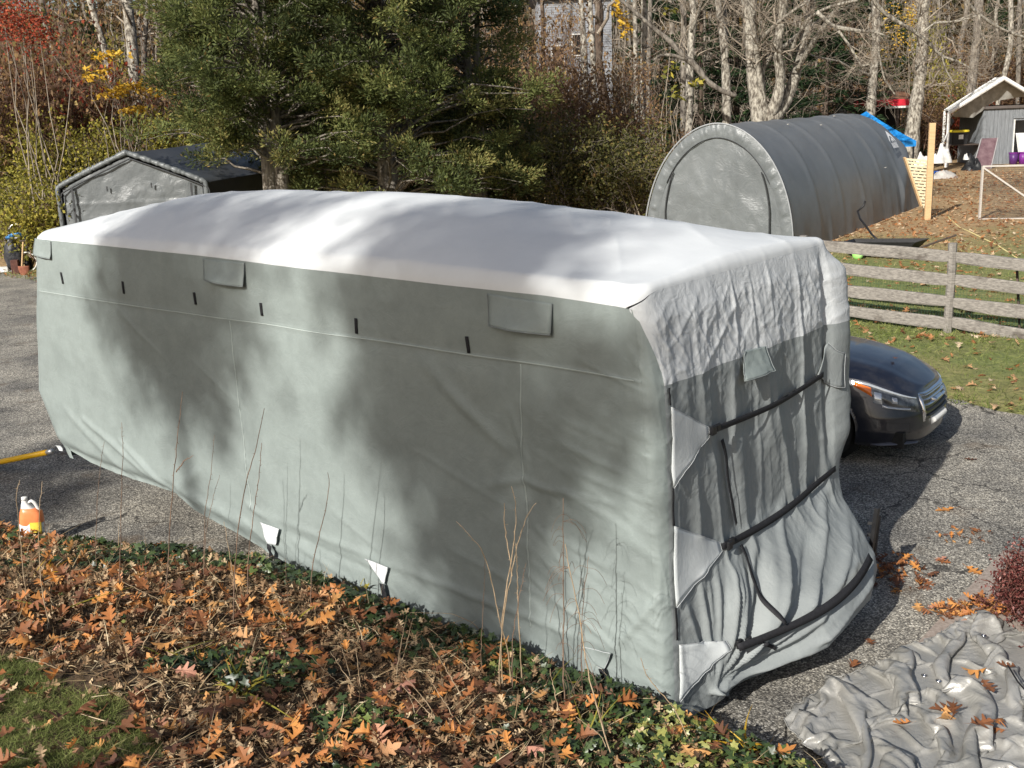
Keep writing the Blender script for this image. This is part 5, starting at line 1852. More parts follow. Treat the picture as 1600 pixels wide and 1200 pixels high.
def twigs_from(mb, rng, P, r, depth, length, n, sides=3, up=0.25, spread=1.0, tips=None):
    """side branches off polyline P"""
    for _ in range(n):
        k = rng.uniform(0.25, 1.0)
        i = min(int(k * (len(P) - 1)), len(P) - 2)
        f = k * (len(P) - 1) - i
        p = P[i] + (P[i + 1] - P[i]) * f
        d = P[i + 1] - P[i]; d = d / (np.linalg.norm(d) + 1e-9)
        a = rng.normal(size=3); a -= a @ d * d; a /= np.linalg.norm(a) + 1e-9
        v = d * rng.uniform(0.3, 0.9) + a * spread + np.array([0, 0, up])
        v /= np.linalg.norm(v)
        L = length * rng.uniform(0.5, 1.2)
        r0 = max(np.interp(k, np.linspace(0, 1, len(r)), r) * rng.uniform(0.35, 0.6), 0.006)
        m = 5 if depth > 0 else 4
        Q = wander(rng, p, p + v * L, m, L * 0.16)
        Q[:, 2] += up * 0.3 * L * np.linspace(0, 1, m) ** 2
        rr = np.linspace(r0, max(0.004, r0 * 0.3), m)
        mb.tube(Q, rr, sides, False)
        if tips is not None:
            tips.append(Q[-1]); tips.append(Q[-2])
        if depth > 0:
            twigs_from(mb, rng, Q, rr, depth - 1, length * 0.55, max(2, int(n * 0.6)), 3, up, spread, tips)


def tree_mesh(seed, height, r0, nlimb=7, lean=0.6, first=0.35, limb=3.0, sub=6):
    rng = np.random.default_rng(seed)
    tips = []
    trunk = MB()
    top = np.array([rng.normal() * lean, rng.normal() * lean, height])
    P = wander(rng, np.array([0, 0, -0.2]), top, 12, height * 0.035)
    r = r0 * (1 - 0.75 * np.linspace(0, 1, 12)) * (1 + 0.35 * np.exp(-np.linspace(0, 12, 12)))
    trunk.tube(P, r, 10)
    cr = MB()
    for k in range(nlimb):
        f = first + (1 - first) * (k + rng.random()) / nlimb
        i = min(int(f * 11), 10)
        p = P[i] + (P[i + 1] - P[i]) * (f * 11 - i)
        az = rng.uniform(0, 2 * PI)
        v = np.array([math.cos(az), math.sin(az), rng.uniform(0.2, 1.0)]); v /= np.linalg.norm(v)
        L = limb * rng.uniform(0.6, 1.2) * (1.15 - 0.5 * f)
        Q = wander(rng, p, p + v * L, 7, L * 0.14)
        rr = np.linspace(r[i] * 0.45, 0.012, 7)
        cr.tube(Q, rr, 5, False)
        tips.append(Q[-1])
        twigs_from(cr, rng, Q, rr, 1, L * 0.45, sub, 3, 0.2, 0.9, tips)
    return trunk.mesh('trunk', True), cr.mesh('crown', True), np.array(tips)


def tips_cloud(tips, n_each, spread, length, width, seed, name='leaves'):
    rng = np.random.default_rng(seed)
    pos = np.repeat(tips, n_each, 0) + rng.normal(size=(len(tips) * n_each, 3)) * spread
    V, F = leaf_quads(pos, rng.normal(size=pos.shape) + (0, 0, -0.4), length, width, rng)
    return cloud_mesh(name, V, F, rng.random(len(F)))


def inst(name, label, cat, loc, parts, rz=0.0, sc=1.0, group=None):
    t = thing(name, label, cat, loc, rz, group)
    t.scale = (sc, sc, sc)
    for nm, me, mat in parts:
        o = put(nm, me, mat, t)
        if nm in ('leaves', 'foliage', 'crown'):
            pass
    return t


# ------------------------------------------------------------------ trees standing behind the camera (their shade falls on the cover)
rngS = np.random.default_rng(5)
SUNH = np.array([SUN[0], SUN[1]]); SUNH /= np.linalg.norm(SUNH)
t1, c1, tp1 = tree_mesh(301, 18.6, 0.24, 9, 0.5, 0.90, 1.7, 6)
t2, c2, tp2 = tree_mesh(302, 19.0, 0.26, 12, 0.4, 0.89, 2.0, 6)
lf1 = tips_cloud(tp1[::2], 11, 0.30, 0.19, 0.15, 11)
lf2 = tips_cloud(tp2[::2], 12, 0.32, 0.20, 0.16, 12)
for k, (s_, dist, side_, which, rz_) in enumerate(((5.7, 25.5, 0, 0, .3), (1.7, 26, 0, 1, 1.3), (-7.5, 31, 0, 0, 2.2), (13.5, 33, 0, 1, 3.0), (-11.5, 32, 0, 1, 4.1), (8.6, 29.5, 0, 0, 5.1))):
    base = np.array(T(s_, 0.5)[:2]) + SUNH * dist
    pr_ = [('trunk', (t1, t2)[which], BARK_GREY), ('crown', (c1, c2)[which], TWIG), ('leaves', (lf1, lf2)[which], OAKHANG)]
    ssc = (1.0, 0.955, .95, 1, 1, .98)[k]
    inst('shade_tree', 'tall oak behind the photographer, ' + ('shading the left part of the long cover side', 'shading the middle and right of the long cover side', 'shading the driveway right of the car', 'shading the driveway left of the trailer', 'furthest to the right behind the shed side', 'shading the left end of the cover')[k], 'tree', (base[0], base[1], 0), pr_, rz_, ssc, 'oaks behind the photographer')

# ------------------------------------------------------------------ eastern red cedars
def cedar_mesh(seed, height, radius, nclump, zlow, narm=160, flat=1.0):
    """limbs ending in feathery puffs of short sprays"""
    rng = np.random.default_rng(seed)
    mbT = MB(); mbB = MB()
    pos, dr, nr, rvs = [], [], [], []
    for st_ in range(2):
        a = np.array([0.3 * st_, 0.0, -0.2])
        b = np.array([0.3 * st_ + rng.normal() * 0.2, rng.normal() * 0.2, height * (0.95, 0.8)[st_]])
        P = wander(rng, a, b, 10, 0.12)
        mbT.tube(P, np.linspace(0.27, 0.05, 10), 9)
    for c in range(nclump):
        f = rng.random() ** 0.95
        z = zlow + (height - zlow) * f
        az = rng.uniform(0, 2 * PI)
        lump = 0.78 + 0.30 * float(vnoise(az * 1.3, z * 0.8, seed=seed)) + 0.12 * math.sin(az * 5 + z * 3)
        R = radius * (1 - 0.55 * f ** 2.2) * lump * rng.uniform(0.72, 1.05)
        root = np.array([0, 0, max(0.8, z - R * 0.25)])
        tip = np.array([math.cos(az) * R, math.sin(az) * R, z - 0.06 * R])
        P = wander(rng, root, tip, 7, R * 0.10)
        P[:, 2] += 0.12 * R * np.sin(np.linspace(0, PI, 7))
        mbB.tube(P, np.linspace(0.05, 0.008, 7), 4, False)
        base = np.clip(0.42 + 0.30 * rng.normal(), 0.05, 0.9)
        for kk_, sz_, cnt in ((1.0, 0.50, 0.42), (0.84, 0.42, 0.26), (0.68, 0.36, 0.18), (0.95, 0.38, 0.14)):
            m = int(narm * cnt)
            i_ = min(int(kk_ * 6), 5)
            cpt = P[i_] + (P[i_ + 1] - P[i_]) * (kk_ * 6 - i_) + rng.normal(size=3) * np.array([.22, .22, .12])
            e = rng.normal(size=(m, 3)); e /= np.linalg.norm(e, axis=1)[:, None]
            # plume pointing outwards and up, split into a few fingers
            fing = rng.normal(size=(6, 3)); fing[:, 2] = np.abs(fing[:, 2]) * 0.7; fing += np.array([math.cos(az), math.sin(az), 0.2]) * 0.9
            fing /= np.linalg.norm(fing, axis=1)[:, None]
            pk = rng.integers(0, 6, m); u = rng.random(m)[:, None]
            off = fing[pk] * sz_ * u * 1.1 + e * (0.05 + 0.13 * (1 - u)) 
            pos.append(cpt + off)
            dr.append(fing[pk] * 0.9 + e * 0.75)
            nr.append(e * 0.5 + fing[pk] * 0.2 + np.array([0, 0, 0.55]) + rng.normal(size=(m, 3)) * 0.25)
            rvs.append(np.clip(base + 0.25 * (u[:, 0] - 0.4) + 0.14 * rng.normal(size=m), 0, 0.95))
    pos = np.concatenate(pos); dr = np.concatenate(dr); nr = np.concatenate(nr); rv = np.concatenate(rvs)
    V, F = leaf_quads(pos, dr, 0.125, 0.040, rng, 0.15, nr)
    rv = np.where(rng.random(len(pos)) < 0.988, rv, 1.0)
    return mbT.mesh('trunk', True), mbB.mesh('branch', True), cloud_mesh('foliage', V, F, rv)


def cedar(name, label, px, D, seed, h, rad, ncl, zlow, sc=1.0, narm=160):
    c = AT(px, 300, D)
    a, b, f = cedar_mesh(seed, h, rad, ncl, zlow, narm)
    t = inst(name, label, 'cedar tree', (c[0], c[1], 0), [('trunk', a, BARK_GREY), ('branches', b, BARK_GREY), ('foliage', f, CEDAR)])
    return t


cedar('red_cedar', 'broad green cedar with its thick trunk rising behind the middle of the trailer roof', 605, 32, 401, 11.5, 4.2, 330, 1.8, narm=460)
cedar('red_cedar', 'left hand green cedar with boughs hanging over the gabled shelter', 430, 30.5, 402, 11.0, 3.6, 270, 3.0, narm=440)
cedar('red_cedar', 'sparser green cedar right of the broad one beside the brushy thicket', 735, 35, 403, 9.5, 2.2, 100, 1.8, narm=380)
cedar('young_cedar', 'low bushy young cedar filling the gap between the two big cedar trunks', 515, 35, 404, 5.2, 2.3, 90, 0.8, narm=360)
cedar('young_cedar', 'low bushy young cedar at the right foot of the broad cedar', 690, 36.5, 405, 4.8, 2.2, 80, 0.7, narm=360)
# ------------------------------------------------------------------ hand placed trunks from their outlines
def path_tree(name, label, stems, D, mat, seed, ntw=10, tl=1.6, cat='tree', to_ground=True, depth=1, leaves=None, group=None, twigmat=None):
    """stems: list of ([(px,py,width px)...], depth offset)"""
    rng = np.random.default_rng(seed)
    k_ = D / 1700.0
    b0 = stems[0][0][0]
    g = AT(b0[0], b0[1], D)
    t = thing(name, label, cat, (g[0], D, 0), 0, group)
    inv = Matrix.Translation(-Vector(t.location))
    cr = MB(); tips = []
    for si, (st_, dy) in enumerate(stems):
        P = []; R = []
        for j, (px, py, w) in enumerate(st_):
            q = np.array(AT(px, py, D + dy * (j / max(1, len(st_) - 1)) + 0.0))
            P.append(q); R.append(w * k_ / 2)
        P = np.array(P); R = np.array(R)
        if to_ground and si == 0 and P[0][2] > 0:
            P = np.vstack([[P[0][0], P[0][1], -0.2], P]); R = np.concatenate([[R[0] * 1.2], R])
        kk = np.linspace(0, len(P) - 1, max(10, 4 * len(P)))
        Q = np.stack([np.interp(kk, np.arange(len(P)), P[:, j]) for j in range(3)], 1)
        for _ in range(2):
            Q[1:-1] = 0.5 * Q[1:-1] + 0.25 * (Q[:-2] + Q[2:])
        rr = np.interp(kk, np.arange(len(P)), R) * (1 + 0.10 * vnoise(kk * 2.3, si, seed=seed))
        top = Q[-1]
        if R[-1] > 0.05:     # carry on above the frame
            d = Q[-1] - Q[-3]; d /= np.linalg.norm(d)
            ext = np.array([top + d * s_ + rng.normal(size=3) * 0.12 for s_ in (1.2, 2.6, 4.0)])
            Q = np.vstack([Q, ext]); rr = np.concatenate([rr, rr[-1] * np.array([0.8, 0.55, 0.2])])
        mb = MB(); mb.tube(Q, rr, 9 if R.max() > 0.08 else 6)
        me = mb.mesh('trunk', True); me.transform(inv)
        put('trunk' if R.max() > 0.06 else 'limb', me, mat, t)
        twigs_from(cr, rng, Q[len(Q) // 5:], rr[len(Q) // 5:] * 0.5, depth, tl, ntw, 4, 0.15, 1.0, tips)
    me = cr.mesh('crown', True); me.transform(inv)
    put('crown', me, twigmat or TWIG, t)
    if leaves:
        mat_l, ne, L = leaves
        me = tips_cloud(np.array(tips), ne, 0.22, L, L * 0.7, seed); me.transform(inv)
        put('leaves', me, mat_l, t)
    return t


path_tree('oak_tree', 'rough grey trunk rising left of the cedars above the yellow sapling', [([(213, 150, 18), (207, 80, 17), (202, 30, 16), (196, -20, 15)], 1)], 41, BARK_PALE, 501, 9, leaves=(BROWNLEAF, 3, .13))
path_tree('oak_tree', 'thinner leaning grey trunk at the left between red vines and the rough grey trunk', [([(180, 150, 11), (165, 80, 10), (140, 0, 9), (130, -20, 8)], 1)], 44, BARK_PALE, 502, 8, leaves=(BROWNLEAF, 3, .13))
path_tree('oak_tree', 'slim trunk close against the left edge of the cedar foliage', [([(228, 160, 9), (224, 80, 8), (232, -10, 8)], 1)], 47, BARK_GREY, 503, 8, leaves=(BROWNLEAF, 4, .13))
path_tree('birch_tree', 'pale slender trunk standing before the white house, left one of a close pair', [([(913, 190, 10), (914, 100, 10), (908, 0, 9), (906, -20, 9)], 1)], 44, BARK_PALE, 504, 12, leaves=(BROWNLEAF, 1, .10))
path_tree('birch_tree', 'pale slender trunk standing before the white house, right one of a close pair', [([(928, 190, 9), (927, 90, 9), (921, 0, 8), (922, -20, 8)], 1)], 46, BARK_PALE, 505, 10)
path_tree('birch_tree', 'narrow grey trunk, first of the three close together right of the house', [([(996, 200, 8), (993, 100, 8), (992, -20, 7)], 1)], 45, BARK_PALE, 506, 10)
path_tree('birch_tree', 'narrow grey trunk, middle of the three close together right of the house', [([(1004, 200, 9), (1005, 100, 10), (1008, 30, 9), (1004, -20, 8)], 1)], 46, BARK_PALE, 507, 10)
path_tree('birch_tree', 'narrow brown trunk, last of the three close together right of the house', [([(1012, 190, 7), (1013, 100, 8), (1016, 0, 7), (1018, -20, 7)], 1)], 48, BARK_GREY, 508, 8)
path_tree('maple_tree', 'straight grey trunk, left of the touching pair behind the round shelter', [([(1067, 215, 8), (1068, 120, 9), (1069, 40, 9), (1066, -20, 9)], 1)], 43, BARK_GREY, 509, 10)
path_tree('maple_tree', 'straight paler trunk, right of the touching pair behind the round shelter', [([(1076, 215, 12), (1078, 120, 12), (1080, 60, 12), (1085, 20, 10), (1076, -20, 10)], 1),
    ([(1080, 50, 5), (1092, 20, 4), (1100, -10, 3)], -1)], 42, BARK_PALE, 510, 12)
path_tree('maple_tree', 'single leaning pale trunk between the touching pair and the many stemmed maple', [([(1136, 205, 14), (1135, 130, 13), (1132, 70, 12), (1124, 20, 10), (1119, -20, 9)], 1),
    ([(1136, 90, 5), (1134, 40, 6), (1133, 0, 5)], 2)], 43, BARK_PALE, 511, 12)
path_tree('maple_tree', 'large many stemmed maple with rough spreading trunks behind the round shelter', [
    ([(1188, 200, 26), (1180, 150, 21), (1175, 90, 20), (1172, 50, 22), (1171, 0, 23), (1172, -20, 22)], 0.5),
    ([(1195, 185, 16), (1188, 130, 9), (1182, 80, 8), (1178, 45, 7)], -0.6),
    ([(1198, 188, 20), (1214, 160, 17), (1221, 120, 15), (1213, 80, 13), (1222, 30, 13), (1226, -20, 12)], -1.0),
    ([(1205, 188, 22), (1228, 160, 20), (1243, 120, 15), (1252, 80, 14), (1262, 40, 13), (1270, -10, 11)], 0.8),
    ([(1192, 150, 9), (1191, 110, 8), (1200, 90, 9), (1212, 82, 7)], 0.5),
    ([(1246, 110, 8), (1262, 80, 8), (1285, 45, 7), (1310, 10, 6), (1330, -20, 5)], -2),
    ([(1232, 92, 7), (1245, 60, 6), (1262, 30, 5), (1290, 12, 4), (1340, 0, 4)], -3),
    ([(1188, 62, 7), (1210, 40, 5), (1232, 22, 4), (1262, 2, 4)], -2)], 41, BARK_PALE, 512, 14, 1.7, depth=1)
path_tree('maple_tree', 'knobbly pale trunk in front of the red lean-to', [([(1360, 175, 15), (1363, 130, 13), (1368, 90, 13), (1370, 40, 12), (1366, -20, 11)], 0.5),
    ([(1358, 118, 5), (1345, 112, 5), (1328, 106, 4)], -1)], 50, BARK_PALE, 513, 14)
path_tree('oak_tree', 'thick flared pale trunk wrapped in brush right of the red lean-to', [([(1424, 215, 24), (1432, 160, 20), (1438, 120, 18), (1442, 60, 16), (1443, -20, 15)], 0.5)], 52, BARK_PALE, 514, 16, 1.8)
path_tree('oak_tree', 'dark straight trunk behind the peak of the white canopy', [([(1517, 140, 14), (1524, 80, 13), (1530, 20, 12), (1530, -20, 12)], 0.5)], 66, BARK_GREY, 515, 12, 1.8)
path_tree('birch_tree', 'thin pale trunk just left of the canopy peak', [([(1558, 160, 7), (1579, 80, 8), (1580, 20, 8), (1578, -20, 7)], 0.5)], 68, BARK_PALE, 516, 10)
path_tree('birch_tree', 'thin dark trunk behind the cut-off right canopy slope', [([(1590, 170, 6), (1592, 80, 7), (1594, -20, 6)], 0.5)], 69, BARK_GREY, 517, 10)
path_tree('fallen_limb_tree', 'bent grey limb slanting down across the paired trunks', [([(1150, 150, 6), (1128, 142, 8), (1105, 128, 9), (1085, 100, 10), (1070, 90, 9), (1045, 62, 8), (1018, 42, 6), (1000, 25, 5)], 0),
    ([(1070, 92, 7), (1050, 86, 5), (1032, 86, 4), (1020, 95, 3)], 0)], 40, BARK_GREY, 518, 8, 1.2, to_ground=False)
path_tree('overhanging_limb', 'long bright bare limb reaching in from the top right over the shelters', [
    ([(1352, -20, 6), (1375, 15, 6), (1400, 33, 6), (1430, 50, 5), (1452, 68, 5), (1470, 88, 4), (1500, 97, 3), (1535, 118, 2)], 1),
    ([(1470, 82, 3), (1478, 110, 2), (1490, 130, 2)], 0), ([(1442, 50, 3), (1460, 36, 3), (1490, 34, 2), (1520, 22, 2)], 0),
    ([(1276, 18, 6), (1300, 42, 7), (1340, 48, 6), (1368, 50, 4), (1390, 58, 2)], 0),
    ([(1310, 48, 4), (1330, 75, 4), (1345, 104, 3), (1360, 100, 2)], 0), ([(1370, 48, 4), (1374, 90, 3), (1382, 125, 3), (1400, 150, 2)], 0)],
    38, BARK_PALE, 519, 14, 1.3, to_ground=False, cat='tree limb')
path_tree('overhanging_limb', 'second bright bare limb dipping in above the white canopy', [
    ([(1500, -15, 5), (1520, 15, 5), (1550, 38, 4), (1580, 52, 4), (1640, 70, 3)], 1), ([(1530, 22, 4), (1532, 50, 3), (1540, 66, 3), (1545, 90, 2)], 0),
    ([(1525, 25, 3), (1495, 34, 3), (1460, 34, 3), (1448, 50, 2)], 0)], 40, BARK_PALE, 520, 12, 1.3, to_ground=False, cat='tree limb')
# many more distant trunks ---------------------------------------------------------------
far_meshes = [tree_mesh(600 + k, 13 + 2 * k, 0.13 + 0.03 * k, 9, 0.8, 0.25, 2.6, 5) for k in range(5)]
rngF = np.random.default_rng(77)
k = 0
for px in list(np.linspace(-40, 1640, 56)):
    px = px + rngF.uniform(-14, 14)
    D = rngF.uniform(54, 92)
    if px > 1300: D = 70 + (D - 54) * 0.6
    c = AT(px, 250, D)
    w = int(rngF.integers(0, 5))
    tm, cm, tp_ = far_meshes[w]
    mat = (BARK_PALE, BARK_GREY, BARK_GREY, BARK_DARK)[int(rngF.integers(0, 4))]
    if not tm.materials: pass
    near_ = [(150, 'behind the red and brown vines'), (330, 'above the gabled shelter'), (560, 'behind the left cedar'), (780, 'behind the broad cedar'), (960, 'around the pale house'), (1160, 'behind the paired trunks'), (1300, 'behind the many stemmed maple'), (1460, 'behind the red lean-to'), (2000, 'behind the white canopy')]
    lab_ = '%s %s bare trunk far back in the woods %s' % ({'pale_bark': 'pale', 'grey_bark': 'grey', 'dark_bark': 'dark'}[mat.name], ('thin', 'slim', 'medium', 'stout', 'stoutest')[w], [b_ for a_, b_ in near_ if px < a_][0])
    t = thing('woodland_tree', lab_, 'tree', (c[0], c[1], 0), rngF.uniform(0, 6.28), 'trees of the back woods')
    s_ = rngF.uniform(0.8, 1.25); t.scale = (s_, s_, s_)
    for nm, me in (('trunk', tm), ('crown', cm)):
        o = bpy.data.objects.new(nm, me); COL.objects.link(o); o.parent = t
        if not me.materials:
            me.materials.append(BARK_GREY)
        o.material_slots[0].link = 'OBJECT'; o.material_slots[0].material = mat if nm == 'trunk' else TWIG
# ------------------------------------------------------------------ conifers
def conifer_mesh(seed, h, r, n=120, narm=110):
    rng = np.random.default_rng(seed)
    mb = MB(); mb.tube([(0, 0, -.2), (0, 0, h)], [r * 0.06, 0.03], 7)
    pos, dr = [], []
    br = MB()
    for c in range(n):
        f = rng.random()
        z = 0.6 + (h - 0.8) * f
        az = rng.uniform(0, 2 * PI)
        R = r * (1 - f) ** 0.8 * rng.uniform(0.6, 1.05) + 0.15
        tip = np.array([math.cos(az) * R, math.sin(az) * R, z - 0.18 * R])
        root = np.array([0, 0, z])
        br.tube([root, (root + tip) / 2 + (0, 0, .08 * R), tip], [0.03, 0.02, 0.006], 3, False)
        k = rng.beta(1.8, 1.1, narm)[:, None]
        q = root + (tip - root) * k
        sd = np.array([-math.sin(az), math.cos(az), 0])
        lat = rng.normal(size=(narm, 1)) * 0.32 * R * (1.1 - k) 
        pos.append(q + sd * lat + rng.normal(size=(narm, 3)) * 0.05 + (0, 0, 0.06))
        dr.append((tip - root) / (R + .1) + sd * lat * 1.5 + rng.normal(size=(narm, 3)) * 0.3 - (0, 0, .25))
    pos = np.concatenate(pos); dr = np.concatenate(dr)
    V, F = leaf_quads(pos, dr, 0.20, 0.05, rng, 0.2)
    return mb.mesh('trunk', True), br.mesh('limbs'), cloud_mesh('foliage', V, F, np.clip(rng.random(len(F)) * 0.8 + 0.1 * vnoise(pos[:, 0] * 2, pos[:, 2] * 2, 0, seed=seed), 0, 1))


cm1 = conifer_mesh(701, 12, 3.3, 150, 130)
cm2 = conifer_mesh(702, 9, 2.6, 110, 120)
labs = ['dark conifer behind the three close trunks', 'dark conifer filling the gap behind the paired trunks', 'dark conifer behind the leaning pale trunk', 'green conifer just right of the many stemmed maple',
        'green conifer above the top of the round shelter', 'dark conifer behind the knobbly trunk', 'dark conifer behind the gabled shelter ridge', 'dark conifer behind the right side of the cedars', 'dark conifer behind the maple trunks',
        'small dark conifer between the red vines and the grey trunks', 'dark conifer beyond the white canopy']
for k, (px, D, w, s_) in enumerate(((1030, 56, 0, .95), (1095, 55, 0, 1.0), (1150, 58, 0, 1.0), (1288, 50, 1, 1.0), (1325, 54, 0, .9), (1385, 66, 0, .8), (330, 46, 0, 1.0), (800, 58, 0, .9), (1215, 54, 1, 1.1), (170, 55, 0, .8), (1540, 80, 0, .9))):
    c = AT(px, 250, D)
    a, b, f = (cm1, cm2)[w]
    t = thing('conifer_tree', labs[k], 'conifer', (c[0], c[1], 0), k * 1.3); t.scale = (s_,) * 3
    for nm, me, mt in (('trunk', a, BARK_DARK), ('limbs', b, BARK_DARK), ('foliage', f, HEMLOCK)):
        put(nm, me, mt, t)


# ------------------------------------------------------------------ shrubs and thickets
def shrub_mesh(seed, rx, h, nstem, nleaf, leafL, arch=0.3, tw=5, flatlow=False):
    rng = np.random.default_rng(seed)
    mb = MB(); tips = []
    for k in range(nstem):
        az = rng.uniform(0, 2 * PI)
        a = np.array([rng.normal() * rx * 0.25, rng.normal() * rx * 0.25, -0.1])
        R = rx * rng.uniform(0.2, 1.0)
        b = np.array([math.cos(az) * R, math.sin(az) * R, h * rng.uniform(0.45, 1.0)])
        P = wander(rng, a, b, 7, h * 0.12)
        P[:, 2] += arch * h * 0.3 * np.sin(np.linspace(0, PI, 7))
        rr = np.linspace(0.028, 0.006, 7)
        mb.tube(P, rr, 3, False)
        twigs_from(mb, rng, P, rr, 1, h * 0.28, tw, 3, 0.1, 1.0, tips)
    tips = np.array(tips)
    me2 = None
    if nleaf:
        pick = rng.integers(0, len(tips), nleaf)
        pos = tips[pick] + rng.normal(size=(nleaf, 3)) * 0.16
        V, F = leaf_quads(pos, rng.normal(size=pos.shape) + (0, 0, -0.2), leafL, leafL * 0.65, rng)
        me2 = cloud_mesh('leaves', V, F, np.clip(rng.random(nleaf) * 0.75 + 0.25 * (vnoise(pos[:, 0] * 1.5, pos[:, 2] * 1.5, 0, seed=seed) * .5 + .5), 0, 1))
    return mb.mesh('stems', True), me2


SH = [shrub_mesh(801, 2.2, 3.6, 34, 9000, 0.11), shrub_mesh(802, 1.8, 3.0, 30, 6500, 0.10), shrub_mesh(803, 2.0, 4.4, 40, 3600, 0.11, tw=6), shrub_mesh(804, 1.5, 2.2, 26, 4200, 0.12), shrub_mesh(805, 2.2, 3.8, 44, 3200, 0.12, 0.6, 6)]
# label, category, px, dist, mesh, leaf material, scale, scale z
shr = [
    ('dense olive green thicket behind the roof at the centre right', 860, 37, 0, OLIVE, 1.0, 1.0),
    ('olive green thicket below the white house', 925, 38, 1, OLIVE, 1.1, 1.05),
    ('dark olive thicket between the cedars and the house trunks', 800, 38, 0, OLIVE, 0.9, 1.0),
    ('brown and olive brush left of the round shelter', 985, 37, 1, OLIVE, 1.0, .95),
    ('rusty brown brush left of the pale house', 850, 44, 2, BROWNLEAF, 1.2, 1.6),
    ('rusty brown twiggy brush in front of the house trunks', 905, 42, 2, BROWNLEAF, 1.1, 1.15),
    ('brown twiggy brush below the three close trunks', 960, 42, 2, BROWNLEAF, 1.0, 1.2),
    ('low red leaved brush behind the round shelter', 1105, 41, 3, REDLEAF, 0.8, 1.0),
    ('low red and brown brush right of the paired trunks', 1045, 42, 3, BROWNLEAF, 1.0, 1.1),
    ('red leaved bush at the foot of the many stemmed maple', 1262, 42, 3, REDLEAF, 0.8, 1.0),
    ('tangle of brown vines hanging in the trees at the left', 55, 38, 4, BROWNLEAF, 1.2, 1.7),
    ('reddish brown vine tangle left of the yellow sapling', 110, 40, 4, REDLEAF, 1.2, 1.6),
    ('brown vine tangle behind the yellow sapling', 170, 40, 4, BROWNLEAF, 1.2, 1.6),
    ('brown brush against the left edge of the photo', 0, 37, 4, BROWNLEAF, 1.2, 1.5),
    ('olive bush behind the hand truck', 20, 33.5, 1, YGREEN, 1.0, .85),
    ('bright yellow green bush beside the gabled shelter', 62, 31.5, 3, YGREEN, 0.9, 1.0),
    ('olive yellow bush left of the gabled shelter peak', 115, 36, 0, YGREEN, 0.9, 1.0),
    ('olive yellow bush behind the gabled shelter peak', 190, 38, 0, YGREEN, 1.0, 1.05),
    ('olive bush right of the gabled shelter peak', 250, 40, 0, YGREEN, 1.0, 1.1),
    ('brown bush behind the gabled shelter roof', 310, 44, 2, BROWNLEAF, 1.2, 1.3),
    ('olive bush under the left cedar', 365, 42, 0, YGREEN, 1.0, 1.0),
    ('brown brush between the trunks of the two big cedars', 510, 46, 2, BROWNLEAF, 1.3, 1.5),
    ('yellow brown brush seen through the top of the cedars', 480, 52, 0, YGREEN, 1.2, 1.9),
    ('brown brush low behind the middle cedar', 660, 44, 2, BROWNLEAF, 1.2, 1.0),
    ('rust coloured brush seen above the right cedar', 720, 52, 2, BROWNLEAF, 1.4, 2.0),
    ('golden brown brush left of the thick flared trunk', 1400, 69, 0, BROWNLEAF, 1.3, 1.6),
    ('amber brush high between the knobbly and flared trunks', 1405, 68, 0, YGREEN, 1.3, 2.1),
    ('yellow green leafy vines right of the thick flared trunk', 1466, 69, 0, YGREEN, 1.0, 1.25),
    ('brown thicket behind the white bags', 1432, 65, 2, BROWNLEAF, 1.2, 1.0),
    ('red brown thicket behind the yellow lidded tote', 1500, 66, 3, REDLEAF, 1.3, 1.3),
    ('brown twiggy thicket beyond the canopy posts', 1530, 72, 2, BROWNLEAF, 1.4, 1.5),
    ('grey brown thicket behind the shed roof', 1590, 74, 4, BROWNLEAF, 1.6, 1.6),
    ('dead brown brush above the red lean-to', 1350, 70, 2, BROWNLEAF, 1.5, 1.8),
    ('brown leafy brush behind the knobbly trunk', 1320, 66, 2, BROWNLEAF, 1.4, 1.5),
    ('tall rusty brush screening the left half of the pale house', 868, 60, 2, BROWNLEAF, 0.8, 1.9),
    ('olive brown brush high behind the brown vines', 95, 46, 2, OLIVE, 1.3, 2.2),
    ('amber brush behind the left grey trunks', 190, 52, 0, YGREEN, 1.2, 1.9),
    ('golden olive bush low behind the hand truck bush', 40, 36, 0, YGREEN, 1.0, 1.1),
    ('low dark brush behind the trailer at the right cedar foot', 760, 36, 3, OLIVE, 0.9, 0.8),
]
for k, (lab, px, D, w, mt, s_, sz) in enumerate(shr):
    c = AT(px, 250, D)
    a, b = SH[w]
    t = thing('thicket', lab, 'bush', (c[0], c[1], 0), k * 0.9)
    t.scale = (s_, s_, sz)
    put('stems', a, TWIG_BR if mt in (REDLEAF, BROWNLEAF) else TWIG, t)
    o = bpy.data.objects.new('leaves', b); COL.objects.link(o); o.parent = t
    if not b.materials: b.materials.append(mt)
    o.material_slots[0].link = 'OBJECT'; o.material_slots[0].material = mt
# red vine leaves top left, yellow sapling, little golden sprays
def spray(name, label, cat, pts, D, mt, n, sp, L, seed, stem=True):
    rng = np.random.default_rng(seed)
    base = AT(pts[0][0], pts[0][1], D)
    t = thing(name, label, cat, (base[0], D, 0)); inv = Matrix.Translation(-Vector(t.location))
    P = np.array([AT(x_, y_, D) for x_, y_ in pts])
    mb = MB(); g = np.array([P[:, 0].mean(), D, 0.0])
    for p in P:
        mb.tube(wander(rng, g, p, 7, 0.5), np.linspace(0.03, 0.006, 7), 4, False)
    me = mb.mesh('stems', True); me.transform(inv); put('stems', me, TWIG, t)
    pos = np.repeat(P, n, 0) + rng.normal(size=(len(P) * n, 3)) * np.array(sp)
    dd = rng.normal(size=pos.shape) * 0.6 + np.array([1.0, -0.3, -0.25])
    V, F = leaf_quads(pos, dd, L, L * 0.6, rng)
    me = cloud_mesh('leaves', V, F, rng.random(len(F))); me.transform(inv); put('leaves', me, mt, t)


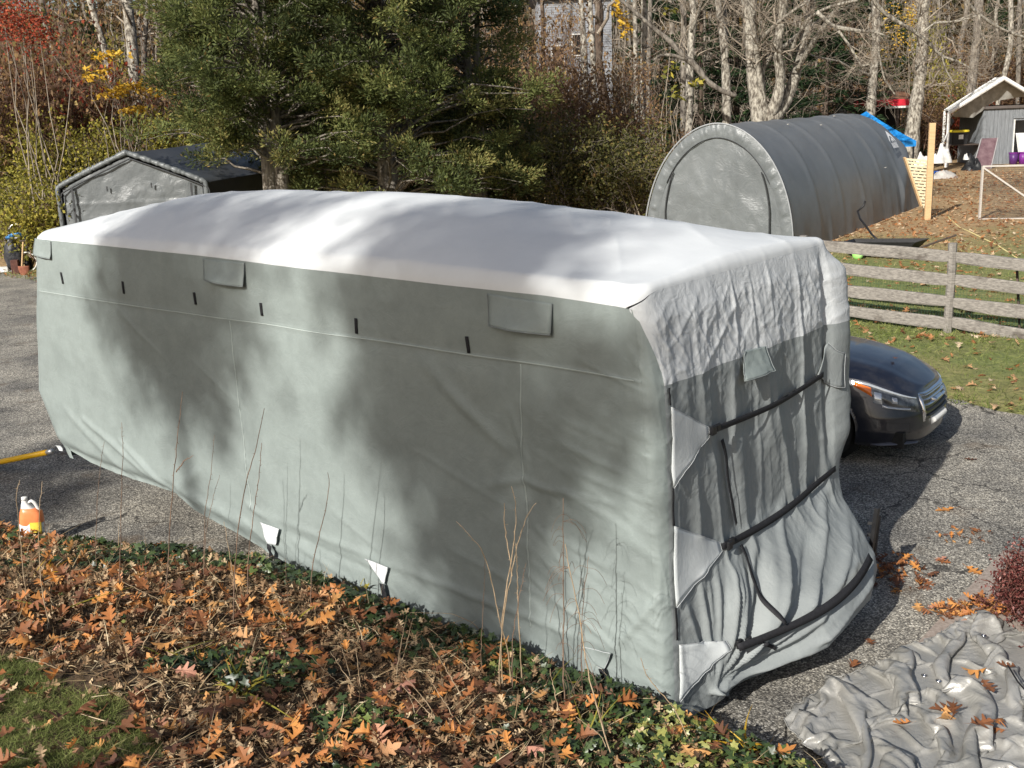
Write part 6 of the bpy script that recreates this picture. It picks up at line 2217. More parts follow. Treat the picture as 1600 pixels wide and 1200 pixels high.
spray('sapling', 'sapling with bright yellow leaf sprays before the rough grey trunk', 'sapling', [(142, 122), (155, 110), (170, 148), (182, 142), (195, 137), (207, 133), (225, 140), (240, 143), (200, 172), (212, 170), (158, 88), (177, 83)], 35, YELLOW, 42, (0.20, .2, .06), 0.15, 901)
spray('vine', 'red leaved vine high in the trees at the top left corner', 'vine', [(5, 10), (20, 30), (35, 35), (50, 32), (60, 45), (65, 62), (15, 50), (30, 5), (45, 55), (5, 40)], 32, REDLEAF, 130, (0.28, .3, .22), 0.10, 902)
spray('sapling', 'golden leaf spray between the house and the three close trunks', 'sapling', [(963, 15), (968, 30), (975, 38), (962, 5), (978, 50)], 42, YELLOW, 24, (0.10, .1, .15), 0.16, 903)
spray('sapling', 'few yellow green leaves beside the paired trunks', 'sapling', [(1045, 15), (1040, 110), (1055, 105), (1082, 130), (1085, 128), (1050, 145), (1060, 148)], 40, YGREEN, 10, (0.14, .1, .08), 0.2, 904)
spray('sapling', 'amber leaved sapling left of the thick flared trunk', 'sapling', [(1405, 20), (1420, 18), (1398, 40), (1425, 36), (1410, 60), (1432, 10), (1395, 75)], 60, YELLOW, 60, (0.5, .4, .4), 0.13, 905)

# ------------------------------------------------------------------ white house among the trees
DH = 72
hL, hR = np.array(AT(846, 200, DH)), np.array(AT(958, 200, DH))
zt_ = 10.5
house = thing('white_house', 'pale clapboard house mostly hidden by the bare trees', 'house', (hL[0] + 2, DH, 0))
SID = M('white_siding', (0.19, 0.20, 0.215), (0.26, 0.27, 0.29), 3, 0.7)
local_put('wall', MB().box(((hL[0] + hR[0]) / 2, DH + 3, zt_ / 2), (hR[0] - hL[0] - .05, 5.9, zt_)), SID, house)
mb = MB()
z = 0.1
while z < zt_:
    R = np.array([[1, 0, 0], [0, .985, .17], [0, -.17, .985]])
    mb.box(((hL[0] + hR[0]) / 2, DH - 0.01, z), (hR[0] - hL[0], 0.02, 0.15), R); z += 0.145
tag(local_put('siding_boards', mb, SID, house), kind='stuff')
for px, py in ((872, 88), (903, 70)):
    c = AT(px, py, DH)
    fr_ = local_put('window', MB().box((c[0], DH - 0.06, c[2]), (0.85, 0.08, 1.35)), WHITEPAINT, house)
    me = MB().box((c[0], DH - 0.11, c[2]), (0.7, 0.03, 1.2)).mesh('pane'); me.transform(Matrix.Translation(-Vector(house.location))); put('pane', me, GLASSD, fr_)
mb = MB(); mb.add([(hL[0] - .4, DH - .4, zt_), (hR[0] + .4, DH - .4, zt_), (hR[0] + .4, DH + 3, zt_ + 2.5), (hL[0] - .4, DH + 3, zt_ + 2.5), (hR[0] + .4, DH + 6.4, zt_), (hL[0] - .4, DH + 6.4, zt_)], [[0, 1, 2, 3], [3, 2, 4, 5]])
local_put('roof', mb, M('shingles', (0.08, 0.08, 0.085), (0.14, 0.14, 0.145), 10, 0.9), house)

# ------------------------------------------------------------------ distant woods as one mass
rng = np.random.default_rng(99)
mb = MB()
for _ in range(900):
    x_ = rng.uniform(-60, 75); y_ = rng.uniform(88, 140)
    h_ = rng.uniform(9, 17); w_ = rng.uniform(0.05, 0.22)
    lean_ = rng.normal(size=2) * 0.8
    mb.tube([(x_, y_, 0), (x_ + lean_[0] * .5, y_, h_ * .5), (x_ + lean_[0], y_ + lean_[1], h_)], [w_, w_ * .8, w_ * .3], 4, False)
tag(mb.build('far_woods_trunks', BARK_GREY, None, True), 'mass of thin grey trunks far back in the woods', 'woods', None, 'stuff')
n = 110000
pos = np.stack([rng.uniform(-65, 80, n), rng.uniform(92, 145, n), rng.uniform(0, 1, n) ** 1.0 * 19], -1)
keep = (fbm(pos[:, 0] * 0.22, pos[:, 2] * 0.3, pos[:, 1] * 0.15, seed=33) + 0.45 - pos[:, 2] * 0.012 > rng.random(n) * 0.9 - 0.2)
pos = pos[keep]
V, F = leaf_quads(pos, rng.normal(size=pos.shape), 0.55, 0.42, rng)
FARL = M_leaf('far_woods_leaves', [(0.0, (0.02, 0.03, 0.012)), (0.3, (0.05, 0.05, 0.02)), (0.6, (0.12, 0.075, 0.035)), (0.85, (0.22, 0.14, 0.06)), (1.0, (0.32, 0.22, 0.08))])
rv = np.clip(0.5 + 0.4 * vnoise(pos[:, 0] * 0.15, pos[:, 2] * 0.15, 0, seed=34) + 0.22 * rng.normal(size=len(pos)), 0, 1)
o = put('far_woods_foliage', cloud_mesh('far_woods_foliage', V, F, rv), FARL)
tag(o, 'mass of brown and green foliage far back in the woods', 'woods', None, 'stuff')
# wooded rise closing the view
xs = np.linspace(-180, 190, 120); ys = np.linspace(120, 260, 40)
X, Y = np.meshgrid(xs, ys, indexing='ij')
Z = -0.1 + 21 * sstep(125, 200, Y) + 2.5 * fbm(X * .05, Y * .05, seed=35) * sstep(125, 150, Y)
tag(put('hillside', mesh_np('hillside', np.stack([X, Y, Z], -1), gridF(120, 40)), M('wooded_hill', (0.025, 0.022, 0.012), (0.12, 0.09, 0.05), 0.9, 0.95, 1.0, 2.0, 0.8)), kind='structure')
# brush at mid distance, one mass of fine twigs low between the trees
mb = MB()
for _ in range(5200):
    px_ = rng.uniform(-60, 1660); D_ = rng.uniform(46, 88)
    c = AT(px_, 250, D_)
    if abs(px_ - 900) < 70 and D_ > 60: continue
    if px_ > 1320 and D_ < 74: continue
    h_ = rng.uniform(0.8, 6.5) * (1 if px_ < 1300 else .8)
    z0 = rng.uniform(0, 4.5)
    d_ = np.array([rng.normal() * 0.5, rng.normal() * .3, 1.0 if rng.random() < .6 else rng.normal()])
    p0 = np.array([c[0], c[1], z0 if rng.random() < .6 else 0])
    P = wander(rng, p0, p0 + d_ * h_ * 0.5, 4, h_ * .12)
    mb.tube(P, np.linspace(rng.uniform(.008, .022), 0.005, 4), 3, False)
tag(mb.build('brush', TWIG, None, True), 'tangled bare brush filling the woods between the trunks', 'brush', None, 'stuff')
# ================================================================== crumpled tarp
def settle(P, Lu, Lv, iters, grav, minbend, seed, anchor=0.25, free=0.002):
    """crowd a sheet that is larger than the space it lies in until it buckles into folds"""
    P0_ = P.copy()
    Ld = np.sqrt(Lu[:, :-1] ** 2 + Lv[:-1, :] ** 2)

    def fix(A, B, L, k, only_short=False):
        d = B - A
        l = np.sqrt((d * d).sum(-1)) + 1e-9
        c = (l - L) / l * 0.5 * k
        if only_short:
            c = np.minimum(c, 0)
        c = c[..., None] * d
        A += c
        B -= c
    for it in range(iters):
        for o in (0, 1):
            n = (P.shape[0] - 1 - o + 1) // 2
            fix(P[o:-1:2][:n], P[o + 1::2][:n], Lu[o::2][:n], 0.9)
            n = (P.shape[1] - 1 - o + 1) // 2
            fix(P[:, o:-1:2][:, :n], P[:, o + 1::2][:, :n], Lv[:, o::2][:, :n], 0.9)
        for o in (0, 1):
            n = (P.shape[0] - 1 - o + 1) // 2
            fix(P[o:-1:2, :-1][:n], P[o + 1::2, 1:][:n], Ld[o::2][:n], 0.5)
            fix(P[o:-1:2, 1:][:n], P[o + 1::2, :-1][:n], Ld[o::2][:n], 0.5)
        for o in (0, 1, 2, 3):      # stiffness against folding flat
            Q1, Q2 = P[o:-2:4], P[o + 2::4]; n = min(len(Q1), len(Q2))
            fix(Q1[:n], Q2[:n], 2 * minbend * Lu[o::4][:n] if len(Lu[o::4]) >= n else minbend, 0.4, True)
            Q1, Q2 = P[:, o:-2:4], P[:, o + 2::4]; n = min(Q1.shape[1], Q2.shape[1])
            fix(Q1[:, :n], Q2[:, :n], 2 * minbend * Lv[:, o::4][:, :n], 0.4, True)
        P[..., 2] -= grav
        P[..., 2] = np.maximum(P[..., 2], 0.0) * 0.998
        for sl in (np.s_[0], np.s_[-1], np.s_[:, 0], np.s_[:, -1]):
            P[sl][..., :2] += (P0_[sl][..., :2] - P[sl][..., :2]) * anchor
            P[sl][..., 2] *= 0.92
        P[..., :2] += (P0_[..., :2] - P[..., :2]) * free
    return P


def finer(P):
    n, m = P.shape[:2]
    Q = np.zeros((2 * n - 1, m, P.shape[2])); Q[::2] = P; Q[1::2] = (P[1:] + P[:-1]) / 2
    R2 = np.zeros((2 * n - 1, 2 * m - 1, P.shape[2])); R2[:, ::2] = Q; R2[:, 1::2] = (Q[:, 1:] + Q[:, :-1]) / 2
    return R2


def make_tarp():
    A_, B_, C_, D_ = [np.array(G(x_, y_, 0.08))[:2] for x_, y_ in ((1222, 1105), (1535, 952), (1790, 1090), (1400, 1320))]
    n = 36
    U, V = np.meshgrid(np.linspace(0, 1, n), np.linspace(0, 1, n), indexing='ij')
    XY = (A_ * (1 - U[..., None]) + B_ * U[..., None]) * (1 - V[..., None]) + (D_ * (1 - U[..., None]) + C_ * U[..., None]) * V[..., None]
    rg = np.random.default_rng(5)
    # wavering outline
    XY[..., 0] += 0.05 * vnoise(U * 7, V * 7, seed=5); XY[..., 1] += 0.05 * vnoise(U * 7, V * 7, seed=6)
    base_ = XY.copy()
    Z = 0.06 + 0.26 * np.abs(fbm(U * 4 + 2 * V, V * 4, seed=7)) + 0.03 * rg.random((n, n))
    P = np.concatenate([XY, Z[..., None]], -1)
    fac = lambda s_: 1.33 + 0.16 * s_
    def rest(P2):
        X2 = P2[..., :2]
        n_, m_ = X2.shape[:2]
        k = vnoise(np.linspace(0, 5, n_)[:, None], np.linspace(0, 5, m_)[None], seed=9)
        return (np.linalg.norm(X2[1:] - X2[:-1], axis=-1) * fac(k[1:]), np.linalg.norm(X2[:, 1:] - X2[:, :-1], axis=-1) * fac(-k[:, 1:]))
    Lu, Lv = rest(base_)
    P = settle(P, Lu, Lv, 170, 0.0006, 0.80, 1)
    for lev, its, g_, jit in ((1, 90, 0.0004, 0.008), (2, 55, 0.0002, 0.004)):
        P = finer(P); base_ = finer(base_)
        P[..., 2] += jit * rg.normal(size=P.shape[:2])
        Lu, Lv = rest(base_)
        P = settle(P, Lu, Lv, its, g_, 0.60, 2, 0.15)
    return P


TP = make_tarp()
TP[..., 2] = np.maximum(TP[..., 2], 0) * 0.9 + 0.048
_s, _t = ST((TP[..., 0], TP[..., 1]))
_s, _c = math.sin(CAM_R), math.cos(CAM_R)
tc_ = TP.reshape(-1, 3).mean(0)[:2]
TM, nt_, p_ = _nodes('silver_tarp')
n_ = _noise(nt_, 3.0, 4); r_ = _ramp(nt_, [(0.3, (0.25, 0.245, 0.225)), (0.7, (0.40, 0.39, 0.365))], n_.outputs[0])
nt_.links.new(r_.outputs[0], p_.inputs['Base Color'])
p_.inputs['Roughness'].default_value = 0.42; p_.inputs['Metallic'].default_value = 0.3; p_.inputs['Specular IOR Level'].default_value = 0.5
k_ = _noise(nt_, 7, 4, 0.55, dist=0.8)
pp_ = nt_.nodes.new('ShaderNodeMath'); pp_.operation = 'PINGPONG'; pp_.inputs[1].default_value = 0.08
nt_.links.new(k_.outputs[0], pp_.inputs[0])
_bump(nt_, p_, pp_.outputs[0], 0.30, 0.06)
tarp = thing('crumpled_tarp', 'large crumpled silver grey tarp spread on the driveway at the lower right', 'tarp', (tc_[0], tc_[1], 0))
me = mesh_np('sheet', TP, gridF(*TP.shape[:2]))
me.transform(Matrix.Translation(-Vector(tarp.location)))
put('sheet', me, TM, tarp)
# turned hem round the edge
hem_ = np.concatenate([TP[:, 0], TP[-1, 1:], TP[-2::-1, -1], TP[0, -2:0:-1]]) + (0, 0, 0.004)
local_put('hem_cord', MB().tube(hem_[::2], 0.005, 4, False), TM, tarp, True)
_flat = TP.reshape(-1, 3)


def tarp_z(x, y):
    d = np.hypot(_flat[:, 0] - x, _flat[:, 1] - y)
    k = np.argsort(d)[:6]
    return float(_flat[k, 2].max()) if d[k[0]] < 0.05 else 0.0


for px, py in ((1446, 1026), (1538, 978), (1468, 1045)):
    c = G(px, py, 0.2); z_ = tarp_z(c[0], c[1])
    mb = MB(); mb.lathe([(0.008, 0), (0.02, 0), (0.022, 0.004), (0.008, 0.006)], (c[0], c[1], z_ + 0.004), 14)
    local_put('grommet', mb, CHROME, tarp, True)
mb = MB()
pts = [(1575, 1040), (1590, 1065), (1612, 1090)]
local_put('edge_rope', MB().tube([tuple(G(a, b, 0.3)) for a, b in pts], 0.006, 5), BLACKPL, tarp)

# ================================================================== leaves
OAK = [(0.0, .012), (.06, .03), (.16, .17), (.23, .19), (.27, .055), (.36, .14), (.43, .34), (.50, .32), (.50, .09), (.60, .17), (.70, .33), (.755, .27), (.74, .09), (.84, .14), (.90, .10), (1.0, 0.0)]


def oak_leaf(rng, fold, curl, jag=0.25):
    """verts along the midrib and both lobed edges (unit length)"""
    V, F = [], []
    for side in (-1, 1):
        pts = [(x + rng.normal() * 0.012, y * (1 + rng.normal() * jag * 0.5)) for x, y in OAK]
        b = len(V)
        for x, y in pts:
            xm = x - 0.35 * y if x < .95 else x
            xm = max(0.0, xm)
            def zf(x, y):
                return fold * abs(y) + curl * (x - 0.4) ** 2 + 0.05 * math.sin(7 * x + rng.phase) * abs(y) * 3
            V.append((xm, 0, zf(xm, 0))); V.append((x, side * y, zf(x, y)))
        for i in range(len(pts) - 1):
            q = [b + 2 * i, b + 2 * i + 1, b + 2 * i + 3, b + 2 * i + 2]
            F.append(q if side < 0 else q[::-1])
    # stem
    b = len(V)
    V += [(0, -.012, 0), (0, .012, 0), (-.28, .006, .04), (-.28, -.006, .04)]
    F.append([b, b + 1, b + 2, b + 3])
    return np.array(V, float), np.array(F)


class R_(random.Random):
    def normal(self): return self.gauss(0, 1)


lr = R_(3)
LEAFS = []
for fold, curl in ((0.25, 0.2), (0.7, 0.6), (-0.4, 0.5), (0.5, -0.5), (1.1, 0.3), (0.15, 0.8), (-0.7, -0.4)):
    lr.phase = lr.uniform(0, 6)
    LEAFS.append(oak_leaf(lr, fold, curl))
OAK_COLS = [(0.0, (0.11, 0.05, 0.03)), (0.32, (0.26, 0.105, 0.045)), (0.58, (0.45, 0.175, 0.055)), (0.76, (0.60, 0.26, 0.07)), (0.93, (0.62, 0.34, 0.13)), (1.0, (0.50, 0.24, 0.17))]
LEAF_ATTR = M_leaf('oak_leaf_litter', OAK_COLS, 'attr', 0.62, 0.22, spec=0.35)
LEAF_OBJ = M_leaf('oak_leaf_single', OAK_COLS, 'object', 0.6, 0.22, spec=0.35)


def rot_mats(n, rng, tilt, flip=0.3):
    az = rng.uniform(0, 2 * PI, n)
    tx = rng.normal(size=n) * tilt; ty = rng.normal(size=n) * tilt
    tx = tx + np.where(rng.random(n) < flip, PI, 0)
    ca, sa = np.cos(az), np.sin(az)
    Rz = np.zeros((n, 3, 3)); Rz[:, 0, 0] = ca; Rz[:, 0, 1] = -sa; Rz[:, 1, 0] = sa; Rz[:, 1, 1] = ca; Rz[:, 2, 2] = 1
    c, s = np.cos(tx), np.sin(tx)
    Rx = np.zeros((n, 3, 3)); Rx[:, 0, 0] = 1; Rx[:, 1, 1] = c; Rx[:, 1, 2] = -s; Rx[:, 2, 1] = s; Rx[:, 2, 2] = c
    c, s = np.cos(ty), np.sin(ty)
    Ry = np.zeros((n, 3, 3)); Ry[:, 1, 1] = 1; Ry[:, 0, 0] = c; Ry[:, 0, 2] = s; Ry[:, 2, 0] = -s; Ry[:, 2, 2] = c
    return Rz @ Ry @ Rx


def scatter(name, protos, pos, size, rng, tilt, mat, rv=None, flip=0.3, label=None, cat=None, parent=None):
    Vs, Fs, As = [], [], []
    base = 0
    which = rng.integers(0, len(protos), len(pos))
    Rm = rot_mats(len(pos), rng, tilt, flip)
    rv = rng.random(len(pos)) if rv is None else rv
    for w, (pv, pf) in enumerate(protos):
        ix = np.where(which == w)[0]
        if not len(ix): continue
        V = np.einsum('nij,vj->nvi', Rm[ix], pv) * size[ix][:, None, None] + pos[ix][:, None]
        F = pf[None] + (np.arange(len(ix)) * len(pv))[:, None, None] + base
        Vs.append(V.reshape(-1, 3)); Fs.append(F.reshape(-1, pf.shape[1])); As.append(np.repeat(rv[ix], len(pf)))
        base += len(ix) * len(pv)
    me = mesh_np(name, np.concatenate(Vs), [np.concatenate(Fs)], True, {'rnd': np.concatenate(As)})
    o = put(name, me, mat, parent)
    return tag(o, label, cat, None, 'stuff')


def vis(s, t, z, m=40):
    """is the point of the bank inside the frame"""
    P = TA(s, t, z)
    x, y, zz = P[..., 0], P[..., 1], P[..., 2] - CAM_H
    d = y * _cp - zz * _sp; u = y * _sp + zz * _cp
    a = CAM_F * x / d; b = -CAM_F * u / d
    px = 800 + _c * a - _s * b; py = 600 + _s * a + _c * b
    return px, py, (px > -m) & (px < 1600 + m) & (py > -m) & (py < 1200 + m) & (d > 0.5)


# the mown grass at the lower left
_lp = [ST(G(x_, y_, 0.62)) for x_, y_ in ((-100, 1065), (-40, 1085), (60, 1095), (130, 1120), (200, 1160), (235, 1200), (260, 1260))]
_lp = np.array(sorted(_lp))
def lawn_edge(s): return np.interp(s, _lp[:, 0], _lp[:, 1], left=-99, right=_lp[-1, 1])
def on_lawn(s, t, jit=0.0): return t < lawn_edge(s) + jit


rng = np.random.default_rng(42)


def bank_points(n, dens, s0=-3.2, s1=8.5, t0=-4.2, t1=-0.1):
    s = rng.uniform(s0, s1, n); t = rng.uniform(t0, t1, n)
    ok = t < crest_t(s) + 0.02
    s, t = s[ok], t[ok]
    z = bank_h(s, t)
    px, py, v = vis(s, t, z)
    s, t, z = s[v], t[v], z[v]
    d = dens(s, t)
    k = rng.random(len(s)) < d
    return s[k], t[k], z[k]


def ivy_mask(s, t):
    d = crest_t(s) - t
    n = fbm(s * 1.1, t * 1.1, seed=301, oct=3)
    near = sstep(0.85 + 0.45 * n, 0.25, d) * (0.8 + 0.2 * sstep(7.5, 5, s)) * sstep(8.5, 6.0, s)
    patch_ = sstep(0.12, 0.45, n)
    right_ = sstep(0.6, -0.5, s) * sstep(1.5, 0.9, d)
    left_ = sstep(5.2, 6.5, s) * 0.7
    return np.clip(np.maximum(np.maximum(near, 0.75 * patch_), right_) * (1 - 0.75 * left_), 0, 1)


LITTER = M_leaf('brown_litter', [(0.0, (0.07, 0.042, 0.024)), (0.4, (0.20, 0.12, 0.065)), (0.75, (0.38, 0.25, 0.14)), (1.0, (0.56, 0.42, 0.26))], 'attr', 0.8, 0.15)
# ---- litter beneath: browned small leaves and bits
s, t, z = bank_points(60000, lambda s, t: np.where(on_lawn(s, t), 0.05, 0.5) * (1 - 0.5 * ivy_mask(s, t)))
scatter('leaf_litter', LEAFS, TA(s, t, z + rng.uniform(0.0, 0.035, len(s))), rng.uniform(0.04, 0.095, len(s)), rng, 0.6, LITTER, rng.random(len(s)), 0.4, 'dense litter of small brown oak leaves covering the garden bed')
# pale dry grass blades and straw
def blade_strip(pos, dirs, L, W_, bend, rng, nseg=3):
    n = len(pos)
    d = dirs / np.linalg.norm(dirs, axis=1)[:, None]
    s_ = np.cross(d, rng.normal(size=(n, 3))); s_ /= np.linalg.norm(s_, axis=1)[:, None]
    bd = rng.normal(size=(n, 3)); bd[:, 2] = -np.abs(bd[:, 2]) * 0.8
    V = []
    for k in range(nseg + 1):
        f = k / nseg
        c = pos + d * L[:, None] * f + bd * (bend * L)[:, None] * f * f
        w = W_ * (1 - f ** 1.5 * 0.9)
        V += [c - s_ * w[:, None] / 2, c + s_ * w[:, None] / 2]
    V = np.stack(V, 1)
    m = 2 * (nseg + 1)
    F = np.concatenate([np.stack([np.arange(n) * m + 2 * k, np.arange(n) * m + 2 * k + 1, np.arange(n) * m + 2 * k + 3, np.arange(n) * m + 2 * k + 2], 1) for k in range(nseg)])
    return V.reshape(-1, 3), F, nseg


STRAW = M_leaf('dry_straw', [(0.0, (0.13, 0.085, 0.045)), (0.4, (0.30, 0.21, 0.11)), (0.8, (0.52, 0.41, 0.25)), (1.0, (0.66, 0.56, 0.38))], trans=0.2, mottle=0.1)
s, t, z = bank_points(34000, lambda s, t: np.where(on_lawn(s, t), 0.03, 0.55) * (1 - 0.75 * ivy_mask(s, t)) + 0.25 * sstep(5, 7, s))
n = len(s)
dirs = rng.normal(size=(n, 3)) * (1, 1, 0.35) + (0.25, 0.1, 0.22)
V, F, ns = blade_strip(TA(s, t, z + 0.02), dirs, rng.uniform(0.07, 0.26, n), rng.uniform(0.003, 0.008, n), rng.uniform(0.1, 0.5, n), rng)
me = mesh_np('dry_grass', V, [F], True, {'rnd': np.tile(rng.random(n), ns)})
tag(put('dry_grass', me, STRAW), 'dry tan grass blades and straw lying over the bed', None, None, 'stuff')
# ---- lawn blades, lower left
GRASS = M_leaf('lawn_blades', [(0.0, (0.08, 0.10, 0.025)), (0.45, (0.17, 0.21, 0.055)), (0.8, (0.30, 0.32, 0.11)), (1.0, (0.52, 0.44, 0.22))], trans=0.35, mottle=0.1)
s, t, z = bank_points(420000, lambda s, t: np.where(on_lawn(s, t, 0.10 * vnoise(s * 4, t * 4, seed=55)), 0.95, 0.0), s0=_lp[0, 0] - 0.2, s1=_lp[-1, 0] + 1.2, t0=-6.0, t1=-1.0)
n = len(s)
dirs = rng.normal(size=(n, 3)) * (0.7, 0.7, 0.3) + (0, 0, 0.8)
V, F, ns = blade_strip(TA(s, t, z - 0.005), dirs, rng.uniform(0.025, 0.075, n), rng.uniform(0.0025, 0.0045, n), rng.uniform(0.2, 0.7, n), rng, 1)
me = mesh_np('lawn_grass', V, [F], True, {'rnd': np.tile(np.clip(rng.random(n) * 0.7 + 0.3 * (vnoise(s * 3, t * 3, seed=56) * .5 + .5), 0, 1), ns)})
tag(put('lawn_grass', me, GRASS), 'short green grass at the lower left corner', None, None, 'stuff')


# ---- ivy
def ivy_leaf(rng):
    ang = [-2.6, -2.0, -1.35, -0.95, -0.5, 0.0, 0.5, 0.95, 1.35, 2.0, 2.6]
    rad = [0.30, 0.42, 0.30, 0.48, 0.34, 0.62, 0.34, 0.48, 0.30, 0.42, 0.30]
    V = [(0, 0, 0.04)]
    for a, r in zip(ang, rad):
        r *= 1 + rng.normal() * 0.08
        V.append((r * math.cos(a), r * math.sin(a), -0.14 * r * r + 0.03 * rng.normal()))
    F = [[0, i, i + 1, i + 1] for i in range(1, len(ang))]
    return np.array(V), np.array([[0, i, i + 1] for i in range(1, len(ang))])


IV = [ivy_leaf(lr) for _ in range(5)]
IVY = M_leaf('ivy_leaves', [(0.0, (0.012, 0.022, 0.009)), (0.4, (0.030, 0.052, 0.018)), (0.75, (0.065, 0.100, 0.030)), (0.93, (0.13, 0.17, 0.045)), (1.0, (0.28, 0.28, 0.08))], rough=0.4, trans=0.12, mottle=0.2, spec=0.5)
s, t, z = bank_points(60000, lambda s, t: 0.62 * ivy_mask(s, t) * np.where(on_lawn(s, t, 0.2), 0.15, 1), t1=0.12)
h_ = rng.uniform(0.02, 0.10, len(s)) * (0.7 + 0.5 * vnoise(s * 2, t * 2, seed=58))
scatter('ivy', IV, TA(s, t, z + h_), rng.uniform(0.045, 0.095, len(s)), rng, 0.5, IVY, np.clip(0.55 * rng.random(len(s)) + 0.25 + 0.25 * vnoise(s * 2.5, t * 2.5, seed=59) + 0.35 * sstep(0.3, -0.8, s) * rng.random(len(s)), 0, 1), 0.0, 'dark green ivy growing over the crest and patches of the bank')
# trailing ivy over the crest edge
s = rng.uniform(-3.0, 6.2, 5200); t = crest_t(s) + rng.uniform(-0.08, 0.16, len(s)) + 0.06 * vnoise(s * 3, 0, seed=60)
z = np.maximum(bank_h(s, t), 0) + rng.uniform(0.0, 0.09, len(s)) 
scatter('ivy_edge', IV, TA(s, t, z), rng.uniform(0.045, 0.085, len(s)), rng, 0.6, IVY, np.clip(rng.random(len(s)), 0, 1), 0.0, 'ivy trailing over the edge of the bank')

# ---- big oak leaves: 300 individuals first, the rest as stuff
s, t, z = bank_points(9000, lambda s, t: np.where(on_lawn(s, t), 0.22, 0.60) * (1 - 0.72 * ivy_mask(s, t)) * (0.45 + 0.75 * sstep(-0.1, 0.4, fbm(s * 1.3, t * 1.3, seed=61))) * 0.70)
P = TA(s, t, z)
dist = np.hypot(P[:, 0], P[:, 1])
sz = rng.uniform(0.085, 0.172, len(s))
o_ = np.argsort(-(sz / dist))
ind = o_[:300]; rest = o_[300:3700]
scatter('oak_leaf_cover', LEAFS, TA(s[rest], t[rest], z[rest] + rng.uniform(0.02, 0.07, len(rest))), sz[rest], rng, 0.38, LEAF_ATTR, None, 0.3, 'layer of orange brown oak leaves on the bed and grass edge')
LM = []
for k, (pv, pf) in enumerate(LEAFS):
    m_ = mesh_np('oak_leaf', pv, [pf], True); m_.materials.append(LEAF_OBJ); LM.append(m_)


def leaf_obj(name, label, loc, size, euler, cat='leaf', group=None, w=None):
    o = bpy.data.objects.new(name, LM[int(rng.integers(0, len(LM))) if w is None else w])
    COL.objects.link(o)
    o.location = loc; o.scale = (size,) * 3; o.rotation_euler = euler
    return tag(o, label, cat, group)


for i in ind:
    lw = bool(on_lawn(s[i], t[i]))
    p = T(s[i], t[i], z[i] + (0.035 if lw else rng.uniform(0.05, 0.085)))
    leaf_obj('fallen_leaf', 'curled orange brown oak leaf lying on the mown grass' if lw else 'curled orange brown oak leaf lying on the litter of the garden bed', p, sz[i],
             (rng.normal() * 0.3 + (PI if rng.random() < .25 else 0), rng.normal() * 0.3, rng.uniform(0, 6.28)), 'leaf', 'oak leaves on the grass corner' if lw else 'oak leaves on the garden bed')
# leaves on the driveway, tarp and car
for px, py, sz_, lab in ((1492, 794, .20, 'orange oak leaf on the driveway beside a cracked patch'), (1526, 832, .15, 'small orange leaf on the driveway left of the red bush'), (1528, 718, .15, 'tan leaf on the sunlit driveway in front of the car'),
                         (1462, 874, .13, 'left one of two tan leaves close together on the driveway'), (1478, 870, .13, 'right one of two tan leaves close together on the driveway'), (1510, 885, .17, 'pale flattened leaf at the corner of the concrete path'),
                         (1433, 942, .14, 'lone pale leaf on the shaded driveway above the tarp'), (1362, 1008, .13, 'orange leaf on the driveway at the tarp top edge')):
    c = G(px, py, 0.02)
    leaf_obj('driveway_leaf', lab, (c[0], c[1], 0.02), sz_, (0.1, 0.15, rng.uniform(0, 6)), w=0)
for px, py, sz_, lab in ((1328, 1035, .14, 'rusty leaf on the upper left edge of the tarp'), (1542, 1045, .17, 'pair of orange leaves high on the tarp, upper one'), (1535, 1060, .15, 'pair of orange leaves high on the tarp, lower one'), (1424, 1132, .12, 'small orange leaf in the middle of the tarp fold'),
                         (1490, 1098, .2, 'brown leaf of the heap in the tarp hollow'), (1500, 1115, .2, 'orange leaf of the heap in the tarp hollow'), (1515, 1135, .18, 'lowest orange leaf of the heap in the tarp hollow'), (1478, 1110, .16, 'dark brown leaf at the left of the tarp hollow heap'),
                         (1556, 1140, .13, 'dark maroon leaf on the tarp near the right edge'), (1572, 1128, .12, 'orange scrap leaf on the tarp near the right edge'), (1588, 1046, .13, 'orange leaf below the red bush on the tarp')):
    c = G(px, py, 0.22); z_ = tarp_z(c[0], c[1]); c = G(px, py, z_ + .02); z_ = tarp_z(c[0], c[1])
    leaf_obj('tarp_leaf', lab, (c[0], c[1], z_ + 0.03), sz_, (0.15, 0.15, rng.uniform(0, 6)))
c = Vector((nose[0], nose[1], 0)) + Matrix.Rotation(cyaw, 3, 'Z') @ Vector((-0.50, -0.12, 1.085))
leaf_obj('hood_leaf', 'single orange leaf on the dark hood of the parked car', c, 0.09, (0.05, 0.12, 1.0), w=0)
# dry leaves heaped under the far corner and by the path
def leaf_heap(name, lab, cx, cy, rx, ry, n, sz_, hz, cols_bias=1.0, zb=0.0):
    r = np.sqrt(rng.random(n)); a = rng.uniform(0, 2 * PI, n)
    c = G(cx, cy, 0.0)
    x = c[0] + rx * r * np.cos(a); y = c[1] + ry * r * np.sin(a)
    zz_ = zb + rng.random(n) * hz * (1 - r)
    scatter(name, LEAFS, np.stack([x, y, zz_ + 0.015], 1), rng.uniform(0.6, 1.1, n) * sz_, rng, 0.4, LEAF_ATTR, rng.random(n) ** cols_bias, 0.3, lab)
leaf_heap('leaf_pile', 'brown leaves gathered on the driveway under the far end of the cover', 1375, 892, .38, .45, 110, .12, .08, 1.6)
leaf_heap('leaf_pile', 'brown leaves gathered beside the concrete path above the tarp', 1520, 962, .36, .16, 120, .11, .08, 1.2, 0.035)
leaf_heap('leaf_pile', 'leaf stains and bits on the driveway before the path', 1505, 840, .35, .22, 26, .07, .01, 1.6)

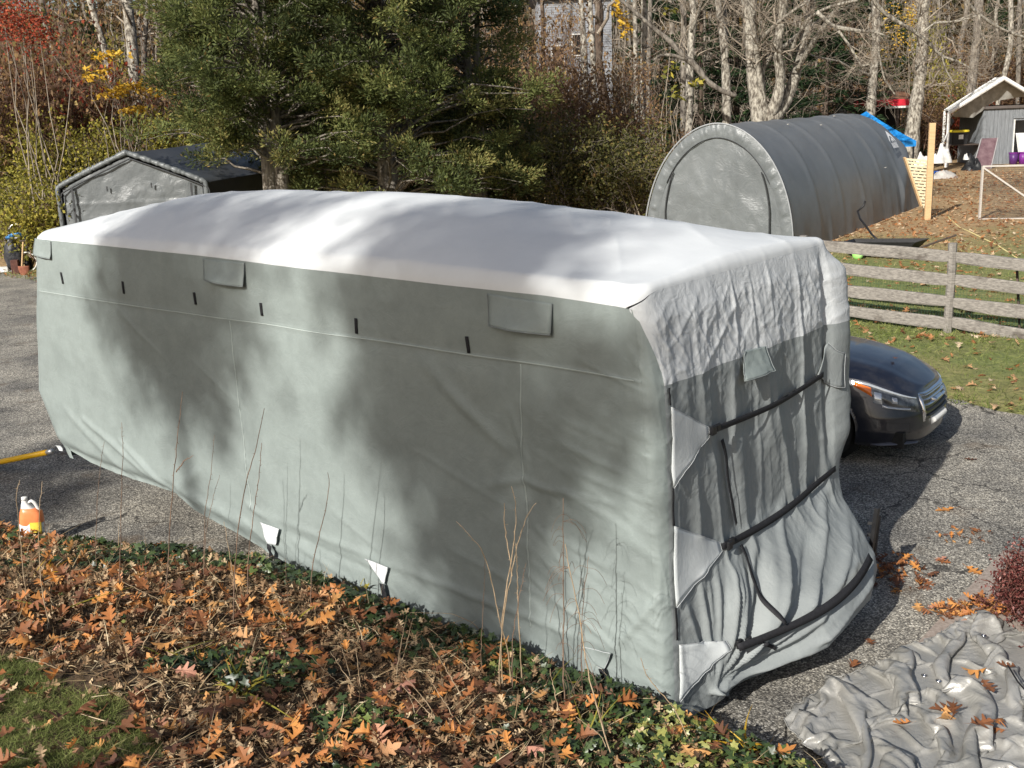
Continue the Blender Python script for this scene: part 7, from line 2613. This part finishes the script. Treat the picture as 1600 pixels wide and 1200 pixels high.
# ---- far lawn: grass and leaves as geometry where it still shows
ns_ = 120000
s = rng.uniform(-9, 13, ns_); t = rng.uniform(9.0, 26, ns_)
keepp = rng.random(ns_) < np.clip(1.6 - (t - 9) * 0.09, 0.2, 1)
s, t = s[keepp], t[keepp]
_, _, v = vis(s, t, 0 * s)
s, t = s[v], t[v]; n = len(s)
dirs = rng.normal(size=(n, 3)) * (0.6, 0.6, 0.3) + (0, 0, 0.9)
V, F, k_ = blade_strip(TA(s, t, 0.02 + 0 * s), dirs, rng.uniform(0.06, 0.14, n), rng.uniform(0.010, 0.02, n), rng.uniform(0.2, 0.6, n), rng, 1)
drv = np.clip(rng.random(n) * 0.65 + 0.3 * (vnoise(s * 1.1, t * 1.1, seed=66) * .5 + .5) + 0.5 * sstep(17, 23, t), 0, 1)
me = mesh_np('yard_grass', V, [F], True, {'rnd': np.tile(drv, k_)})
tag(put('yard_grass', me, GRASS), 'green grass of the yard around the wooden fence', None, None, 'stuff')
n = 34000
s = rng.uniform(-14, 26, n); t = rng.uniform(8.9, 52, n) 
m_ = rng.random(n) < 0.35 + 0.5 * sstep(-.2, .5, fbm(s * .6, t * .6, seed=67)) + 0.3 * sstep(20, 26, t)
s, t = s[m_], t[m_]
_, _, v = vis(s, t, 0 * s); s, t = s[v], t[v]
PALELEAF = M_leaf('yard_leaf_litter', [(0.0, (0.20, 0.085, 0.04)), (0.45, (0.45, 0.19, 0.07)), (0.75, (0.55, 0.34, 0.18)), (1.0, (0.70, 0.58, 0.42))])
scatter('yard_leaves', LEAFS[:4], TA(s, t, 0.075 + 0 * s), rng.uniform(0.09, 0.19, len(s)), rng, 0.3, PALELEAF, None, 0.3, 'fallen leaves scattered over the yard grass')
# left verge
n = 900
s = rng.uniform(11, 30, n); t = rng.uniform(8.7, 16, n)
scatter('verge_leaves', LEAFS[:4], TA(s, t, 0.06 + 0 * s), rng.uniform(0.09, 0.17, n), rng, 0.3, PALELEAF, None, 0.3, 'fallen leaves along the left verge of the driveway')
n = 16000
s = rng.uniform(12, 28, n); t = rng.uniform(8.8, 17, n)
dirs = rng.normal(size=(n, 3)) * (0.6, 0.6, 0.3) + (0, 0, 0.9)
V, F, k_ = blade_strip(TA(s, t, 0.0 + 0 * s), dirs, rng.uniform(0.08, 0.25, n), rng.uniform(0.01, 0.02, n), rng.uniform(0.2, 0.6, n), rng, 1)
me = mesh_np('verge_grass', V, [F], True, {'rnd': np.tile(0.3 + 0.7 * rng.random(n), k_)})
tag(put('verge_grass', me, GRASS), 'rough grass along the left verge', None, None, 'stuff')

# ================================================================== dry stalks
STALK = M('dry_stalk', (0.22, 0.15, 0.085), (0.50, 0.38, 0.25), 9, 0.8)
STALKD = M('dark_dry_stalk', (0.10, 0.065, 0.045), (0.24, 0.16, 0.11), 9, 0.8)


def bank_hit(px, py):
    z = 0.5
    for _ in range(12):
        p = G(px, py, z); s_, t_ = ST(p)
        z = 0.5 * z + 0.5 * float(bank_h(s_, min(t_, float(crest_t(s_)) - 0.05)))
    return G(px, py, z)


def stalk(paths, lab, r=0.004, dark=False, thorns=True, lean_in=0.0, extra=0, grp='dry stalks standing in the garden bed'):
    base = bank_hit(*paths[0][-1])
    t = thing('dry_stalk', lab, 'stalk', tuple(base), 0, grp)
    inv = Matrix.Translation(-base)
    lrng = np.random.default_rng(int(paths[0][0][0]) + 7)
    for k, pts in enumerate(paths):
        pts = pts[::-1]
        P = []
        for j, q in enumerate(pts):
            D = base[1] + lean_in * j / max(1, len(pts) - 1)
            p = AT(q[0], q[1], D)
            P.append(np.array(p))
        P[0] = np.array(base) - (0, 0, 0.03) if k == 0 else P[0]
        P = np.array(P)
        kk = np.linspace(0, len(P) - 1, 22)
        Q = np.stack([np.interp(kk, np.arange(len(P)), P[:, j]) for j in range(3)], 1)
        for _ in range(2): Q[1:-1] = 0.5 * Q[1:-1] + .25 * (Q[:-2] + Q[2:])
        Q[1:-1] += lrng.normal(size=(20, 3)) * 0.0022
        mb = MB(); mb.tube(Q, np.linspace(r, r * 0.4, 22), 5, False)
        if thorns:
            for i in range(3, 21):
                if lrng.random() < 0.75:
                    d = lrng.normal(size=3) * (1, .6, .5); d /= np.linalg.norm(d)
                    mb.tube([Q[i], Q[i] + d * lrng.uniform(.008, .022)], [r * .45, r * .2], 3, False)
        me = mb.mesh('stem', True); me.transform(inv)
        put('stem' if k == 0 else 'side_stem', me, STALKD if dark else STALK, t)
    if extra:
        mb = MB()
        top = Q
        for _ in range(extra):
            i = int(lrng.integers(3, 20)); d = lrng.normal(size=3) * (1, .5, 0.4); d /= np.linalg.norm(d)
            L = lrng.uniform(0.05, 0.16)
            C = np.array([Q[i] + d * L * f + np.array([0, 0, -1]) * L * 0.9 * f * f * f for f in np.linspace(0, 1, 6)])
            mb.tube(C, 0.0013, 3, False)
        me = mb.mesh('curled_twigs', True); me.transform(inv); tag(put('curled_twigs', me, STALKD, t), kind='stuff')
    return t


stalk([[(31, 750), (25, 772), (30, 830), (38, 905), (42, 950)]], 'pale stalk crossing in front of the orange jug, left one', .004)
stalk([[(66, 752), (61, 800), (60, 850), (66, 930), (80, 985)]], 'pale stalk crossing in front of the orange jug, right one', .004)
stalk([[(190, 660), (192, 700), (190, 780), (187, 880), (186, 930)]], 'straight dark stalk left of the hem fold', .004, True)
stalk([[(163, 690), (155, 740), (150, 820), (148, 900)]], 'second dark stalk left of the straight one', .0035, True)
stalk([[(285, 612), (279, 670), (272, 730), (265, 830), (258, 930)], [(302, 712), (288, 720), (275, 738)]], 'tall dark stalk with a pale side shoot crossing the hem fold', .005, True)
stalk([[(335, 680), (330, 740), (320, 800), (317, 900)]], 'dark stalk just right of the shooted stalk', .0035, True)
stalk([[(343, 742), (332, 780), (322, 830), (316, 910)]], 'short leaning dark stalk right of the hem fold', .003, True)
stalk([[(413, 638), (400, 700), (386, 745), (372, 820), (366, 900), (364, 980)]], 'tall leaning dark stalk crossing the seam beside the first white tab', .005, True)
stalk([[(409, 692), (406, 740), (398, 790), (388, 860), (386, 940)]], 'upright dark stalk left of the first white tab', .0045, True)
stalk([[(350, 815), (356, 850), (362, 890), (372, 930)]], 'short bare straw below the first white tab', .004, False, False)
stalk([[(512, 738), (515, 760), (508, 800), (495, 850), (486, 900), (485, 950)]], 'lone curved dark stalk between the two white tabs', .0045, True)
stalk([[(445, 872), (448, 910), (450, 955)]], 'short dark stalk right of the first white tab', .003, True)
stalk([[(713, 815), (735, 838), (752, 856), (765, 892), (775, 935), (778, 960), (795, 1020), (800, 1075)]], 'pale bent stalk reaching up to the left in the tall cluster', .0045)
stalk([[(799, 760), (807, 790), (806, 830), (800, 870), (790, 920), (782, 1000), (778, 1090)], [(788, 786), (788, 820), (795, 862), (800, 900)]], 'pale forked stalk in the middle of the tall cluster', .0045)
stalk([[(838, 786), (823, 806), (812, 840), (803, 880), (790, 940), (782, 1010), (786, 1085)]], 'pale stalk leaning to the right in the tall cluster', .0045)
stalk([[(806, 848), (808, 900), (810, 960), (816, 1070)]], 'straight pale stalk within the tall cluster', .005)
stalk([[(822, 880), (812, 930), (800, 1000), (800, 1090)]], 'short brown stalk right in the tall cluster', .004, True)
stalk([[(880, 778), (880, 830), (880, 880), (881, 960), (880, 1040), (884, 1110)]], 'tall dark stalk with curled twigs in front of the near seam', .005, True, extra=26)
stalk([[(883, 850), (890, 890), (905, 960), (912, 1010), (920, 1060), (940, 1130), (962, 1195)]], 'pale leaning stalk with curled twigs beside the tall dark one', .005, False, extra=30)
stalk([[(920, 870), (912, 930), (908, 1000), (910, 1100)]], 'wispy brown stalk beside the grey hem tab', .0035, True, extra=18)
stalk([[(1001, 1028), (1010, 1055), (1030, 1080), (1050, 1100), (1072, 1145), (1086, 1170)]], 'pale curved stalk below the near corner of the cover', .0045)
stalk([[(860, 1045), (866, 1080), (880, 1130)]], 'short pale straw left of the grey hem tab', .0045, False, False)
stalk([[(758, 870), (756, 930), (752, 1000), (752, 1060)]], 'thin brown stalk left of the tall cluster', .003, True)
for q in ([(475, 1018), (500, 1040), (540, 1072)], [(516, 1018), (540, 1055), (570, 1088)], [(523, 980), (540, 1030), (552, 1070)], [(556, 1012), (560, 1050), (566, 1085)], [(628, 1072), (665, 1108), (704, 1143)], [(634, 1058), (668, 1098), (694, 1140)],
          [(668, 998), (700, 1050), (730, 1098)], [(671, 1062), (700, 1105), (714, 1130)], [(480, 1052), (520, 1072), (560, 1080)], [(525, 1103), (600, 1102), (660, 1104)], [(636, 962), (625, 1010), (618, 1060)], [(645, 966), (632, 1020), (622, 1056)],
          [(101, 967), (150, 980), (170, 990)], [(190, 908), (250, 938), (300, 958)], [(250, 962), (222, 1010), (212, 1030)], [(30, 1025), (70, 1036), (112, 1048)], [(400, 900), (425, 880), (428, 872)], [(900, 1120), (940, 1150), (960, 1190)], [(820, 1160), (860, 1130), (900, 1118)]):
    stalk([[q[0], q[1], q[2]]], 'short cut pale straw leaning over the leaf litter', .0042, False, False, 0.0, grp='cut straws over the leaf litter')
a = [(626, 955), (650, 958), (690, 957), (715, 962), (738, 972), (750, 985), (757, 996)]
stalk([a], 'thin pale stem arching sideways over the ivy below the second white tab', .003, False, True, 0.2)
stalk([[(725, 968), (700, 975), (672, 985), (660, 996)]], 'thin side stem lying under the arching stem', .002)

# tufts of yellowing strap leaves
for k, (px, py, n_, L_, lab) in enumerate(((100, 960, 9, .26, 'yellow strap leaves in the upper left of the bed'), (262, 1040, 12, .24, 'yellow green strap leaf tuft left of the bed centre'), (312, 1040, 12, .26, 'yellow green strap leaf tuft beside the grass edge'),
                                       (372, 1085, 22, .30, 'large yellow green strap leaf tuft above the grass edge'), (455, 975, 8, .24, 'yellow strap leaves below the hem strap'), (860, 1078, 7, .28, 'green strap leaves below the grey hem tab'),
                                       (560, 920, 6, .2, 'yellowing strap leaves near the crest of the bed'), (1165, 1180, 12, .30, 'brown and yellow strap leaf tuft in the ivy at the bottom'), (920, 1150, 12, .3, 'pale strap leaf tuft at the foot of the curled twigs'), (62, 900, 12, .22, 'tan strap leaf tuft below the orange jug'))):
    p = bank_hit(px, py)
    dirs = rng.normal(size=(n_, 3)) * (1, 0.8, .3) + (0, 0, 0.9)
    V, F, k2_ = blade_strip(np.repeat(np.array([p]), n_, 0) + rng.normal(size=(n_, 3)) * (.03, .03, 0), dirs, rng.uniform(0.6, 1.1, n_) * L_, rng.uniform(.012, .024, n_), rng.uniform(.4, .9, n_), rng, 6)
    me = mesh_np('strap_leaf_tuft', V, [F], True, {'rnd': np.tile(rng.random(n_), k2_)})
    me.transform(Matrix.Translation(-p))
    o = put('strap_leaf_tuft', me, YGREEN if k not in (7, 9) else YELLOW); o.location = p
    tag(o, lab, 'plant')

# ================================================================== jug
jp = G(50, 822, 0.20)
jug = thing('plastic_jug', 'translucent white jug of orange liquid with a torn label at the bed edge', 'jug', (jp[0], jp[1], 0.10))
js = 1.15
W2, D2j = 0.085 * js, 0.06 * js
def rrect(w, d, n=28, p=3.2):
    a = np.arange(n) * 2 * PI / n
    return np.stack([w * np.sign(np.cos(a)) * np.abs(np.cos(a)) ** (2 / p), d * np.sign(np.sin(a)) * np.abs(np.sin(a)) ** (2 / p)], 1)
def jloft(secs, mat, name, parent=jug, x0=0.0):
    V = []
    for z_, w_, d_, ox in secs:
        q = rrect(w_, d_)
        V.append(np.stack([q[:, 0] + ox + x0, q[:, 1], np.full(28, z_)], 1))
    V = np.stack(V, 1)
    mb = MB(); mb.add(V.reshape(-1, 3), gridF(28, len(secs), True)[:, ::1])
    return put(name, mb.mesh(name, True), mat, parent)
JW = M('jug_plastic', (0.62, 0.60, 0.58), (0.72, 0.70, 0.68), 5, 0.35)
JO = M('orange_liquid_plastic', (0.72, 0.20, 0.07), (0.80, 0.27, 0.11), 5, 0.3)
jloft([(0.0, W2 * .9, D2j * .9, 0), (.01, W2, D2j, 0), (.125 * js, W2, D2j, 0), (.15 * js, W2 * .98, D2j * .98, 0)], JO, 'lower_body')
jloft([(.15 * js, W2 * .98, D2j * .98, 0), (.19 * js, W2 * .92, D2j * .9, 0), (.215 * js, W2 * .72, D2j * .75, -.012), (.225 * js, W2 * .6, D2j * .6, -.02)], JO, 'shoulder')
jloft([(.222 * js, W2 * .58, D2j * .6, -.022), (.255 * js, W2 * .34, D2j * .5, -.04), (.27 * js, W2 * .24, D2j * .36, -.045), (.285 * js, W2 * .24, D2j * .36, -.045)], JW, 'neck')
put('cap', MB().lathe([(0, .03), (.022, .03), (.025, .027), (.025, 0), (0, 0)], (-.045, 0, .283 * js), 18).mesh('cap', True), WHITEPAINT, jug)
put('handle', MB().tube([(-.02, 0, .262 * js), (.01, 0, .278 * js), (.035, 0, .262 * js), (.062, 0, .215 * js), (.066, 0, .185 * js)], [.011, .014, .015, .015, .014], 10).mesh('handle', True), JW, jug)
LB = M('label_paper', (0.48, 0.50, 0.56), (0.80, 0.80, 0.80), 34, 0.6, p0=.45, p1=.55)
q = rrect(W2 + .002, D2j + .002, 56)
ii = np.arange(56)
lab_pts = [(i, q[i % 56]) for i in range(28, 57)]
mb = MB()
U = np.array([[p[0], p[1]] for _, p in lab_pts])
top = np.array([.115 * js - .02 * sstep(.0, .5, k / 28.) * (k < 14) - .0 for k in range(29)])
P = np.stack([np.stack([U[:, 0], U[:, 1], np.full(29, .012)], 1), np.stack([U[:, 0], U[:, 1], top], 1)], 1)
put('label', mb.grid(P).mesh('label', True), LB, jug)
mb = MB(); P2 = P[14:24].copy(); P2[:, :, :2] *= 1.012; P2[:, 0, 2] = .03; P2[:, 1, 2] = .125 * js
put('yellow_label_band', mb.grid(P2).mesh('yellow_label_band', True), M('yellow_print', (0.75, 0.55, 0.05), (0.85, 0.65, 0.1), 20, .6), jug)
jug.rotation_euler = (0, 0.05, 0.12)
jug.scale = (1.15,) * 3

# ================================================================== red barberry at the right edge
rb = np.random.default_rng(64)
bc = G(1634, 985, 0.0)
bush = thing('barberry_bush', 'dark red leaved barberry bush at the right edge beside the concrete path', 'bush', tuple(bc))
bush.scale = (0.92, 0.92, 0.95)
mb = MB(); tips = []
for k in range(70):
    az = rb.uniform(0, 2 * PI); el = rb.uniform(0.35, 1.35)
    L = rb.uniform(0.55, 0.95)
    d = np.array([math.cos(az) * math.cos(el), math.sin(az) * math.cos(el), math.sin(el)])
    P = wander(rb, np.array([0, 0, 0.0]), d * L * np.array([0.62, 0.62, 0.95]), 6, 0.08)
    P[:, 2] -= 0.10 * np.linspace(0, 1, 6) ** 3
    rr = np.linspace(.007, .002, 6)
    mb.tube(P, rr, 3, False)
    twigs_from(mb, rb, P, rr, 1, 0.22, 5, 3, 0.1, 1.0, tips)
tips = np.array(tips)
put('stems', mb.mesh('stems', True), M('red_brown_twig', (0.08, 0.03, 0.025), (0.18, 0.08, 0.06), 9, 0.8), bush)
n = 9000
pk_ = rb.integers(0, len(tips), n)
pos = tips[pk_] + rb.normal(size=(n, 3)) * 0.035
pos[:, 2] = np.maximum(pos[:, 2], 0.02)
V, F = leaf_quads(pos, rb.normal(size=(n, 3)) + (0, 0, .3), 0.026, 0.017, rb)
put('leaves', cloud_mesh('leaves', V, F, rb.random(n)), M_leaf('barberry_leaves', [(0.0, (0.05, 0.012, 0.012)), (0.5, (0.16, 0.045, 0.04)), (0.85, (0.28, 0.10, 0.085)), (1.0, (0.44, 0.26, 0.23))], rough=0.45, trans=0.25), bush)
